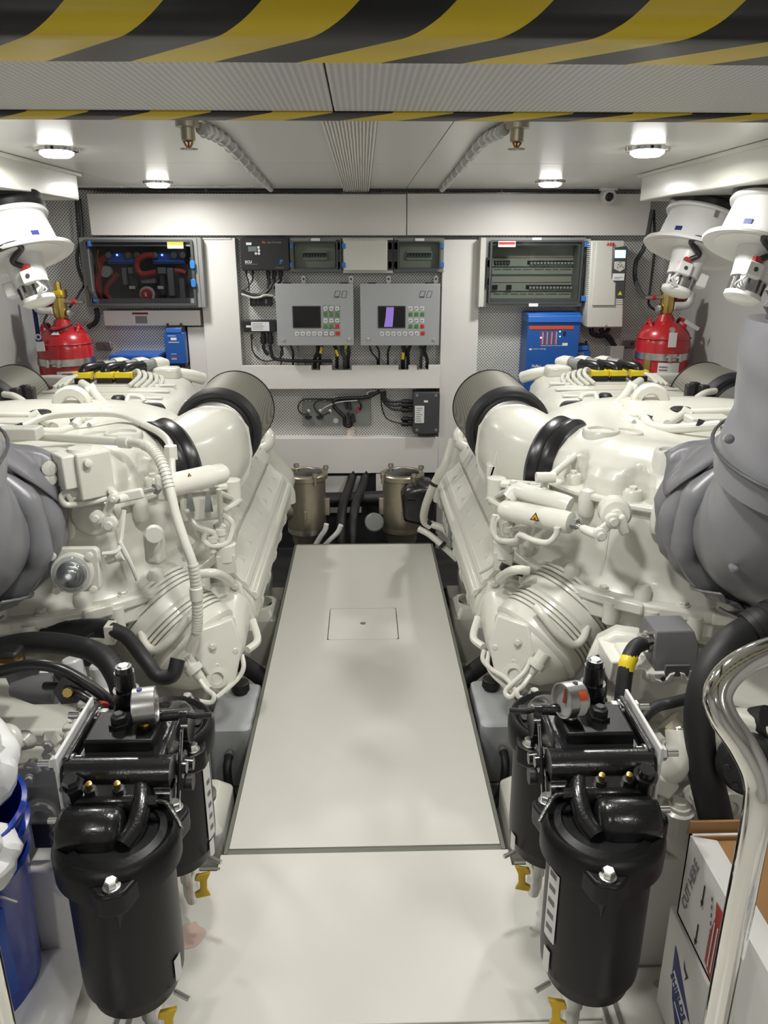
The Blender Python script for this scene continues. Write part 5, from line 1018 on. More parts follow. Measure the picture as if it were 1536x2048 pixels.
# square valve box
cb = P(180, 945, Y=1.90); Rb = Matrix.Rotation(0.72, 3, 'Z')
vb = G().box(cb, (0.088, 0.080, 0.118), Rb).build('valve_box', 'engine2', EL, 0.005)
G().box(cb + Rb @ Vector((-0.05, 0.01, 0.015)), (0.05, 0.07, 0.085), Rb).build('box_flange', 'engine', vb, 0.004)
for dx, dz in ((-0.02, 0.038), (0.03, -0.045)): G().lathe(cb + Rb @ Vector((dx, -0.040, dz)), Rb @ Vector((0, -1, 0)), [(0, 0.010), (0.012, 0.010), (0.014, 0.005)], 12).build('cap_screw', 'engine', vb)
G().lathe(cb + Rb @ Vector((-0.044, -0.015, -0.01)), Rb @ Vector((-1, 0, 0)), [(0, 0.012), (0.002, 0.012), (0.002, 0.008)], 14, e=1.6).build('oval_plug', 'engine', vb)
G().lathe(cb + Vector((-0.02, 0, 0.057)), ZA, [(0, 0.03), (0.008, 0.028)], 16).build('top_plug', 'engine', vb)
G().tube([P(162, 985, Y=1.88), P(140, 980, Y=1.86), P(125, 990, Y=1.85), P(124, 1002, Y=1.85), P(140, 1010, Y=1.86), P(200, 1000, Y=1.88), P(230, 990, Y=1.9)], 0.008, 10).build('hydraulic_line', 'engine', EL)
G().lathe(P(155, 982, Y=1.875), (0.9, 0, 0.2), [(-0.015, 0.014), (0.0, 0.014), (0.0, 0.018), (0.014, 0.018)], 6).build('line_union', 'engine', EL)
for y in (935, 955): G().lathe(P(100, y, Y=1.87), (0.3, -1, 0.1), [(0, 0.018), (0.02, 0.018), (0.022, 0.01)], 12).build('cap_screw', 'engine', EL)
G().box(P(95, 955, Y=1.92), (0.07, 0.08, 0.09)).build('valve_mount', 'engine', EL, 0.01)
# round glass cup with its square flange
c = P(152, 1140, Y=1.83); ax = Vector((0.06, -1, 0.12)).normalized(); u_ = ZA.cross(ax).normalized() * -1; v_ = ax.cross(u_) * -1
cup = G().prism(rrect(-0.058, -0.058, 0.058, 0.058, 0.014), c, XA, (0, 0.12, 1), -0.022).build('breather_flange', 'engine', EL, 0.003)
for sx in (-1, 1):
    for sz in (-1, 1): G().lathe(c + Vector((sx * 0.046, -0.018, sz * 0.046)), ax, [(0, 0.010), (0.010, 0.010), (0.011, 0.005)], 12).build('cap_screw', 'engine', cup)
G().lathe(c + ax * 0.02, ax, [(0, 0.052), (0.012, 0.052), (0.014, 0.045)], 36).build('cup_ring', 'engine', cup)
for k, (r, h) in enumerate(((0.042, 0.012), (0.034, 0.024), (0.026, 0.034), (0.018, 0.042))): G().lathe(c + ax * 0.02, ax, [(h - 0.010, r + 0.001), (h, r), (h + 0.002, r - 0.006)], 30).build('spring_step', 'steel', cup)
G().ball(c + ax * 0.066, 0.009, 12, 8).build('white_button', 'white', cup)
G().lathe(c + ax * 0.03, ax, [(0, 0.046), (0.012, 0.045), (0.026, 0.038), (0.036, 0.026), (0.042, 0.010), (0.043, 0.0)], 36).build('glass_cup', 'dome', cup)
G().lathe(c + Vector((0.075, 0.02, 0.02)), (1, 0, 0.35), [(0, 0.014), (0.03, 0.014), (0.03, 0.018), (0.045, 0.018)], 10).build('line_union', 'engine', EL)
G().tube([P(205, 1108, Y=1.83), P(235, 1102, Y=1.84), P(242, 1075, Y=1.86), P(248, 1020, Y=1.88)], 0.006, 8).build('hydraulic_line', 'engine', EL); G().tube([P(240, 1085, Y=1.85), P(258, 1120, Y=1.85), P(275, 1160, Y=1.86)], 0.006, 8).build('hydraulic_line', 'engine', EL)
# lifting lug on the left casing
c = P(308, 1072, Y=1.98); G().box(c - Vector((0, 0, 0.03)), (0.05, 0.05, 0.10), Matrix.Rotation(-0.3, 3, 'Z')).build('lifting_lug', 'engine', EL, 0.015); G().lathe(c + Vector((0.01, -0.03, 0.02)), (0.25, -1, 0), [(0, 0.024), (0.018, 0.022), (0.018, 0.008)], 18).build('lug_eye', 'engine', EL)
# long corrugated harness conduit
pts = [P(x, y, Y=yy) for x, y, yy in ((20, 862, 2.3), (70, 872, 2.25), (160, 878, 2.2), (250, 884, 2.15), (282, 888, 2.1), (305, 900, 2.05), (325, 930, 2.0), (340, 980, 1.97), (352, 1030, 1.95), (370, 1085, 1.93), (386, 1130, 1.92), (392, 1180, 1.92), (395, 1230, 1.92), (392, 1265, 1.92), (378, 1300, 1.93))]
con = G().tube(pts, 0.013, 12).build('harness_conduit', 'engine', EL)
sp = spline(pts, 14)
def rings_on(i0, i1, step, r):
    for i in range(i0, i1, step): G().lathe(sp[i], sp[i + 1] - sp[i], [(-0.0028, r), (0.0028, r)], 12).build('corrugation', 'engine', con)
rings_on(14 * 4 + 4, 14 * 7, 2, 0.0155); rings_on(14 * 10, 14 * 13, 2, 0.0155)
for i in (14 * 3, 14 * 11 + 2): G().lathe(sp[i], sp[i + 1] - sp[i], [(-0.02, 0.018), (0.02, 0.018)], 14).build('coupler', 'engine', con, 0.003)
G().tube([P(30, 860, Y=2.5), P(90, 835, Y=2.6), P(160, 828, Y=2.6), P(240, 830, Y=2.55), P(300, 855, Y=2.4), P(325, 870, Y=2.3), P(340, 890, Y=2.2), P(343, 920, Y=2.15), P(345, 960, Y=2.12)], 0.011, 10).build('coolant_pipe', 'engine', EL)
G().lathe(P(342, 905, Y=2.16), ZA, [(-0.02, 0.018), (0.02, 0.018)], 8).build('pipe_union', 'engine', EL)
G().box(P(25, 866, Y=2.2), (0.16, 0.06, 0.035)).build('cable_duct', 'engine', EL, 0.005)
# ================================================================== exhaust lagging
def lagging(s, lab):
    t = empty('exhaust_lagging', (s * 0.95, 1.6, 0.66), lab, 'exhaust pipe')
    def wr(i, k, amp): return 1 + amp * (math.sin(k * 3 + i * 1.7) * 0.5 + math.sin(k * 5 - i * 0.9 + 1) * 0.35 + math.sin(k * 2 + i * 0.4) * 0.4)
    def sleeve(pts, rad, name, amp, n=40, kk=8):
        g = G(s); pts = spline(pts, kk); rings = []; u = None
        for i, p in enumerate(pts):
            d = (pts[min(i + 1, len(pts) - 1)] - pts[max(i - 1, 0)]).normalized()
            if u is None: u = ortho(d)[1]
            u = (u - d * u.dot(d)).normalized(); w = d.cross(u); f = i / (len(pts) - 1); r = rad(f)
            rings.append([p + (u * math.cos(2 * PI * k / n) + w * math.sin(2 * PI * k / n)) * r * wr(i * 0.6, 2 * PI * k / n, amp) for k in range(n)])
        g.loft(rings); return g.build(name, 'lag', t, angle=70)
    sleeve([(0.97, 1.915, 0.85), (0.97, 1.83, 0.85)], lambda f: 0.172 + 0.015 * math.sin(f * PI), 'collar', 0.02)
    g = G(s)
    for y, r in ((1.895, 0.178), (1.832, 0.184), (1.768, 0.178)):
        c = Vector((0.97, y, 0.85)); rings = []
        for i in range(44):
            a = 2 * PI * i / 44; rr = r * (1 + 0.012 * math.sin(a * 7 + y * 40)); d = Vector((math.cos(a), 0, math.sin(a))); pt = c + d * rr; tr = 0.032 * (1 + 0.10 * math.sin(a * 9 + y * 30) + 0.06 * math.sin(a * 17))
            rings.append([pt + d * tr * math.cos(k * PI / 6) + YA * tr * 1.0 * math.sin(k * PI / 6) for k in range(12)])
        q = G(s); q.loft(rings, closed=True); q.build('padded_ring', 'lag', t, angle=70)
    sleeve([(0.97, 1.80, 0.85), (0.97, 1.70, 0.865), (0.97, 1.60, 0.925), (0.97, 1.535, 1.03), (0.968, 1.51, 1.16)], lambda f: 0.150 + 0.055 * math.sin(min(1, f * 1.6) * PI / 2), 'elbow_cover', 0.012)
    sleeve([(0.962, 1.51, 1.03), (0.965, 1.49, 1.14), (0.967, 1.48, 1.25), (0.97, 1.478, 1.365)], lambda f: 0.222 + 0.006 * math.sin(f * 9), 'riser_cover', 0.014)
    q = G(s); q.lathe((0.97, 1.478, 1.34), ZA, [(0, 0.19), (0.02, 0.19)] + [(0.04 + i * 0.03 + j * 0.015, 0.195 if j else 0.185) for i in range(14) for j in (0, 1)] + [(0.468, 0.19)], 40); q.build('riser_pipe', 'rubber', t)
    # loose flap of cloth
    base = [R_(1328, 905, 1.90), R_(1370, 888, 1.88), R_(1425, 870, 1.82), R_(1470, 845, 1.78)]; tip = [R_(1330, 990, 1.84), R_(1365, 965, 1.80), R_(1415, 930, 1.76), R_(1470, 900, 1.72)]
    rows = []
    for j in range(7):
        f = j / 6; rows.append([a.lerp(b, f) + Vector((0, -0.012 * math.sin(f * PI * 2 + i * 0.4), 0.010 * math.sin(f * 6 + i * 0.5))) for i, (a, b) in enumerate(zip(spline(base, 4), spline(tip, 4)))])
    q = G(s); n = len(rows[0]); q.add([p for r in rows for p in r], [(j * n + i, j * n + i + 1, (j + 1) * n + i + 1, (j + 1) * n + i) for j in range(6) for i in range(n - 1)])
    o = q.build('loose_flap', 'lag', t, angle=75); md = o.modifiers.new('thick', 'SOLIDIFY'); md.thickness = 0.004
    for a0, a1, ya, yb, rr_ in ((4.05, 4.6, 1.80, 1.64, 0.218), (4.35, 5.6, 1.74, 1.54, 0.222)):
        vs_ = []; nn = 14
        for j in range(5):
            f = j / 4
            for i in range(nn + 1):
                a = a0 + (a1 - a0) * i / nn; r = rr_ + 0.006 * math.sin(i * 1.1 + j); vs_.append(Vector((0.97 + r * math.cos(a), ya + (yb - ya) * f, 0.85 + 0.045 * f + r * math.sin(a))))
        q = G(s); q.add(vs_, [(j * (nn + 1) + i, j * (nn + 1) + i + 1, (j + 1) * (nn + 1) + i + 1, (j + 1) * (nn + 1) + i) for j in range(4) for i in range(nn)]); o = q.build('loose_flap', 'lag', t, angle=70); md = o.modifiers.new('thick', 'SOLIDIFY'); md.thickness = 0.005
    for px, py, yy in ((1458, 878, 1.33), (1468, 1138, 1.50)): q = G(s); q.lathe(R_(px, py, yy), (-0.3, -1, 0.2), [(-0.03, 0.007), (0.004, 0.009), (0.006, 0.004)], 12); q.build('lacing_stud', 'lag', t)
    # lacing seams
    q = G(s); q.tube([Vector((0.96, 1.50, 1.1)) + Vector((0.235 * math.cos(a), 0.235 * math.sin(a) * 0.98, 0.05 * math.sin(a))) for a in [k * 2 * PI / 20 for k in range(20)]], 0.004, 6, k=2, closed=True); q.build('seam', 'dgrey', t)
    return t
lagging(1, 'grey padded exhaust lagging with tall riser in front of the right engine')
lagging(-1, 'grey padded exhaust lagging at the left picture edge by the round gauge')
# ================================================================== air ducts and fans
for s, nm in ((-1, 'left'), (1, 'right')):
    t = empty('air_duct', (s * 1.53, 3.0, 1.69), f'cream boxed air duct under the ceiling on the {nm} wall', 'duct')
    G().span((s * 1.215, 2.42, 1.70), (s * WX, 3.6, CZ)).build('duct_box', 'duct', t, 0.004)
    G().span((s * 1.20, 2.40, 1.795), (s * WX, 3.62, CZ - 0.001)).build('top_flange', 'duct', t, 0.002)
def fan(s, c, lab, tags=True):
    c = Vector(c); a = Vector((-s * 0.32, -0.17, -0.93)).normalized()
    t = empty('ventilation_fan', c, lab, 'fan')
    G().lathe(c, a, [(-0.215, 0.138), (-0.155, 0.138)], 40).build('rubber_sleeve', 'rubberg', t)
    G().lathe(c, a, [(-0.225, 0.140), (-0.205, 0.154), (-0.19, 0.146), (-0.175, 0.154), (-0.155, 0.146)], 40, cap=False).build('sleeve_fold', 'rubberg', t)
    G().lathe(c, a, [(-0.155, 0.150), (-0.147, 0.153), (-0.140, 0.150), (-0.138, 0.135)], 44).build('upper_flange', 'white', t)
    G().lathe(c, a, [(-0.145, 0.135), (-0.02, 0.150), (-0.002, 0.155)], 44).build('casing', 'white', t)
    G().lathe(c, a, [(-0.012, 0.15), (-0.012, 0.192), (-0.004, 0.197), (0.002, 0.192), (-0.004, 0.15), (-0.01, 0.12), (-0.01, 0.0)], 48).build('lower_flange', 'white', t)
    G().lathe(c, a, [(-0.008, 0.075), (0.05, 0.066), (0.085, 0.062), (0.10, 0.062)], 28).build('motor_hub', 'white', t)
    m = G().lathe(c, a, [(0.10, 0.054), (0.150, 0.054)], 28).build('motor', 'brushed', t)
    G().lathe(c, a, [(0.150, 0.062), (0.165, 0.062), (0.175, 0.050), (0.178, 0.0)], 28).build('end_cap', 'white', t)
    _, u, w = ortho(a)
    for k in range(9):
        d = u * math.cos(k * 0.7) + w * math.sin(k * 0.7); G().box(c + a * 0.125 + d * 0.055, (0.008, 0.008, 0.042), ZA.rotation_difference(a).to_matrix()).build('stator_slot', 'dark', m)
    fr = (Vector((0, -1, 0)) - a * Vector((0, -1, 0)).dot(a)).normalized(); sd = fr.cross(a)
    tb = G().box(c + a * 0.085 + fr * 0.068 - sd * s * 0.03, (0.058, 0.03, 0.05), Matrix((sd, fr, -a)).transposed()).build('terminal_box', 'white', t, 0.005)
    G().lathe(c + a * 0.085 + fr * 0.084 - sd * s * 0.03, fr, [(0, 0.008), (0.002, 0.008), (0.002, 0.004)], 12).build('box_screw', 'dgrey', tb)
    G().box(c + a * 0.050 + fr * 0.068 - sd * s * 0.028, (0.028, 0.022, 0.016), Matrix((sd, fr, -a)).transposed()).build('red_seal', 'redcable', tb)
    G().tube([c + a * 0.045 + fr * 0.07 - sd * s * 0.02, c + a * 0.02 + fr * 0.09, c - a * 0.0 + fr * 0.12 - sd * s * 0.06, c - a * 0.01 + fr * 0.165 - sd * s * 0.06, c + a * 0.0 + fr * 0.19 + sd * s * 0.02, c + a * 0.004 + fr * 0.17 + sd * s * 0.12, c + a * 0.004 + fr * 0.09 + sd * s * 0.21], 0.011, 10).build('supply_cable', 'black', t)
    for k in (0.4, 1.2, 2.2): G().tube([c + a * 0.10 + fr * 0.07 - sd * s * 0.04, c + a * (0.13 + 0.01 * k) + fr * 0.08 - sd * s * (0.055 + 0.01 * k), c + a * 0.155 + fr * 0.065 - sd * s * 0.03], 0.003, 6).build('white_lead', 'white', t)
    G().box(c + a * 0.09 + sd * s * 0.08 , (0.05, 0.05, 0.055), Matrix((sd, fr, -a)).transposed()).build('bracket', 'white', t, 0.006)
    if tags:
        d = (fr * 0.9 + sd * s * 0.45).normalized(); G().box(c - a * 0.065 + d * 0.145, (0.055, 0.004, 0.062), Matrix((a.cross(d), d, -a)).transposed()).build('rating_label', 'label', t)
        d2 = (fr * 0.6 - sd * s * 0.8).normalized(); G().box(c - a * 0.045 + d2 * 0.148, (0.028, 0.004, 0.016), Matrix((a.cross(d2), d2, -a)).transposed()).build('blue_mark', 'navy', t)
    d3 = (fr * 0.98 - sd * s * 0.1).normalized(); G().box(c - a * 0.128 + d3 * 0.14, (0.014, 0.01, 0.03), Matrix((a.cross(d3), d3, -a)).transposed()).build('clip', 'steel', t)
fan(1, P(1381, 506, Y=3.3), 'white axial fan hanging from the right duct beside the fire cylinder valve')
fan(1, P(1519, 503, Y=2.75), 'white axial fan nearest the right picture edge')
fan(-1, P(45, 519, Y=3.1), 'white axial fan hanging from the left duct')
# ================================================================== sea strainers and what lies behind the walkway
G().span((-0.70, 4.54, -0.40), (0.66, WY, 0.20)).build('panel', 'dark', wb)  # dark sheet, paints the black shade behind the strainers
G().span((-0.66, 3.9, -0.30), (0.62, WY, -0.28)).build('bilge_shade_sheet', 'dark', fl)  # dark sheet, paints the bilge shade past the walkway end
def strainer(px, lab, band):
    c = P(px, 1000, Y=4.10); x, y = c.x, 4.10; zt = P(px, 958, Y=4.02).z + 0.02
    t = empty('sea_strainer', (x, y, -0.28), lab, 'strainer', 'sea strainers')
    G().lathe((x, y, -0.28), ZA, [(0, 0.06), (0.02, 0.075), (0.20, 0.075), (0.22, 0.085), (0.25, 0.085), (0.27, 0.10), (0.30, 0.108), (0.28 + zt - 0.03, 0.108)], 40).build('body', 'bronze', t)
    G().lathe((x, y, zt - 0.04), ZA, [(0, 0.112), (0.006, 0.122), (0.030, 0.122), (0.036, 0.116), (0.038, 0.095), (0.030, 0.09)], 40, cap=False).build('lid_ring', 'bronze', t)
    G().lathe((x, y, zt - 0.012), ZA, [(0, 0.095), (0.006, 0.094), (0.007, 0.0)], 36).build('sight_lid', 'screen', t)
    for k in range(4):
        a = 0.5 + k * PI / 2; p = Vector((x + 0.124 * math.cos(a), y + 0.124 * math.sin(a), zt - 0.02)); G().lathe(p, ZA, [(-0.03, 0.010), (0.02, 0.010), (0.02, 0.017), (0.036, 0.014)], 12).build('wing_nut', 'bronze', t)
    G().lathe((x, y, 0.0), ZA, [(0, 0.110), (0.03, 0.110)], 40, cap=False).build('band', 'steel' if band else 'bronze', t)
    sx = -1 if band else 1
    G().cyl((x + sx * 0.05, y - 0.02, 0.13), (x + sx * 0.16, y - 0.02, 0.13), 0.065, n=24).build('side_port', 'bronze', t)
    G().box((x - sx * 0.115, y - 0.01, 0.14), (0.03, 0.02, 0.10)).build('side_lug', 'bronze', t, 0.004)
    G().lathe((x, y, -0.20), ZA, [(0, 0.080), (0.03, 0.083), (0.06, 0.080)], 30).build('hose_clamp', 'steel', t)
    G().box((x, y - 0.108, 0.12), (0.018, 0.01, 0.05)).build('cast_mark', 'bronze', t, 0.003)
strainer(613, 'bronze sea strainer with clear lid at the left end of the walkway', True)
strainer(804, 'bronze sea strainer with clear lid beside the black moulded cover', False)
t = empty('pump_cover', P(850, 1080, Y=3.98), 'black moulded cover beside the right sea strainer', 'cover')
c = P(838, 1010, Y=3.95); g = G(); rings = []
for i, (yy, r) in enumerate(((3.90, 0.78), (3.92, 0.95), (3.98, 1.0), (4.12, 0.9))):
    rings.append([Vector((P(x, y, Y=3.95).x * 1.0, yy, P(x, y, Y=3.95).z)).lerp(Vector((c.x, yy, c.z)), 1 - r) for x, y in ((801, 985), (812, 972), (840, 965), (868, 968), (872, 1000), (868, 1045), (838, 1048), (806, 1040))])
g.loft(rings); g.build('shell', 'blackg', t, 0.01)
G().box(P(822, 1003, Y=3.89), (0.05, 0.006, 0.006)).build('moulded_slot', 'black', t)
o = G().lathe(P(747, 1043, Y=4.05), (0.1, -1, 0.25), [(0, 0.05), (0.05, 0.052), (0.056, 0.045), (0.058, 0)], 28).build('grey_cap', 'mgrey'); tag(o, 'round grey plastic cap between the two sea strainers', 'cap')
for i, (a, b, lab) in enumerate((((704, 950), (684, 1085), 'left of the two thick black hoses rising between the sea strainers'), ((730, 950), (708, 1085), 'right of the two thick black hoses rising between the sea strainers'))):
    o = G().tube([P(a[0] + 3, 940, Y=4.525), P(a[0], 955, Y=4.51), P(a[0] - 6, 975, Y=4.42), P((a[0] + b[0]) / 2 - 8, 1010, Y=4.2), P(b[0] - 2, 1060, Y=4.05), P(b[0], 1140, Y=3.98)], 0.027, 14).build('bilge_hose', 'rubber'); tag(o, lab, 'hose')
for i, (pts, lab) in enumerate(([[(628, 1095), (640, 1075), (650, 1060), (653, 1048)], 'white hose at the foot of the left sea strainer, nearer to it'], [[(642, 1098), (660, 1080), (675, 1065), (682, 1050)], 'white hose at the foot of the left sea strainer, farther right'])):
    o = G().tube([P(x, y, Y=3.95) for x, y in pts], 0.014, 10).build('drain_hose', 'white'); tag(o, lab, 'hose')
o = G().tube([P(570, 998, Y=4.3), P(640, 1000, Y=4.35), P(720, 998, Y=4.35), P(800, 995, Y=4.3)], 0.045, 14).build('cross_pipe', 'black'); tag(o, 'black horizontal pipe running behind both sea strainers', 'pipe')
WB(575, 940, 600, 975, 4.5, 4.53, 'panel', 'panel', wb); WB(752, 948, 772, 985, 4.5, 4.53, 'panel', 'panel', wb)
# ================================================================== expansion tanks and engine feet along the walkway
def tank(s, lab):
    x0, x1, y0, y1, zt = 0.385, 0.535, 2.21, 2.51, -0.02
    t = empty('header_tank', (s * 0.46, 2.36, -0.26), lab, 'tank', 'coolant header tanks')
    g = G(s); rings = []
    for z, k in ((-0.25, 0.94), (-0.24, 1.0), (-0.06, 1.0), (-0.025, 0.98), (zt, 0.93)):
        cx, cy = (x0 + x1) / 2, (y0 + y1) / 2; hx, hy = (x1 - x0) / 2 * k, (y1 - y0) / 2 * k
        rings.append([Vector((cx + x, cy + y, z)) for x, y in rrect(-hx, -hy, hx, hy, 0.025)])
    g.loft(rings); g.build('body', 'tank', t, angle=50)
    c = Vector((0.455, 2.445, zt)); q = G(s); q.lathe(c, ZA, [(0, 0.026), (0.012, 0.026), (0.012, 0.034), (0.04, 0.032), (0.044, 0.026), (0.044, 0)], 12); q.build('cap', 'black', t)
    q = G(s); q.lathe((0.46, 2.205, -0.10), -YA, [(0, 0.012), (0.02, 0.012), (0.02, 0.017), (0.03, 0.017)], 10); q.build('outlet', 'bronze', t)
    q = G(s); q.tube([(0.46, 2.18, -0.10), (0.458, 2.13, -0.11), (0.448, 2.10, -0.17), (0.42, 2.08, -0.23), (0.38, 2.05, -0.24)], 0.014, 10); q.build('outlet_hose', 'rubber', t)
    q = G(s); q.tube([(0.47, 2.44, -0.21), (0.47, 2.25, -0.21)], 0.008, 6, raw=True); q.build('foot_rail', 'tank', t)
    q = G(s); q.span((0.45, 2.50, -0.40), (0.52, 2.56, -0.05)); q.span((0.40, 2.20, -0.40), (0.52, 2.50, -0.25)); q.build('stand', 'bilge', t)
tank(-1, 'grey plastic header tank with black cap on the left of the walkway'); tank(1, 'grey plastic header tank with black cap on the right of the walkway')
for s, side in ((-1, 'left'), (1, 'right')):
    for y, nm in ((1.72, 'near'), (3.12, 'far')):
        t = empty('engine_mount', (s * 0.46, y + 0.1, -0.4), f'cream {nm} engine mount in the gap on the {side} of the walkway', 'mount')
        g = G(s); zt = 0.02 if nm == 'near' else -0.04
        g.loft([[Vector((x, yy, z)) for x, yy in rrect(0.40 + k, y + k, 0.56 - k, y + 0.22 - k, 0.02)] for z, k in ((-0.40, 0.0), (zt - 0.04, 0.0), (zt, 0.03))]); g.build('housing', 'engine', t, 0.004, angle=50)
        q = G(s); q.lathe((0.48, y + 0.11, zt), ZA, [(0, 0.05), (0.012, 0.05), (0.014, 0.04), (0.006, 0.034)], 26); q.build('cap_plate', 'steel', t)
        q = G(s); q.span((0.39, y - 0.02, -0.40), (0.60, y + 0.24, -0.30)); q.build('foot', 'engine2', t, 0.006); bolt(t, (0.42, y + 0.01, -0.30), ZA, 0.012, 0.014, s=s)
    o = G(s).tube([(0.545, 2.75, -0.05), (0.48, 2.72, -0.07), (0.38, 2.66, -0.12), (0.30, 2.6, -0.2)], 0.035, 14).build('bilge_pipe', 'rubber'); tag(o, f'black pipe passing under the walkway on the {side} side', 'pipe')
# ================================================================== duplex fuel filters
def fuel_filter(s, cx, lab):
    t = empty('duplex_fuel_filter', (s * cx, 1.27, 0.14), lab, 'fuel filter', 'duplex fuel filters')
    dx = cx - 0.44
    def V(x, y, z): return Vector((x + dx, y, z))
    def g(): return G(s)
    def cap(cy, bolts, nm):
        c = V(0.44, cy, 0)
        q = g(); q.lathe(c, ZA, [(0.165, 0.03), (0.17, 0.06), (0.185, 0.078), (0.215, 0.083), (0.22, 0.090), (0.25, 0.092), (0.505, 0.093)], 48); b = q.build('bowl', 'blackm', t)
        q = g(); q.lathe(c, ZA, [(0.470, 0.098), (0.476, 0.108), (0.520, 0.109), (0.532, 0.104), (0.537, 0.097), (0.533, 0.090), (0.530, 0.086), (0.534, 0.078), (0.536, 0.074), (0.531, 0.070), (0.530, 0.0)], 56); l = q.build('lid', 'blackm', t)
        for a in bolts:
            d = Vector((math.cos(a), math.sin(a), 0)); w = Vector((-d.y, d.x, 0)); o_ = c + d * 0.105
            q = g(); q.prism([(-0.055, -0.035), (0.055, -0.035), (0.022, 0.024), (0.010, 0.030), (-0.010, 0.030), (-0.022, 0.024)], o_ + ZA * 0.488, -w if False else w, d, 0.0) if False else None
            pts = [(-0.055, -0.03), (0.055, -0.03), (0.023, 0.022), (0.012, 0.029), (-0.012, 0.029), (-0.023, 0.022)]
            q = g(); q.loft([[o_ + w * x + d * y + ZA * z for x, y in pts] for z in (0.475, 0.518)]); q.build('bolt_ear', 'blackm', l, 0.005)
            bolt(t, o_ + d * 0.008 + ZA * 0.518, ZA, 0.011, 0.016, 'steel', 'lid_bolt', s)
            q = g(); pk = [(-0.03, -0.01), (0.03, -0.01), (0.0, 0.018)]; q.loft([[c + d * (0.088 + y * k) + w * x * k + ZA * z for x, y in pk] for z, k in ((0.40, 0.2), (0.475, 1.0))]); q.build('ear_rib', 'blackm', l, 0.002)
        # drain
        q = g(); q.lathe(c + Vector((-0.03, -0.02, 0)), ZA, [(0.06, 0.012), (0.085, 0.018), (0.12, 0.018), (0.125, 0.022), (0.175, 0.022)], 14); q.build('drain_stub', 'steel', t)
        q = g(); h = c + Vector((-0.062, -0.045, 0.135)); R = Matrix.Rotation(0.25, 3, 'Z')
        q.prism([(-0.02, -0.026), (0.012, -0.026), (0.016, -0.014), (0.004, -0.010), (0.004, 0.010), (0.016, 0.014), (0.012, 0.026), (-0.02, 0.026), (-0.012, 0.010), (-0.012, -0.010)], h, (1, -0.25, 0), (0, 0.35, 1), 0.012); q.build('drain_handle', 'ochre', t, 0.002)
        q = g(); q.cyl(c + Vector((-0.085, -0.05, 0.215)), c + Vector((-0.115, -0.065, 0.213)), 0.005, n=8); q.build('sensor_screw', 'steel', t)
        return c
    c1 = cap(1.11, (math.radians(-102), math.radians(19), math.radians(138)), 'near'); c2 = cap(1.44, (math.radians(105), math.radians(225), math.radians(-20)), 'far')
    # sides facing the aisle carry the stickers: wrap them on the bowl
    def sticker(c, a0, a1, z0, z1, m, nm):
        q = g(); n = 8; vs = []
        for z in (z0, z1): vs += [c + Vector((-0.0945 * math.cos(a0 + (a1 - a0) * i / n), -0.0945 * math.sin(a0 + (a1 - a0) * i / n), z)) for i in range(n + 1)]
        q.add(vs, [(i, i + 1, n + 2 + i, n + 1 + i) for i in range(n)]); return q.build(nm, m, t)
    sticker(c2, 0.10, 0.42, 0.25, 0.44, 'label', 'instruction_sticker') if s < 0 else sticker(c1, 0.15, 0.50, 0.30, 0.455, 'label', 'instruction_sticker')
    cc = c2 if s < 0 else c1
    for k in range(5): z0 = (0.27 if s < 0 else 0.32) + k * 0.03; q = g(); a = (0.18, 0.32) if s < 0 else (0.22, 0.42); vs = [cc + Vector((-0.0952 * math.cos(x), -0.0952 * math.sin(x), z)) for z in (z0, z0 + 0.012) for x in a]; q.add(vs, [(0, 1, 3, 2)]); q.build('sticker_print', 'print', t)
    sticker(c1, 0.20, 0.42, 0.225, 0.275, 'label', 'warning_sticker'); sticker(c2, 0.22, 0.42, 0.20, 0.245, 'label', 'warning_sticker')
    # head casting between the two bowls
    q = g(); q.span(V(0.375, 1.205, 0.50), V(0.545, 1.37, 0.610)); hb = q.build('head_block', 'blackg', t, 0.012)
    q = g(); q.span(V(0.40, 1.235, 0.605), V(0.53, 1.335, 0.632)); q.build('head_top', 'blackm', hb, 0.005)
    q = g(); q.lathe(V(0.36, 1.205, 0.585), XA, [(0, 0.030), (0.19, 0.030)], 24); q.build('cross_barrel', 'blackg', hb)
    q = g(); q.lathe(V(0.36, 1.195, 0.545), XA, [(0, 0.026), (0.19, 0.026)], 24); q.build('cross_barrel', 'blackg', hb)
    q = g(); q.lathe(V(0.36, 1.365, 0.575), XA, [(0, 0.035), (0.19, 0.035)], 24); q.build('cross_barrel', 'blackg', hb)
    q = g(); q.loft([[V(x, y, z) for y, z in ((1.20, 0.50), (1.145, 0.505), (1.135, 0.555), (1.145, 0.575), (1.20, 0.59))] for x in (0.405, 0.535)]); q.build('front_step', 'blackg', hb, 0.006)
    # rounded inlet hump over the near lid
    q = g(); hs = []
    for x, k in ((0.425, 0.55), (0.432, 0.9), (0.447, 1.0), (0.522, 1.0), (0.532, 0.93), (0.537, 0.6)):
        hs.append([V(x, 1.105 + 0.040 * k * math.cos(a), 0.535 + 0.048 * k * math.sin(a)) for a in [PI * i / 12 for i in range(13)]] + [V(x, 1.105 - 0.040 * k, 0.52), V(x, 1.105 + 0.040 * k, 0.52)])
    q.loft(hs); q.build('inlet_hump', 'blackg', hb, angle=60)
    q = g(); q.tube([V(0.415, 1.19, 0.572), V(0.405, 1.15, 0.562), V(0.405, 1.11, 0.545), V(0.42, 1.075, 0.532)], 0.018, 12); q.build('cast_runner', 'blackg', hb)
    q = g(); q.tube([V(0.40, 1.37, 0.57), V(0.40, 1.42, 0.56), V(0.43, 1.46, 0.535)], 0.034, 12); q.build('cast_runner', 'blackg', hb)
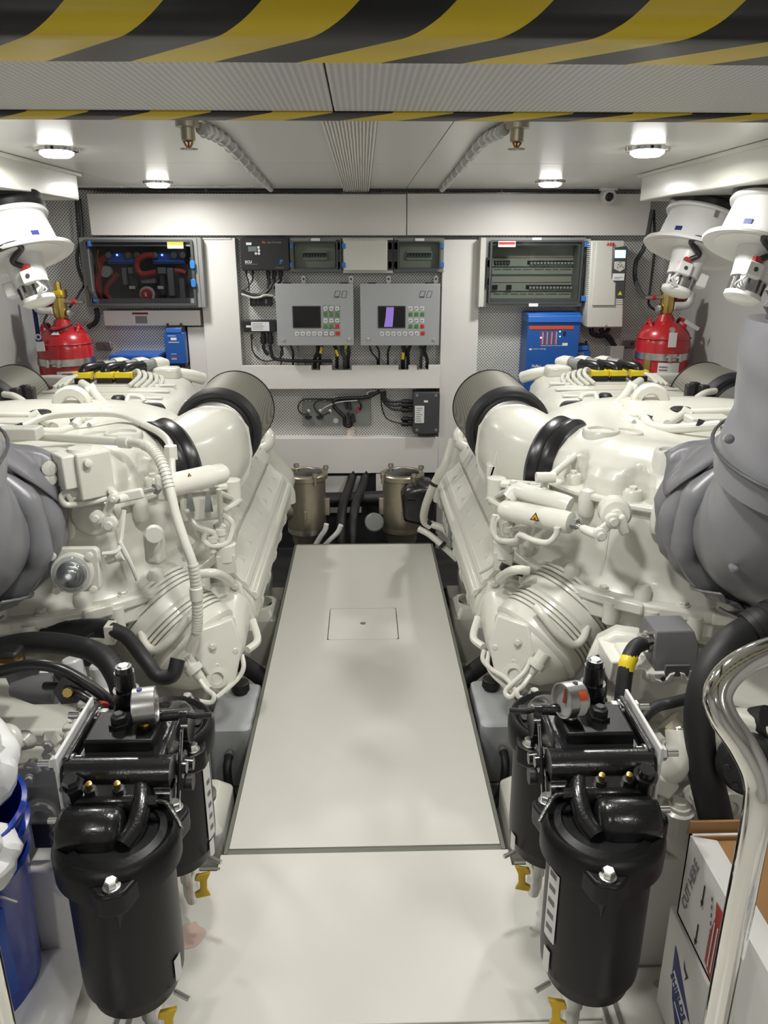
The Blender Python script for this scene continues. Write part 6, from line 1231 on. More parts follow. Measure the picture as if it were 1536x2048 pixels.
    q = g(); q.prism(rrect(-0.075, -0.03, 0.075, 0.03, 0.01), V(0.43, 1.45, 0.533), XA, YA, 0.006); q.build('far_lid_pad', 'blackm', hb, 0.002)
    # plugs on the front step
    for x in (0.445, 0.495):
        q = g(); q.lathe(V(x, 1.160, 0.572), (0, -0.25, 1), [(0, 0.011), (0.018, 0.011), (0.019, 0.007)], 6); p = q.build('bleed_plug', 'black', hb)
        q = g(); q.lathe(V(x, 1.156, 0.590), (0, -0.25, 1), [(0, 0.006), (0.012, 0.006), (0.013, 0.003)], 10); q.build('brass_tip', 'brass', p)
    q = g(); q.lathe(V(0.525, 1.165, 0.545), (0, -0.2, 1), [(0, 0.022), (0.05, 0.019), (0.05, 0.022), (0.056, 0.022), (0.056, 0.016), (0.07, 0.014)], 6 if s < 0 else 18); q.build('vent_plug', 'blackg', hb)
    q = g(); q.lathe(V(0.475, 1.285, 0.632), ZA, [(0, 0.021), (0.008, 0.021), (0.008, 0.016), (0.022, 0.016), (0.024, 0.011), (0.028, 0.009)], 6); q.build('top_plug', 'black', hb); 
    q = g(); q.lathe(V(0.475, 1.285, 0.655), ZA, [(0, 0.011), (0.003, 0.010)], 6); q.build('plug_face', 'steel', hb)
    # tall transducer behind
    q = g(); q.lathe(V(0.485, 1.37, 0.60), ZA, [(0, 0.028), (0.06, 0.026), (0.06, 0.020), (0.10, 0.020), (0.10, 0.017), (0.112, 0.016)], 16); q.build('transducer', 'blackg', hb); q = g(); q.lathe(V(0.485, 1.37, 0.712), ZA, [(0, 0.012), (0.003, 0.01)], 6); q.build('transducer_bolt', 'steel', hb)
    q = g(); q.tube([V(0.485, 1.40, 0.60), V(0.50, 1.43, 0.60), V(0.53, 1.45, 0.56)], 0.02, 10); q.build('cast_runner', 'blackg', hb)
    # pressure gauge
    ga = Vector((-0.985, 0.16, 0.03)) if s < 0 else Vector((-0.93, -0.34, 0.1)); gc = V(0.428 if s < 0 else 0.42, 1.29, 0.672)
    ga.normalize()
    q = g(); q.lathe(gc - ga * 0.018, ga, [(0, 0.033), (0.002, 0.035), (0.028, 0.035), (0.042, 0.0345), (0.043, 0.032), (0.032, 0.0312)], 36); gg = q.build('pressure_gauge', 'brushed', t)
    q = g(); q.lathe(gc, ga, [(0.0142, 0.0312), (0.0150, 0.0312)], 32); q.build('dial', 'gdial', gg)
    q = g(); _, u, w = ortho(ga); q.lathe(gc + ga * 0.0175, ZA * 0.98 + w * 0.12, [(-0.004, 0.004), (0.024, 0.002)], 8); q.build('needle', 'redp', gg)
    q = g(); q.lathe(gc, ga, [(0.0225, 0.0325), (0.0235, 0.0315), (0.0238, 0.0)], 32); q.build('glass', 'clear', gg)
    q = g(); q.lathe(gc - ZA * 0.035, -ZA, [(0, 0.010), (0.004, 0.010), (0.004, 0.013), (0.018, 0.013)], 8); q.build('gauge_stem', 'brass' if s < 0 else 'steel', gg)
    q = g(); q.lathe(gc + ZA * 0.034 - ga * 0.004, ZA, [(0, 0.006), (0.0025, 0.005)], 12); q.build('fill_plug', 'navy' if s < 0 else 'ink', gg)
    if s > 0:
        q = g(); n_ = Vector((0.1, -0.9, 0.45)).normalized(); q.lathe(gc - ga * 0.018, ga, [(0.004, 0.0354), (0.020, 0.0354)], 36, cap=False); 
        wv = Vector((0, 0, 1)); 
        for z0, z1, m, nm in ((0.006, 0.022, 'orange', 'calibration_sticker'), (-0.030, 0.004, 'label', 'gauge_label')):
            q = g(); vs = []
            for k in range(7):
                a = -0.9 + 0.7 * k / 6 if m == 'orange' else -0.9 + 1.4 * k / 6
            _, u, w = ortho(ga)
            # bands round the case on the camera side
            up = ZA - ga * ZA.dot(ga); up.normalize(); fr = Vector((0, -1, 0)) - ga * Vector((0, -1, 0)).dot(ga); fr = (fr - up * fr.dot(up)).normalized()
            a0, a1 = ((0.45, 0.95) if m == 'orange' else (-0.6, 0.38)); vs = []
            for e_ in (-0.012, 0.006):
                for k in range(7):
                    a = a0 + (a1 - a0) * k / 6; vs.append(gc + ga * e_ + (fr * math.cos(a) + up * math.sin(a)) * 0.0355)
            q.add(vs, [(i, i + 1, 8 + i, 7 + i) for i in range(6)]); q.build(nm, m, gg)
    # switch lever reaching over the far lid, and its links
    q = g(); q.lathe(V(0.40, 1.30, 0.642), (-1, 0.12, 0), [(0, 0.012), (0.035, 0.012), (0.035, 0.009), (0.05, 0.008)], 10); q.build('lever_hub', 'blackg', t)
    q = g(); q.tube([V(0.355, 1.305, 0.642), V(0.33, 1.30, 0.640), V(0.30, 1.30, 0.642)], 0.006, 8); q.build('lever', 'blackg', t)
    for yy, zz in ((1.25, 0.56), (1.30, 0.53)): q = g(); q.lathe(V(0.375, yy, zz), -XA, [(0, 0.028), (0.012, 0.028), (0.014, 0.015), (0.03, 0.012)], 16); q.build('valve_disc', 'blackg', t)
    q = g(); q.loft([[V(x, y, z) for y, z in ((1.18, 0.49), (1.195, 0.49), (1.28, 0.63), (1.265, 0.63))] for x in (0.352, 0.358)]); q.build('link_plate', 'blackg', t, 0.002)
    q = g(); q.lathe(V(0.35, 1.245, 0.53), -XA, [(0, 0.016), (0.016, 0.016)], 12); q.build('link_knob', 'black', t)
    q = g(); q.tube([V(0.392, 1.145, 0.567), V(0.362, 1.145, 0.565), V(0.345, 1.13, 0.556), V(0.322, 1.10, 0.545)], 0.0045, 8); q.build('bleed_pipe', 'blackg', t)
    q = g(); q.lathe(V(0.40, 1.147, 0.567), -XA, [(0, 0.010), (0.025, 0.010)], 6); q.build('pipe_nut', 'blackg', t)
    # mounting plates and through bolts
    q = g(); q.span(V(0.545, 1.20, 0.44), V(0.558, 1.385, 0.62)); q.build('mounting_flange', 'blackg', t, 0.004)
    q = g(); q.span(V(0.562, 1.19, 0.30), V(0.569, 1.395, 0.628)); q.build('mounting_plate', 'white', t, 0.002)
    for yy, zz in ((1.215, 0.60), (1.37, 0.60), (1.215, 0.47)):
        bolt(t, V(0.545, yy, zz), -XA, 0.013, 0.018, 'steel', 'flange_bolt', s); bolt(t, V(0.569, yy, zz), XA, 0.014, 0.016, 'steel', 'flange_nut', s)
        q = g(); q.cyl(V(0.58, yy, zz), V(0.607, yy, zz), 0.007, n=10); q.build('stud_end', 'steel', t)
    return t
fuel_filter(-1, 0.44, 'left black duplex fuel filter with steel pressure gauge, beside the blue bucket')
fuel_filter(1, 0.42, 'right black duplex fuel filter with red-needled dial gauge and orange sticker')
# plinths the filters are bolted to
for s, side in ((-1, 'left'), (1, 'right')):
    t = empty('filter_plinth', (s * 0.66, 1.42, 0), f'grey painted plinth on the floor behind the {side} fuel filter', 'plinth')
    g = G(s); g.loft([[Vector((x, y, z)) for x, y in ((x0, 1.27), (0.70, 1.27), (0.70, 1.385), (x0, 1.385))] for z, x0 in ((0.0, 0.555), (0.30, 0.60))]); g.build('body', 'panel', t, 0.006)
    q = G(s); q.span((0.48, 1.02, 0.0), (0.66, 1.265, 0.006)); q.build('base_plate', 'floor', t, 0.002)
    q = G(s); q.lathe((0.625, 1.22, 0.006), ZA, [(0, 0.014), (0.002, 0.013), (0.001, 0.006)], 18); q.build('screw', 'steel', t)
    for x in (0.485, 0.51): q = G(s); q.span((x, 0.9, 0.0), (x + 0.008, 1.262, 0.014)); q.build('edge_rail', 'strip', t)
# ================================================================== gearboxes below the casings
def gearbox(s, lab):
    t = empty('gearbox', (s * 0.98, 1.65, -0.2), lab, 'gearbox', 'gearboxes')
    def g(): return G(s)
    q = g(); q.loft([[Vector((x, y, z)) for x, z in ((0.66, -0.30), (0.62, -0.10), (0.62, 0.30), (0.66, 0.40), (1.45, 0.40), (1.5, 0.30), (1.5, -0.3))] for y in (1.47, 1.84)]); b = q.build('housing', 'engine', t, 0.025)
    q = g(); q.span((0.645, 1.455, 0.355), (1.45, 1.49, 0.415)); q.build('joint_flange', 'engine', t, 0.006)
    q = g(); q.span((0.63, 1.46, 0.13), (1.46, 1.485, 0.16)); q.build('joint_flange', 'engine', t, 0.005)
    for i in range(7): bolt(t, Vector((0.68 + i * 0.07, 1.452, 0.385)), -YA, 0.009, 0.009, 'engine', s=s); bolt(t, Vector((0.67 + i * 0.075, 1.47, 0.415)), ZA, 0.010, 0.010, 'engine', s=s)
    for x, z, r in ((0.74, 0.285, 0.034), (0.665, 0.285, 0.028), (0.84, 0.27, 0.045), (0.74, 0.06, 0.04), (0.9, 0.05, 0.05)):
        q = g(); q.lathe((x, 1.47, z), -YA, [(0, r * 1.25), (0.012, r * 1.2), (0.016, r), (0.024, r * 0.95), (0.024, r * 0.5), (0.014, r * 0.45), (0.014, 0)], 26); q.build('bearing_cover', 'engine', t)
    q = g(); q.span((0.70, 1.55, 0.395), (1.10, 1.80, 0.44)); q.build('control_block', 'engine', t, 0.012)
    q = g(); q.span((0.63, 1.50, 0.40), (0.69, 1.78, 0.46)); q.build('control_block', 'engine', t, 0.01)
    for i in range(5): q = g(); q.span((0.625, 1.52 + i * 0.05, 0.455), (0.695, 1.54 + i * 0.05, 0.468)); q.build('cooling_rib', 'engine', t, 0.003)
    for x, y in ((0.66, 1.72), (0.74, 1.75)): 
        q = g(); q.lathe((x, y, 0.44), (0.15, 0.1, 1), [(0, 0.026), (0.07, 0.026), (0.075, 0.022)], 18); sv = q.build('solenoid', 'white', t)
        q = g(); q.box((x - 0.02, y + 0.035, 0.50), (0.035, 0.03, 0.04)); q.build('solenoid_plug', 'black', sv, 0.006)
    q = g(); q.tube([(0.62, 1.44, 0.20), (0.60, 1.42, 0.10), (0.61, 1.42, 0.0), (0.60, 1.44, -0.1)], 0.03, 12); q.build('cooler_pipe', 'engine', t)
    q = g(); q.lathe((0.63, 1.43, 0.10), (-0.1, -0.3, 1), [(-0.05, 0.045), (0.06, 0.045), (0.065, 0.052), (0.08, 0.052), (0.085, 0.04)], 24); q.build('oil_filter', 'engine', t)
    q = g(); q.span((0.60, 1.40, 0.20), (0.66, 1.47, 0.26)); q.build('filter_head', 'engine', t, 0.008)
    q = g(); q.lathe((0.68, 1.44, 0.17), (0.4, -0.6, 0.7), [(0, 0.022), (0.05, 0.022), (0.05, 0.026), (0.06, 0.026), (0.06, 0.014), (0.08, 0.012)], 14); q.build('temperature_sender', 'engine2', t)
    for i in range(3): q = g(); q.span((0.66 + i * 0.13, 1.458, -0.22), (0.68 + i * 0.13, 1.475, 0.13)); q.build('housing_rib', 'engine', t, 0.005)
    return t
GL = gearbox(-1, 'left cream gearbox beneath the engine casing, beside the blue bucket')
GR = gearbox(1, 'right cream gearbox beneath the engine casing, behind the boxes')
# details on the left gearbox
q = G(); a = P(60, 1340, Y=1.62); q.loft([[P(x, y, Y=yy) for x, y in ((5, 1340), (82, 1335), (74, 1358), (20, 1375))] for yy in (1.50, 1.60)]); q.build('valve_cover', 'hood', GL, 0.004)
G().span(P(72, 1375, Y=1.5), P(80, 1334, Y=1.6)).build('bracket_plate', 'white', GL, 0.003)
G().lathe(P(24, 1378, Y=1.5), XA, [(0, 0.016), (0.05, 0.034), (0.10, 0.034)], 18).build('sensor_cone', 'hood', GL); G().box(P(92, 1378, Y=1.5), (0.045, 0.05, 0.05)).build('sensor_plug', 'black', GL, 0.006)
G().lathe(P(140, 1380, Y=1.42), (0.1, -0.8, 0.3), [(-0.02, 0.03), (0.012, 0.03), (0.014, 0.014), (0.03, 0.012)], 6).build('black_plug', 'black', GL); G().lathe(P(138, 1383, Y=1.395), (0.1, -0.8, 0.3), [(0, 0.010), (0.014, 0.010)], 8).build('brass_tip', 'brass', GL)
G().lathe(P(208, 1408, Y=1.42), (0.3, -0.8, 0), [(-0.02, 0.016), (0.01, 0.018), (0.016, 0.012)], 12).build('red_cap', 'redcable', GL)
G().box(P(22, 1316, Y=1.62), (0.05, 0.05, 0.05)).build('sensor_plug', 'black', GL, 0.008); G().lathe(P(20, 1320, Y=1.6), ZA, [(-0.01, 0.028), (0.006, 0.028)], 14).build('brass_band', 'brass', GL)
G().tube([P(118, 1345, Y=1.5), P(128, 1358, Y=1.47), P(140, 1365, Y=1.45)], 0.012, 8).build('sensor_lead', 'black', GL)
# right gearbox: curved pipes, stainless bend, clamps, big round cover
for pts, r, m in (([P(1360, 1460, Y=1.34), P(1362, 1500, Y=1.32), P(1345, 1535, Y=1.31), P(1318, 1545, Y=1.32)], 0.030, 'engine'), ([P(1318, 1500, Y=1.36), P(1312, 1520, Y=1.34), P(1322, 1540, Y=1.32)], 0.026, 'engine'), ([P(1345, 1455, Y=1.38), P(1368, 1470, Y=1.34), P(1395, 1480, Y=1.33), P(1415, 1482, Y=1.34)], 0.018, 'chrome'), ([P(1350, 1610, Y=1.3), P(1345, 1650, Y=1.3), P(1360, 1690, Y=1.3), P(1385, 1712, Y=1.3)], 0.034, 'engine')):
    G().tube(pts, r, 14).build('oil_pipe', m, GR)
G().box(P(1320, 1562, Y=1.31), (0.055, 0.05, 0.04), Matrix.Rotation(0.5, 3, 'Y')).build('pipe_coupling', 'engine', GR, 0.006)
G().lathe(P(1350, 1455, Y=1.37), (0.6, -0.4, -0.6), [(-0.02, 0.03), (0.01, 0.03), (0.012, 0.024), (0.03, 0.024)], 6).build('pipe_nut', 'bronze', GR)
G().lathe(P(1358, 1620, Y=1.28), ZA, [(-0.05, 0.030), (0.0, 0.030), (0.004, 0.022), (0.012, 0.022), (0.012, 0.016), (0.022, 0.014)], 14).build('sender', 'engine', GR)
c = P(1245, 1330, Y=1.62); G().lathe(c, (-0.35, -0.9, 0.25), [(-0.08, 0.085), (0.0, 0.085), (0.012, 0.075), (0.014, 0.05), (0.02, 0.0)], 10).build('drive_cover', 'engine', GR, 0.006)
G().lathe(P(1470, 1465, Y=1.3), (1, -0.2, 0.3), [(-0.03, 0.032), (0.05, 0.032)], 20).build('hose_spigot', 'steel', GR)
for dx in (0.0, 0.022, 0.044): G().lathe(P(1452, 1468, Y=1.3) + Vector((dx, 0, dx * 0.2)), (1, -0.2, 0.3), [(0, 0.035), (0.012, 0.035)], 20).build('hose_clamp', 'steel', GR)
G().tube([P(1480, 1462, Y=1.3), P(1510, 1450, Y=1.28), P(1540, 1445, Y=1.26)], 0.034, 14).build('hose_end', 'rubber', GR)
c = P(1500, 1535, Y=1.22); G().lathe(c, (-0.5, -0.85, 0.1), [(-0.05, 0.062), (0.0, 0.062), (0.01, 0.052), (0.016, 0.048), (0.018, 0.0)], 28).build('pump_cover', 'black', GR)
G().lathe(c + Vector((0.0, 0.05, 0.01)), (-0.5, -0.85, 0.1), [(-0.03, 0.078), (0.01, 0.078), (0.018, 0.068)], 10).build('pump_flange', 'engine', GR, 0.006)
for k in range(6): bolt(GR, c + Vector((-0.008 + 0.034 * math.cos(k * 1.05), -0.014 - 0.020 * math.cos(k * 1.05), 0.042 * math.sin(k * 1.05))), (-0.5, -0.85, 0.1), 0.008, 0.008, 'black')
rnd = random.Random(5)
for i in range(7):
    x, y = 1290 + rnd.random() * 180, 1420 + rnd.random() * 250; p = P(x, y, Y=1.44); G().lathe(p, (rnd.uniform(-.3, .3), -1, rnd.uniform(0, .5)), [(-0.02, 0.026), (0.002, rnd.uniform(0.016, 0.024)), (0.004, 0.012), (0.010, 0.010)], rnd.choice((6, 16, 20))).build('cast_boss', 'engine', GR)
for i in range(5):
    x, y = 10 + rnd.random() * 110, 1420 + rnd.random() * 190; p = P(x, y, Y=1.45); G().lathe(p, (rnd.uniform(-.3, .3), -1, rnd.uniform(0, .5)), [(-0.02, 0.024), (0.002, rnd.uniform(0.014, 0.022)), (0.004, 0.010), (0.008, 0.008)], rnd.choice((6, 16, 20))).build('cast_boss', 'engine', GL)
q = G().box(P(85, 1670, Y=1.30), (0.035, 0.006, 0.06)).build('rating_plate', 'ink', GL)
G().tube([P(0, 1462, Y=1.4), P(20, 1465, Y=1.38), P(28, 1482, Y=1.37), P(20, 1510, Y=1.36), P(5, 1535, Y=1.36)], 0.017, 12).build('cooler_pipe', 'engine', GL)
G().tube([P(60, 1528, Y=1.42), P(72, 1532, Y=1.41), P(78, 1545, Y=1.40)], 0.006, 8).build('wire_loop', 'white', GL)
# ================================================================== power connector box on the right gearbox
t = empty('power_connector', P(1350, 1420, Y=1.5), 'cream junction box with grey hood and cable gland above the right gearbox', 'connector')
a = P(1262, 1318, Y=1.50); b = P(1405, 1412, Y=1.50)
G().span((a.x, 1.50, b.z), (b.x, 1.62, a.z - 0.02)).build('junction_box', 'engine', t, 0.008)
G().span((P(1215, 1345, Y=1.56).x, 1.54, b.z + 0.04), (a.x + 0.01, 1.66, a.z - 0.03)).build('side_plate', 'engine', t, 0.004)
hb_ = [(1303, 1345), (1392, 1345)]; 
g = G(); z0, z1 = P(1350, 1346, Y=1.48).z, P(1350, 1278, Y=1.48).z; x0, x1 = P(1312, 1343, Y=1.48).x, P(1396, 1343, Y=1.48).x
g.loft([[Vector((x, y, z0)) for x, y in ((x0, 1.485), (x1, 1.485), (x1, 1.60), (x0, 1.60))], [Vector((x, y, z1 - 0.03)) for x, y in ((x0 - 0.002, 1.50), (x1 + 0.004, 1.50), (x1 + 0.004, 1.60), (x0 - 0.002, 1.60))], [Vector((x, y, z1)) for x, y in ((x0 + 0.004, 1.515), (x1 - 0.004, 1.515), (x1 - 0.004, 1.595), (x0 + 0.004, 1.595))]])
g.build('hood', 'hood', t, 0.003)
G().span((x0 - 0.02, 1.478, z0 - 0.016), (x1 + 0.02, 1.61, z0 + 0.002)).build('hood_seat', 'engine', t, 0.004)
for xx in (x0 + 0.012, x1 - 0.012):
    G().prism([(-0.03, 0.0), (-0.022, -0.022), (0.0, -0.03), (0.022, -0.022), (0.03, 0.0), (0.018, -0.004), (0.012, -0.016), (0.0, -0.02), (-0.012, -0.016), (-0.018, -0.004)], (xx, 1.474, z0 + 0.004), XA, ZA, -0.006).build('locking_lever', 'engine', t, 0.002); G().lathe((xx, 1.47, z0 - 0.006), -YA, [(0, 0.006), (0.004, 0.006)], 10).build('lever_pin', 'dgrey', t)
G().span(((x0 + x1) / 2 - 0.028, 1.478, z0 - 0.01), ((x0 + x1) / 2 + 0.028, 1.484, z0 + 0.02)).build('hood_tongue', 'hood', t, 0.002)
for px, py, r in ((1305, 1282, 0.022), (1262, 1368, 0.026)):
    p = P(px, py, Y=1.53); G().lathe(p + Vector((0.03, 0, 0)), -XA, [(0, r), (0.025, r), (0.025, r * 1.12), (0.045, r * 1.12), (0.045, r * 0.9), (0.06, r * 0.86)], 18).build('cable_gland', 'chrome', t)
    for k in range(3): G().lathe(p + Vector((0.022 - k * 0.012, 0, 0)), -XA, [(0, r * 1.06), (0.004, r * 1.06)], 18).build('gland_ring', 'bronze', t)
pts = [P(1290, 1285, Y=1.53), P(1270, 1295, Y=1.50), P(1255, 1325, Y=1.47), P(1247, 1370, Y=1.45), P(1243, 1420, Y=1.43), P(1240, 1450, Y=1.42)]
cb_ = G().tube(pts, 0.017, 14).build('power_cable', 'rubber', t); G().tube([pts[1].lerp(pts[2], 0.6), pts[2], pts[2].lerp(pts[3], 0.35)], 0.0182, 14).build('yellow_sleeve', 'yellow', cb_)
# ================================================================== hoses and cables over the gearboxes
def hose(pts, r, m, lab, n=14, cat='hose', rings=None):
    w = [P(p[0], p[1], Y=p[2]) for p in pts]; o = G().tube(w, r, n, 8).build('hose' if cat == 'hose' else 'cable', m); tag(o, lab, cat)
    if rings:
        sp_ = spline(w, 10)
        for i in range(0, len(sp_) - 1, rings): G().lathe(sp_[i], sp_[i + 1] - sp_[i], [(-0.006, r * 1.05), (0.006, r * 1.05)], 14).build('hose_rib', m, o)
    return o
hose(((1720, 1180, 1.55), (1600, 1215, 1.45), (1500, 1262, 1.40), (1445, 1305, 1.36), (1412, 1370, 1.33), (1402, 1450, 1.31), (1410, 1540, 1.29), (1428, 1620, 1.27), (1445, 1700, 1.25)), 0.034, 'rubber', 'thick black hose curving down between the power connector and chrome rail', 18)
hose(((1680, 1190, 1.50), (1580, 1222, 1.43), (1530, 1245, 1.405), (1500, 1262, 1.40)), 0.039, 'rubber', 'ribbed black hose end at the right edge under the grey lagging', 18, rings=4)
hose(((1430, 1395, 1.30), (1390, 1395, 1.36), (1345, 1405, 1.40), (1310, 1415, 1.40), (1285, 1440, 1.38), (1270, 1475, 1.36)), 0.012, 'rubber', 'thin black hose arching from the mounting plate to the thick hose', 12)
hose(((1300, 1270, 1.75), (1240, 1290, 1.70), (1195, 1330, 1.62), (1150, 1385, 1.55), (1120, 1430, 1.5)), 0.020, 'rubber', 'black hose running diagonally behind the right dial gauge', 14)
hose(((1185, 1330, 1.6), (1195, 1370, 1.55), (1190, 1420, 1.5), (1205, 1450, 1.45)), 0.022, 'rubber', 'black hose dropping behind the right fuel filter transducer', 14)
hose(((-20, 1300, 1.72), (60, 1285, 1.70), (140, 1290, 1.68), (200, 1310, 1.64), (232, 1350, 1.60), (248, 1400, 1.56), (262, 1450, 1.52)), 0.026, 'rubber', 'thick black hose arching over the left gearbox', 16)
hose(((222, 1258, 1.80), (255, 1275, 1.78), (290, 1320, 1.72), (315, 1352, 1.70), (345, 1350, 1.70), (356, 1318, 1.72)), 0.019, 'rubber', 'black hose sagging between left casing and bellows', 14)
hose(((-20, 1262, 1.92), (100, 1262, 1.90), (180, 1256, 1.88), (222, 1258, 1.84)), 0.026, 'rubber', 'black hose lying close beneath the left casing flange', 14)
hose(((-10, 1345, 1.42), (60, 1330, 1.42), (120, 1338, 1.42), (180, 1372, 1.42), (225, 1410, 1.42), (240, 1440, 1.42)), 0.012, 'rubberg', 'upper of two black cables looping to the left pressure gauge block', 12, 'cable')
hose(((90, 1372, 1.44), (130, 1375, 1.42), (170, 1395, 1.40), (210, 1425, 1.40), (238, 1450, 1.40)), 0.009, 'rubberg', 'lower of two black cables looping to the left pressure gauge block', 12, 'cable')
hose(((195, 1262, 1.85), (172, 1280, 1.8), (185, 1310, 1.75), (225, 1330, 1.7)), 0.004, 'black', 'thin black cord looped under the left casing flange', 8, 'cable')
o = G().box(P(610 / 2.743, 1050 + 590 / 2.743, Y=1.80), (0.022, 0.04, 0.05)).build('hose_clip', 'engine2'); tag(o, 'pale clip holding the black hose under the left casing', 'clip')
# right loose wires by the header tank
o = G().tube([P(968, 1300, Y=2.05), P(966, 1320, Y=2.03), P(985, 1340, Y=2.0), P(1010, 1355, Y=1.95), P(1030, 1380, Y=1.9), P(1020, 1395, Y=1.88), P(1012, 1380, Y=1.9), P(1048, 1345, Y=1.92), P(1062, 1318, Y=1.95)], 0.007, 8).build('loose_wire', 'engine'); tag(o, 'pale loose wire loop above the right header tank', 'cable')
# ================================================================== bucket, bags, boxes, handrails
bx, by = -0.805, 1.18
t = empty('plastic_bucket', (bx, by, 0.0), 'blue plastic bucket draped with white plastic at the left edge', 'bucket')
prof = [(0.0, 0.125), (0.005, 0.132), (0.44, 0.152), (0.445, 0.163), (0.47, 0.165), (0.472, 0.155), (0.50, 0.158), (0.505, 0.165), (0.512, 0.165), (0.514, 0.156), (0.50, 0.150), (0.02, 0.126), (0.018, 0.0)]
G().lathe((bx, by, 0.0005), ZA, prof, 56).build('body', 'bucket', t)
G().lathe((bx, by, 0.40), ZA, [(0, 0.152), (0.008, 0.158), (0.016, 0.153)], 56, cap=False).build('hoop', 'bucket', t)
G().tube([(bx + 0.16 * math.cos(a), by + 0.165 * math.sin(a), 0.42 - 0.20 * abs(math.sin(a + 0.6))) for a in [(-2.2 + k * 0.24) for k in range(9)]], 0.003, 6).build('bail_handle', 'steel', t)
curved_label(bx, by, 0.150, 0.55, 1.15, 0.16, 0.36, mat('blue_print', (0.02, 0.07, 0.36), 0.3), t, 'printed_panel')
def rag(name, c, rx, ry, rz, seed, lab):
    rnd = random.Random(seed); bm = bmesh.new(); bmesh.ops.create_icosphere(bm, subdivisions=4, radius=1.0)
    ph = [(Vector((rnd.uniform(-1, 1), rnd.uniform(-1, 1), rnd.uniform(-1, 1))).normalized() * rnd.uniform(2, 7), rnd.uniform(0, 6)) for _ in range(9)]
    for v in bm.verts:
        d = v.co.normalized(); k = 1 + sum(0.065 * abs(math.sin(d.dot(p) + f)) for p, f in ph) - 0.22; v.co = Vector((d.x * rx * k, d.y * ry * k, d.z * rz * k))
    me = bpy.data.meshes.new(name); bm.to_mesh(me); bm.free(); me.polygons.foreach_set('use_smooth', [True] * len(me.polygons)); me.set_sharp_from_angle(angle=math.radians(22)); me.materials.append(M['rag'])
    o = bpy.data.objects.new(name, me); col.objects.link(o); place(o, None, c); tag(o, lab, 'plastic bag'); return o
rag('plastic_bag', (-0.80, 1.21, 0.60), 0.13, 0.11, 0.10, 2, 'crumpled white plastic bag bulging out of the blue bucket')
o = rag('plastic_bag', (-0.735, 1.12, 0.47), 0.095, 0.07, 0.065, 5, 'torn flap of white plastic hanging over the bucket rim')
# clear liner trailing from the bucket foot
rag('plastic_bag', (-0.66, 1.13, 0.055), 0.06, 0.16, 0.05, 9, 'crumpled translucent plastic on the floor at the bucket foot')
def handrail(s, pts, lab):
    b = Vector(pts[-1]); t = empty('handrail', (s * b.x, b.y, 0), lab, 'handrail', 'stainless handrails')
    q = G(s); q.tube(pts, 0.0195, 20, 8); q.build('tube', 'chrome', t)
    q = G(s); q.lathe(b, ZA, [(0, 0.04), (0.006, 0.04), (0.008, 0.022)], 24); q.build('foot_flange', 'chrome', t)
handrail(1, [(0.90, 1.00, 0.985), (0.70, 0.98, 0.975), (0.575, 0.955, 0.962), (0.515, 0.935, 0.945), (0.488, 0.918, 0.918), (0.492, 0.900, 0.890), (0.515, 0.878, 0.855), (0.532, 0.862, 0.815), (0.535, 0.853, 0.76), (0.533, 0.85, 0.55), (0.533, 0.85, 0.30), (0.533, 0.85, 0.0)], 'polished stainless handrail curving down in front of the cardboard boxes')
handrail(-1, [(0.90, 1.0, 1.0), (0.62, 0.90, 0.98), (0.56, 0.86, 0.93), (0.547, 0.85, 0.80), (0.545, 0.85, 0.4), (0.545, 0.85, 0.0)], 'stainless handrail post at the lower left picture corner')
# cardboard boxes
def carton(x0, x1, y0, y1, z0, z1, lab, rot=0.0, opened=False):
    c = Vector(((x0 + x1) / 2, (y0 + y1) / 2, z0)); t = empty('cardboard_box', c, lab, 'box', 'cardboard cartons'); t.rotation_euler = (0, 0, 0)
    w = 0.005
    if opened:
        for a, b in (((x0, y0, z0), (x0 + w, y1, z1)), ((x1 - w, y0, z0), (x1, y1, z1)), ((x0, y0, z0), (x1, y0 + w, z1)), ((x0, y1 - w, z0), (x1, y1, z1)), ((x0, y0, z0), (x1, y1, z0 + w))): G().span(a, b).build('side', 'card', t)
        for a, b in (((x0 + w, y0 + w, z0 + w), (x0 + w + .002, y1 - w, z1 - .002)), ((x0 + w, y1 - w - .002, z0 + w), (x1 - w, y1 - w, z1 - .002)), ((x0 + w, y0 + w, z0 + w), (x1 - w, y1 - w, z0 + w + .002))): G().span(a, b).build('lining', 'kraft', t)
    else: G().span((x0, y0, z0), (x1, y1, z1)).build('body', 'card', t, 0.003)
    return t
bx0 = 0.605
A_ = carton(bx0, 0.93, 0.80, 1.16, 0.27, 0.46, 'open white carton with brown lining and CUT HERE lettering', opened=True)
B_ = carton(bx0 - 0.005, 0.93, 0.78, 1.18, 0.012, 0.268, 'white carton with blue shield emblem at the bottom of the stack')
C_ = carton(0.60, 0.95, 0.40, 0.77, 0.012, 0.40, 'white carton with red border nearest the lower right corner')
# flaps of the open carton
Rf = Matrix.Rotation(0.28, 3, 'X'); G().box((0.77, 1.17, 0.466), (0.325, 0.005, 0.03), Matrix.Rotation(0.1, 3, 'X')).build('flap', 'kraft', A_)
G().loft([[Vector(p) for p in ((bx0, 0.80, 0.46), (bx0, 1.15, 0.46), (bx0 + 0.05, 1.15, 0.448), (bx0 + 0.05, 0.80, 0.448))], [Vector(p) for p in ((bx0, 0.80, 0.463), (bx0, 1.15, 0.463), (bx0 + 0.05, 1.15, 0.452), (bx0 + 0.05, 0.80, 0.452))]]).build('flap', 'card', A_)
nf = G().box((0.78, 0.845, 0.452), (0.31, 0.13, 0.005), Matrix.Rotation(-0.22, 3, 'X')).build('flap', 'card', A_)
G().box((0.79, 1.06, 0.438), (0.27, 0.18, 0.006), Matrix.Rotation(0.12, 3, 'X')).build('inner_flap', 'kraft', A_)
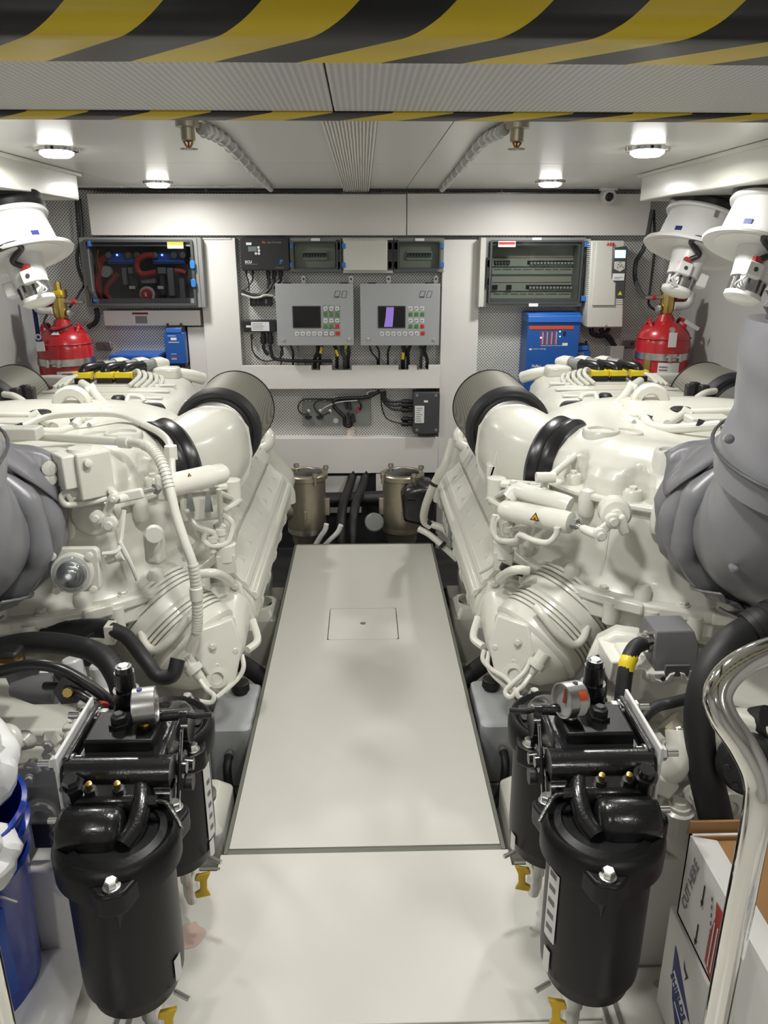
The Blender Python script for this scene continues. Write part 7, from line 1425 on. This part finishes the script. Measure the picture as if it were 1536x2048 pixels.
U, V_ = Vector((0, -1, 0)), ZA     # lettering on the aisle face reads towards the camera
xf = bx0 - 0.0012
lettering('CUT HERE', (xf, 1.025, 0.300), (0, -0.25, 0.97), (0, -0.97, -0.25), 0.036, 'print', A_, squeeze=0.95) if False else lettering('CUT HERE', (xf, 1.128, 0.305), (0, -0.18, 1), (0, 1, 0.18), 0.030, 'print', A_, squeeze=0.95)
for yy, zz in ((1.075, 0.40), (1.075, 0.31)):
    g = G(); g.box((xf, yy, zz), (0.001, 0.003, 0.04)); g.add([(xf - .0005, yy - 0.006, zz - 0.016), (xf - .0005, yy + 0.006, zz - 0.016), (xf - .0005, yy, zz - 0.03)], [(0, 1, 2)]); g.build('arrow', 'ink', A_)
for k in range(9): G().box((xf, 1.045 - k * 0.003, 0.42 - k * 0.015), (0.001, 0.003, 0.008)).build('dash', 'print', A_)
g = G(); pl = [(1.03, 0.43), (0.97, 0.43), (0.965, 0.41), (0.975, 0.38), (0.985, 0.33), (0.985, 0.285), (1.01, 0.275), (1.035, 0.29), (1.035, 0.35), (1.025, 0.40)]
g.add([(xf, y, z) for y, z in pl], [tuple(range(len(pl)))]); g.build('red_flag_print', 'redcable', A_)
for k in range(3): G().box((xf - 0.001, 1.022 - k * 0.012, 0.34), (0.0008, 0.003, 0.10)).build('white_stripe', 'label', A_)
g = G(); g.add([(xf, y, z) for y, z in ((0.97, 0.36), (0.955, 0.36), (0.95, 0.31), (0.965, 0.29), (0.975, 0.31))], [(0, 1, 2, 3, 4)]); g.build('grey_print', 'dgrey', A_)
G().lathe((xf, 0.972, 0.293), -XA, [(0, 0.008), (0.0008, 0.008)], 14).build('blue_print', 'bluelatch', A_)
G().box((xf, 0.945, 0.36), (0.001, 0.003, 0.17)).build('red_rule', 'redcable', A_)
# shield emblem on the lower carton
xb = bx0 - 0.0062
g = G(); pl = [(1.135, 0.215), (1.12, 0.205), (1.045, 0.135), (1.03, 0.105), (1.03, 0.075), (1.045, 0.055), (1.07, 0.05), (1.09, 0.065), (1.115, 0.10), (1.13, 0.15)]
g.add([(xb, y, z) for y, z in pl], [tuple(range(len(pl)))]); em = g.build('shield_emblem', 'navy', B_)
G().prism([(0, 0), (0.105, 0), (0.105, 0.03), (0, 0.03)], (xb - 0.0002, 1.135, 0.137), (0, -1, -0.45), (0, -0.41, 0.91), -0.0006).build('emblem_band', 'label', em)
lettering('SHIELDS', (xb - 0.0012, 1.133, 0.140), (0, -1, -0.45), (0, -0.41, 0.91), 0.026, 'navy', em, squeeze=0.85, bold=0.0006)
G().box((xb - 0.0006, 1.08, 0.095), (0.0006, 0.05, 0.005), Matrix.Rotation(0.42, 3, 'X')).build('emblem_rule', 'label', em)
g = G(); g.add([(xb, y, z) for y, z in ((1.095, 0.225), (1.09, 0.205), (1.078, 0.200), (1.082, 0.185), (1.07, 0.205), (1.085, 0.21))], [(0, 1, 2, 3, 4, 5)]); g.build('logo_mark', 'ink', B_)
# lettering on the near flap of the open carton and on the top of the nearest one
fz = Vector((0, math.cos(-0.22), math.sin(-0.22)))
for i, (tx, x) in enumerate((('GENUINE', 0.665), ('SHIELDS', 0.672))): lettering(tx, Vector((x - 0.02, 0.862 - i * 0.030, 0.4535)) + Vector((0, 0, 0.0035 + (0.018 - 0.017 * 0) * 0 - (0.017 - i * 0.030) * 0.22)), XA, fz, 0.024, 'navy', A_)
for i, tx in enumerate(('THE SHIELDS', 'GENUINE SHI', 'SHIELDS GE', 'GENUINE', 'SHIELDS')):
    lettering(tx, (0.655 + 0.01 * (i % 2), 0.715 - i * 0.034, 0.4008), XA, YA, 0.026, 'navy', C_, bold=0.0008 if i == 3 else 0)
for y0, z0, y1, z1 in ((0.74, 0.33, 0.74, 0.10), (0.74, 0.33, 0.45, 0.33)): G().span((0.5985, min(y0, y1) - 0.002, min(z0, z1) - 0.002), (0.6, max(y0, y1) + 0.002, max(z0, z1) + 0.002)).build('red_border', 'redcable', C_)
for k in range(4): G().box((0.5992, 0.66, 0.29 - k * 0.03), (0.001, 0.10, 0.008)).build('print', 'print', C_)
# white paper beneath the filters' edge
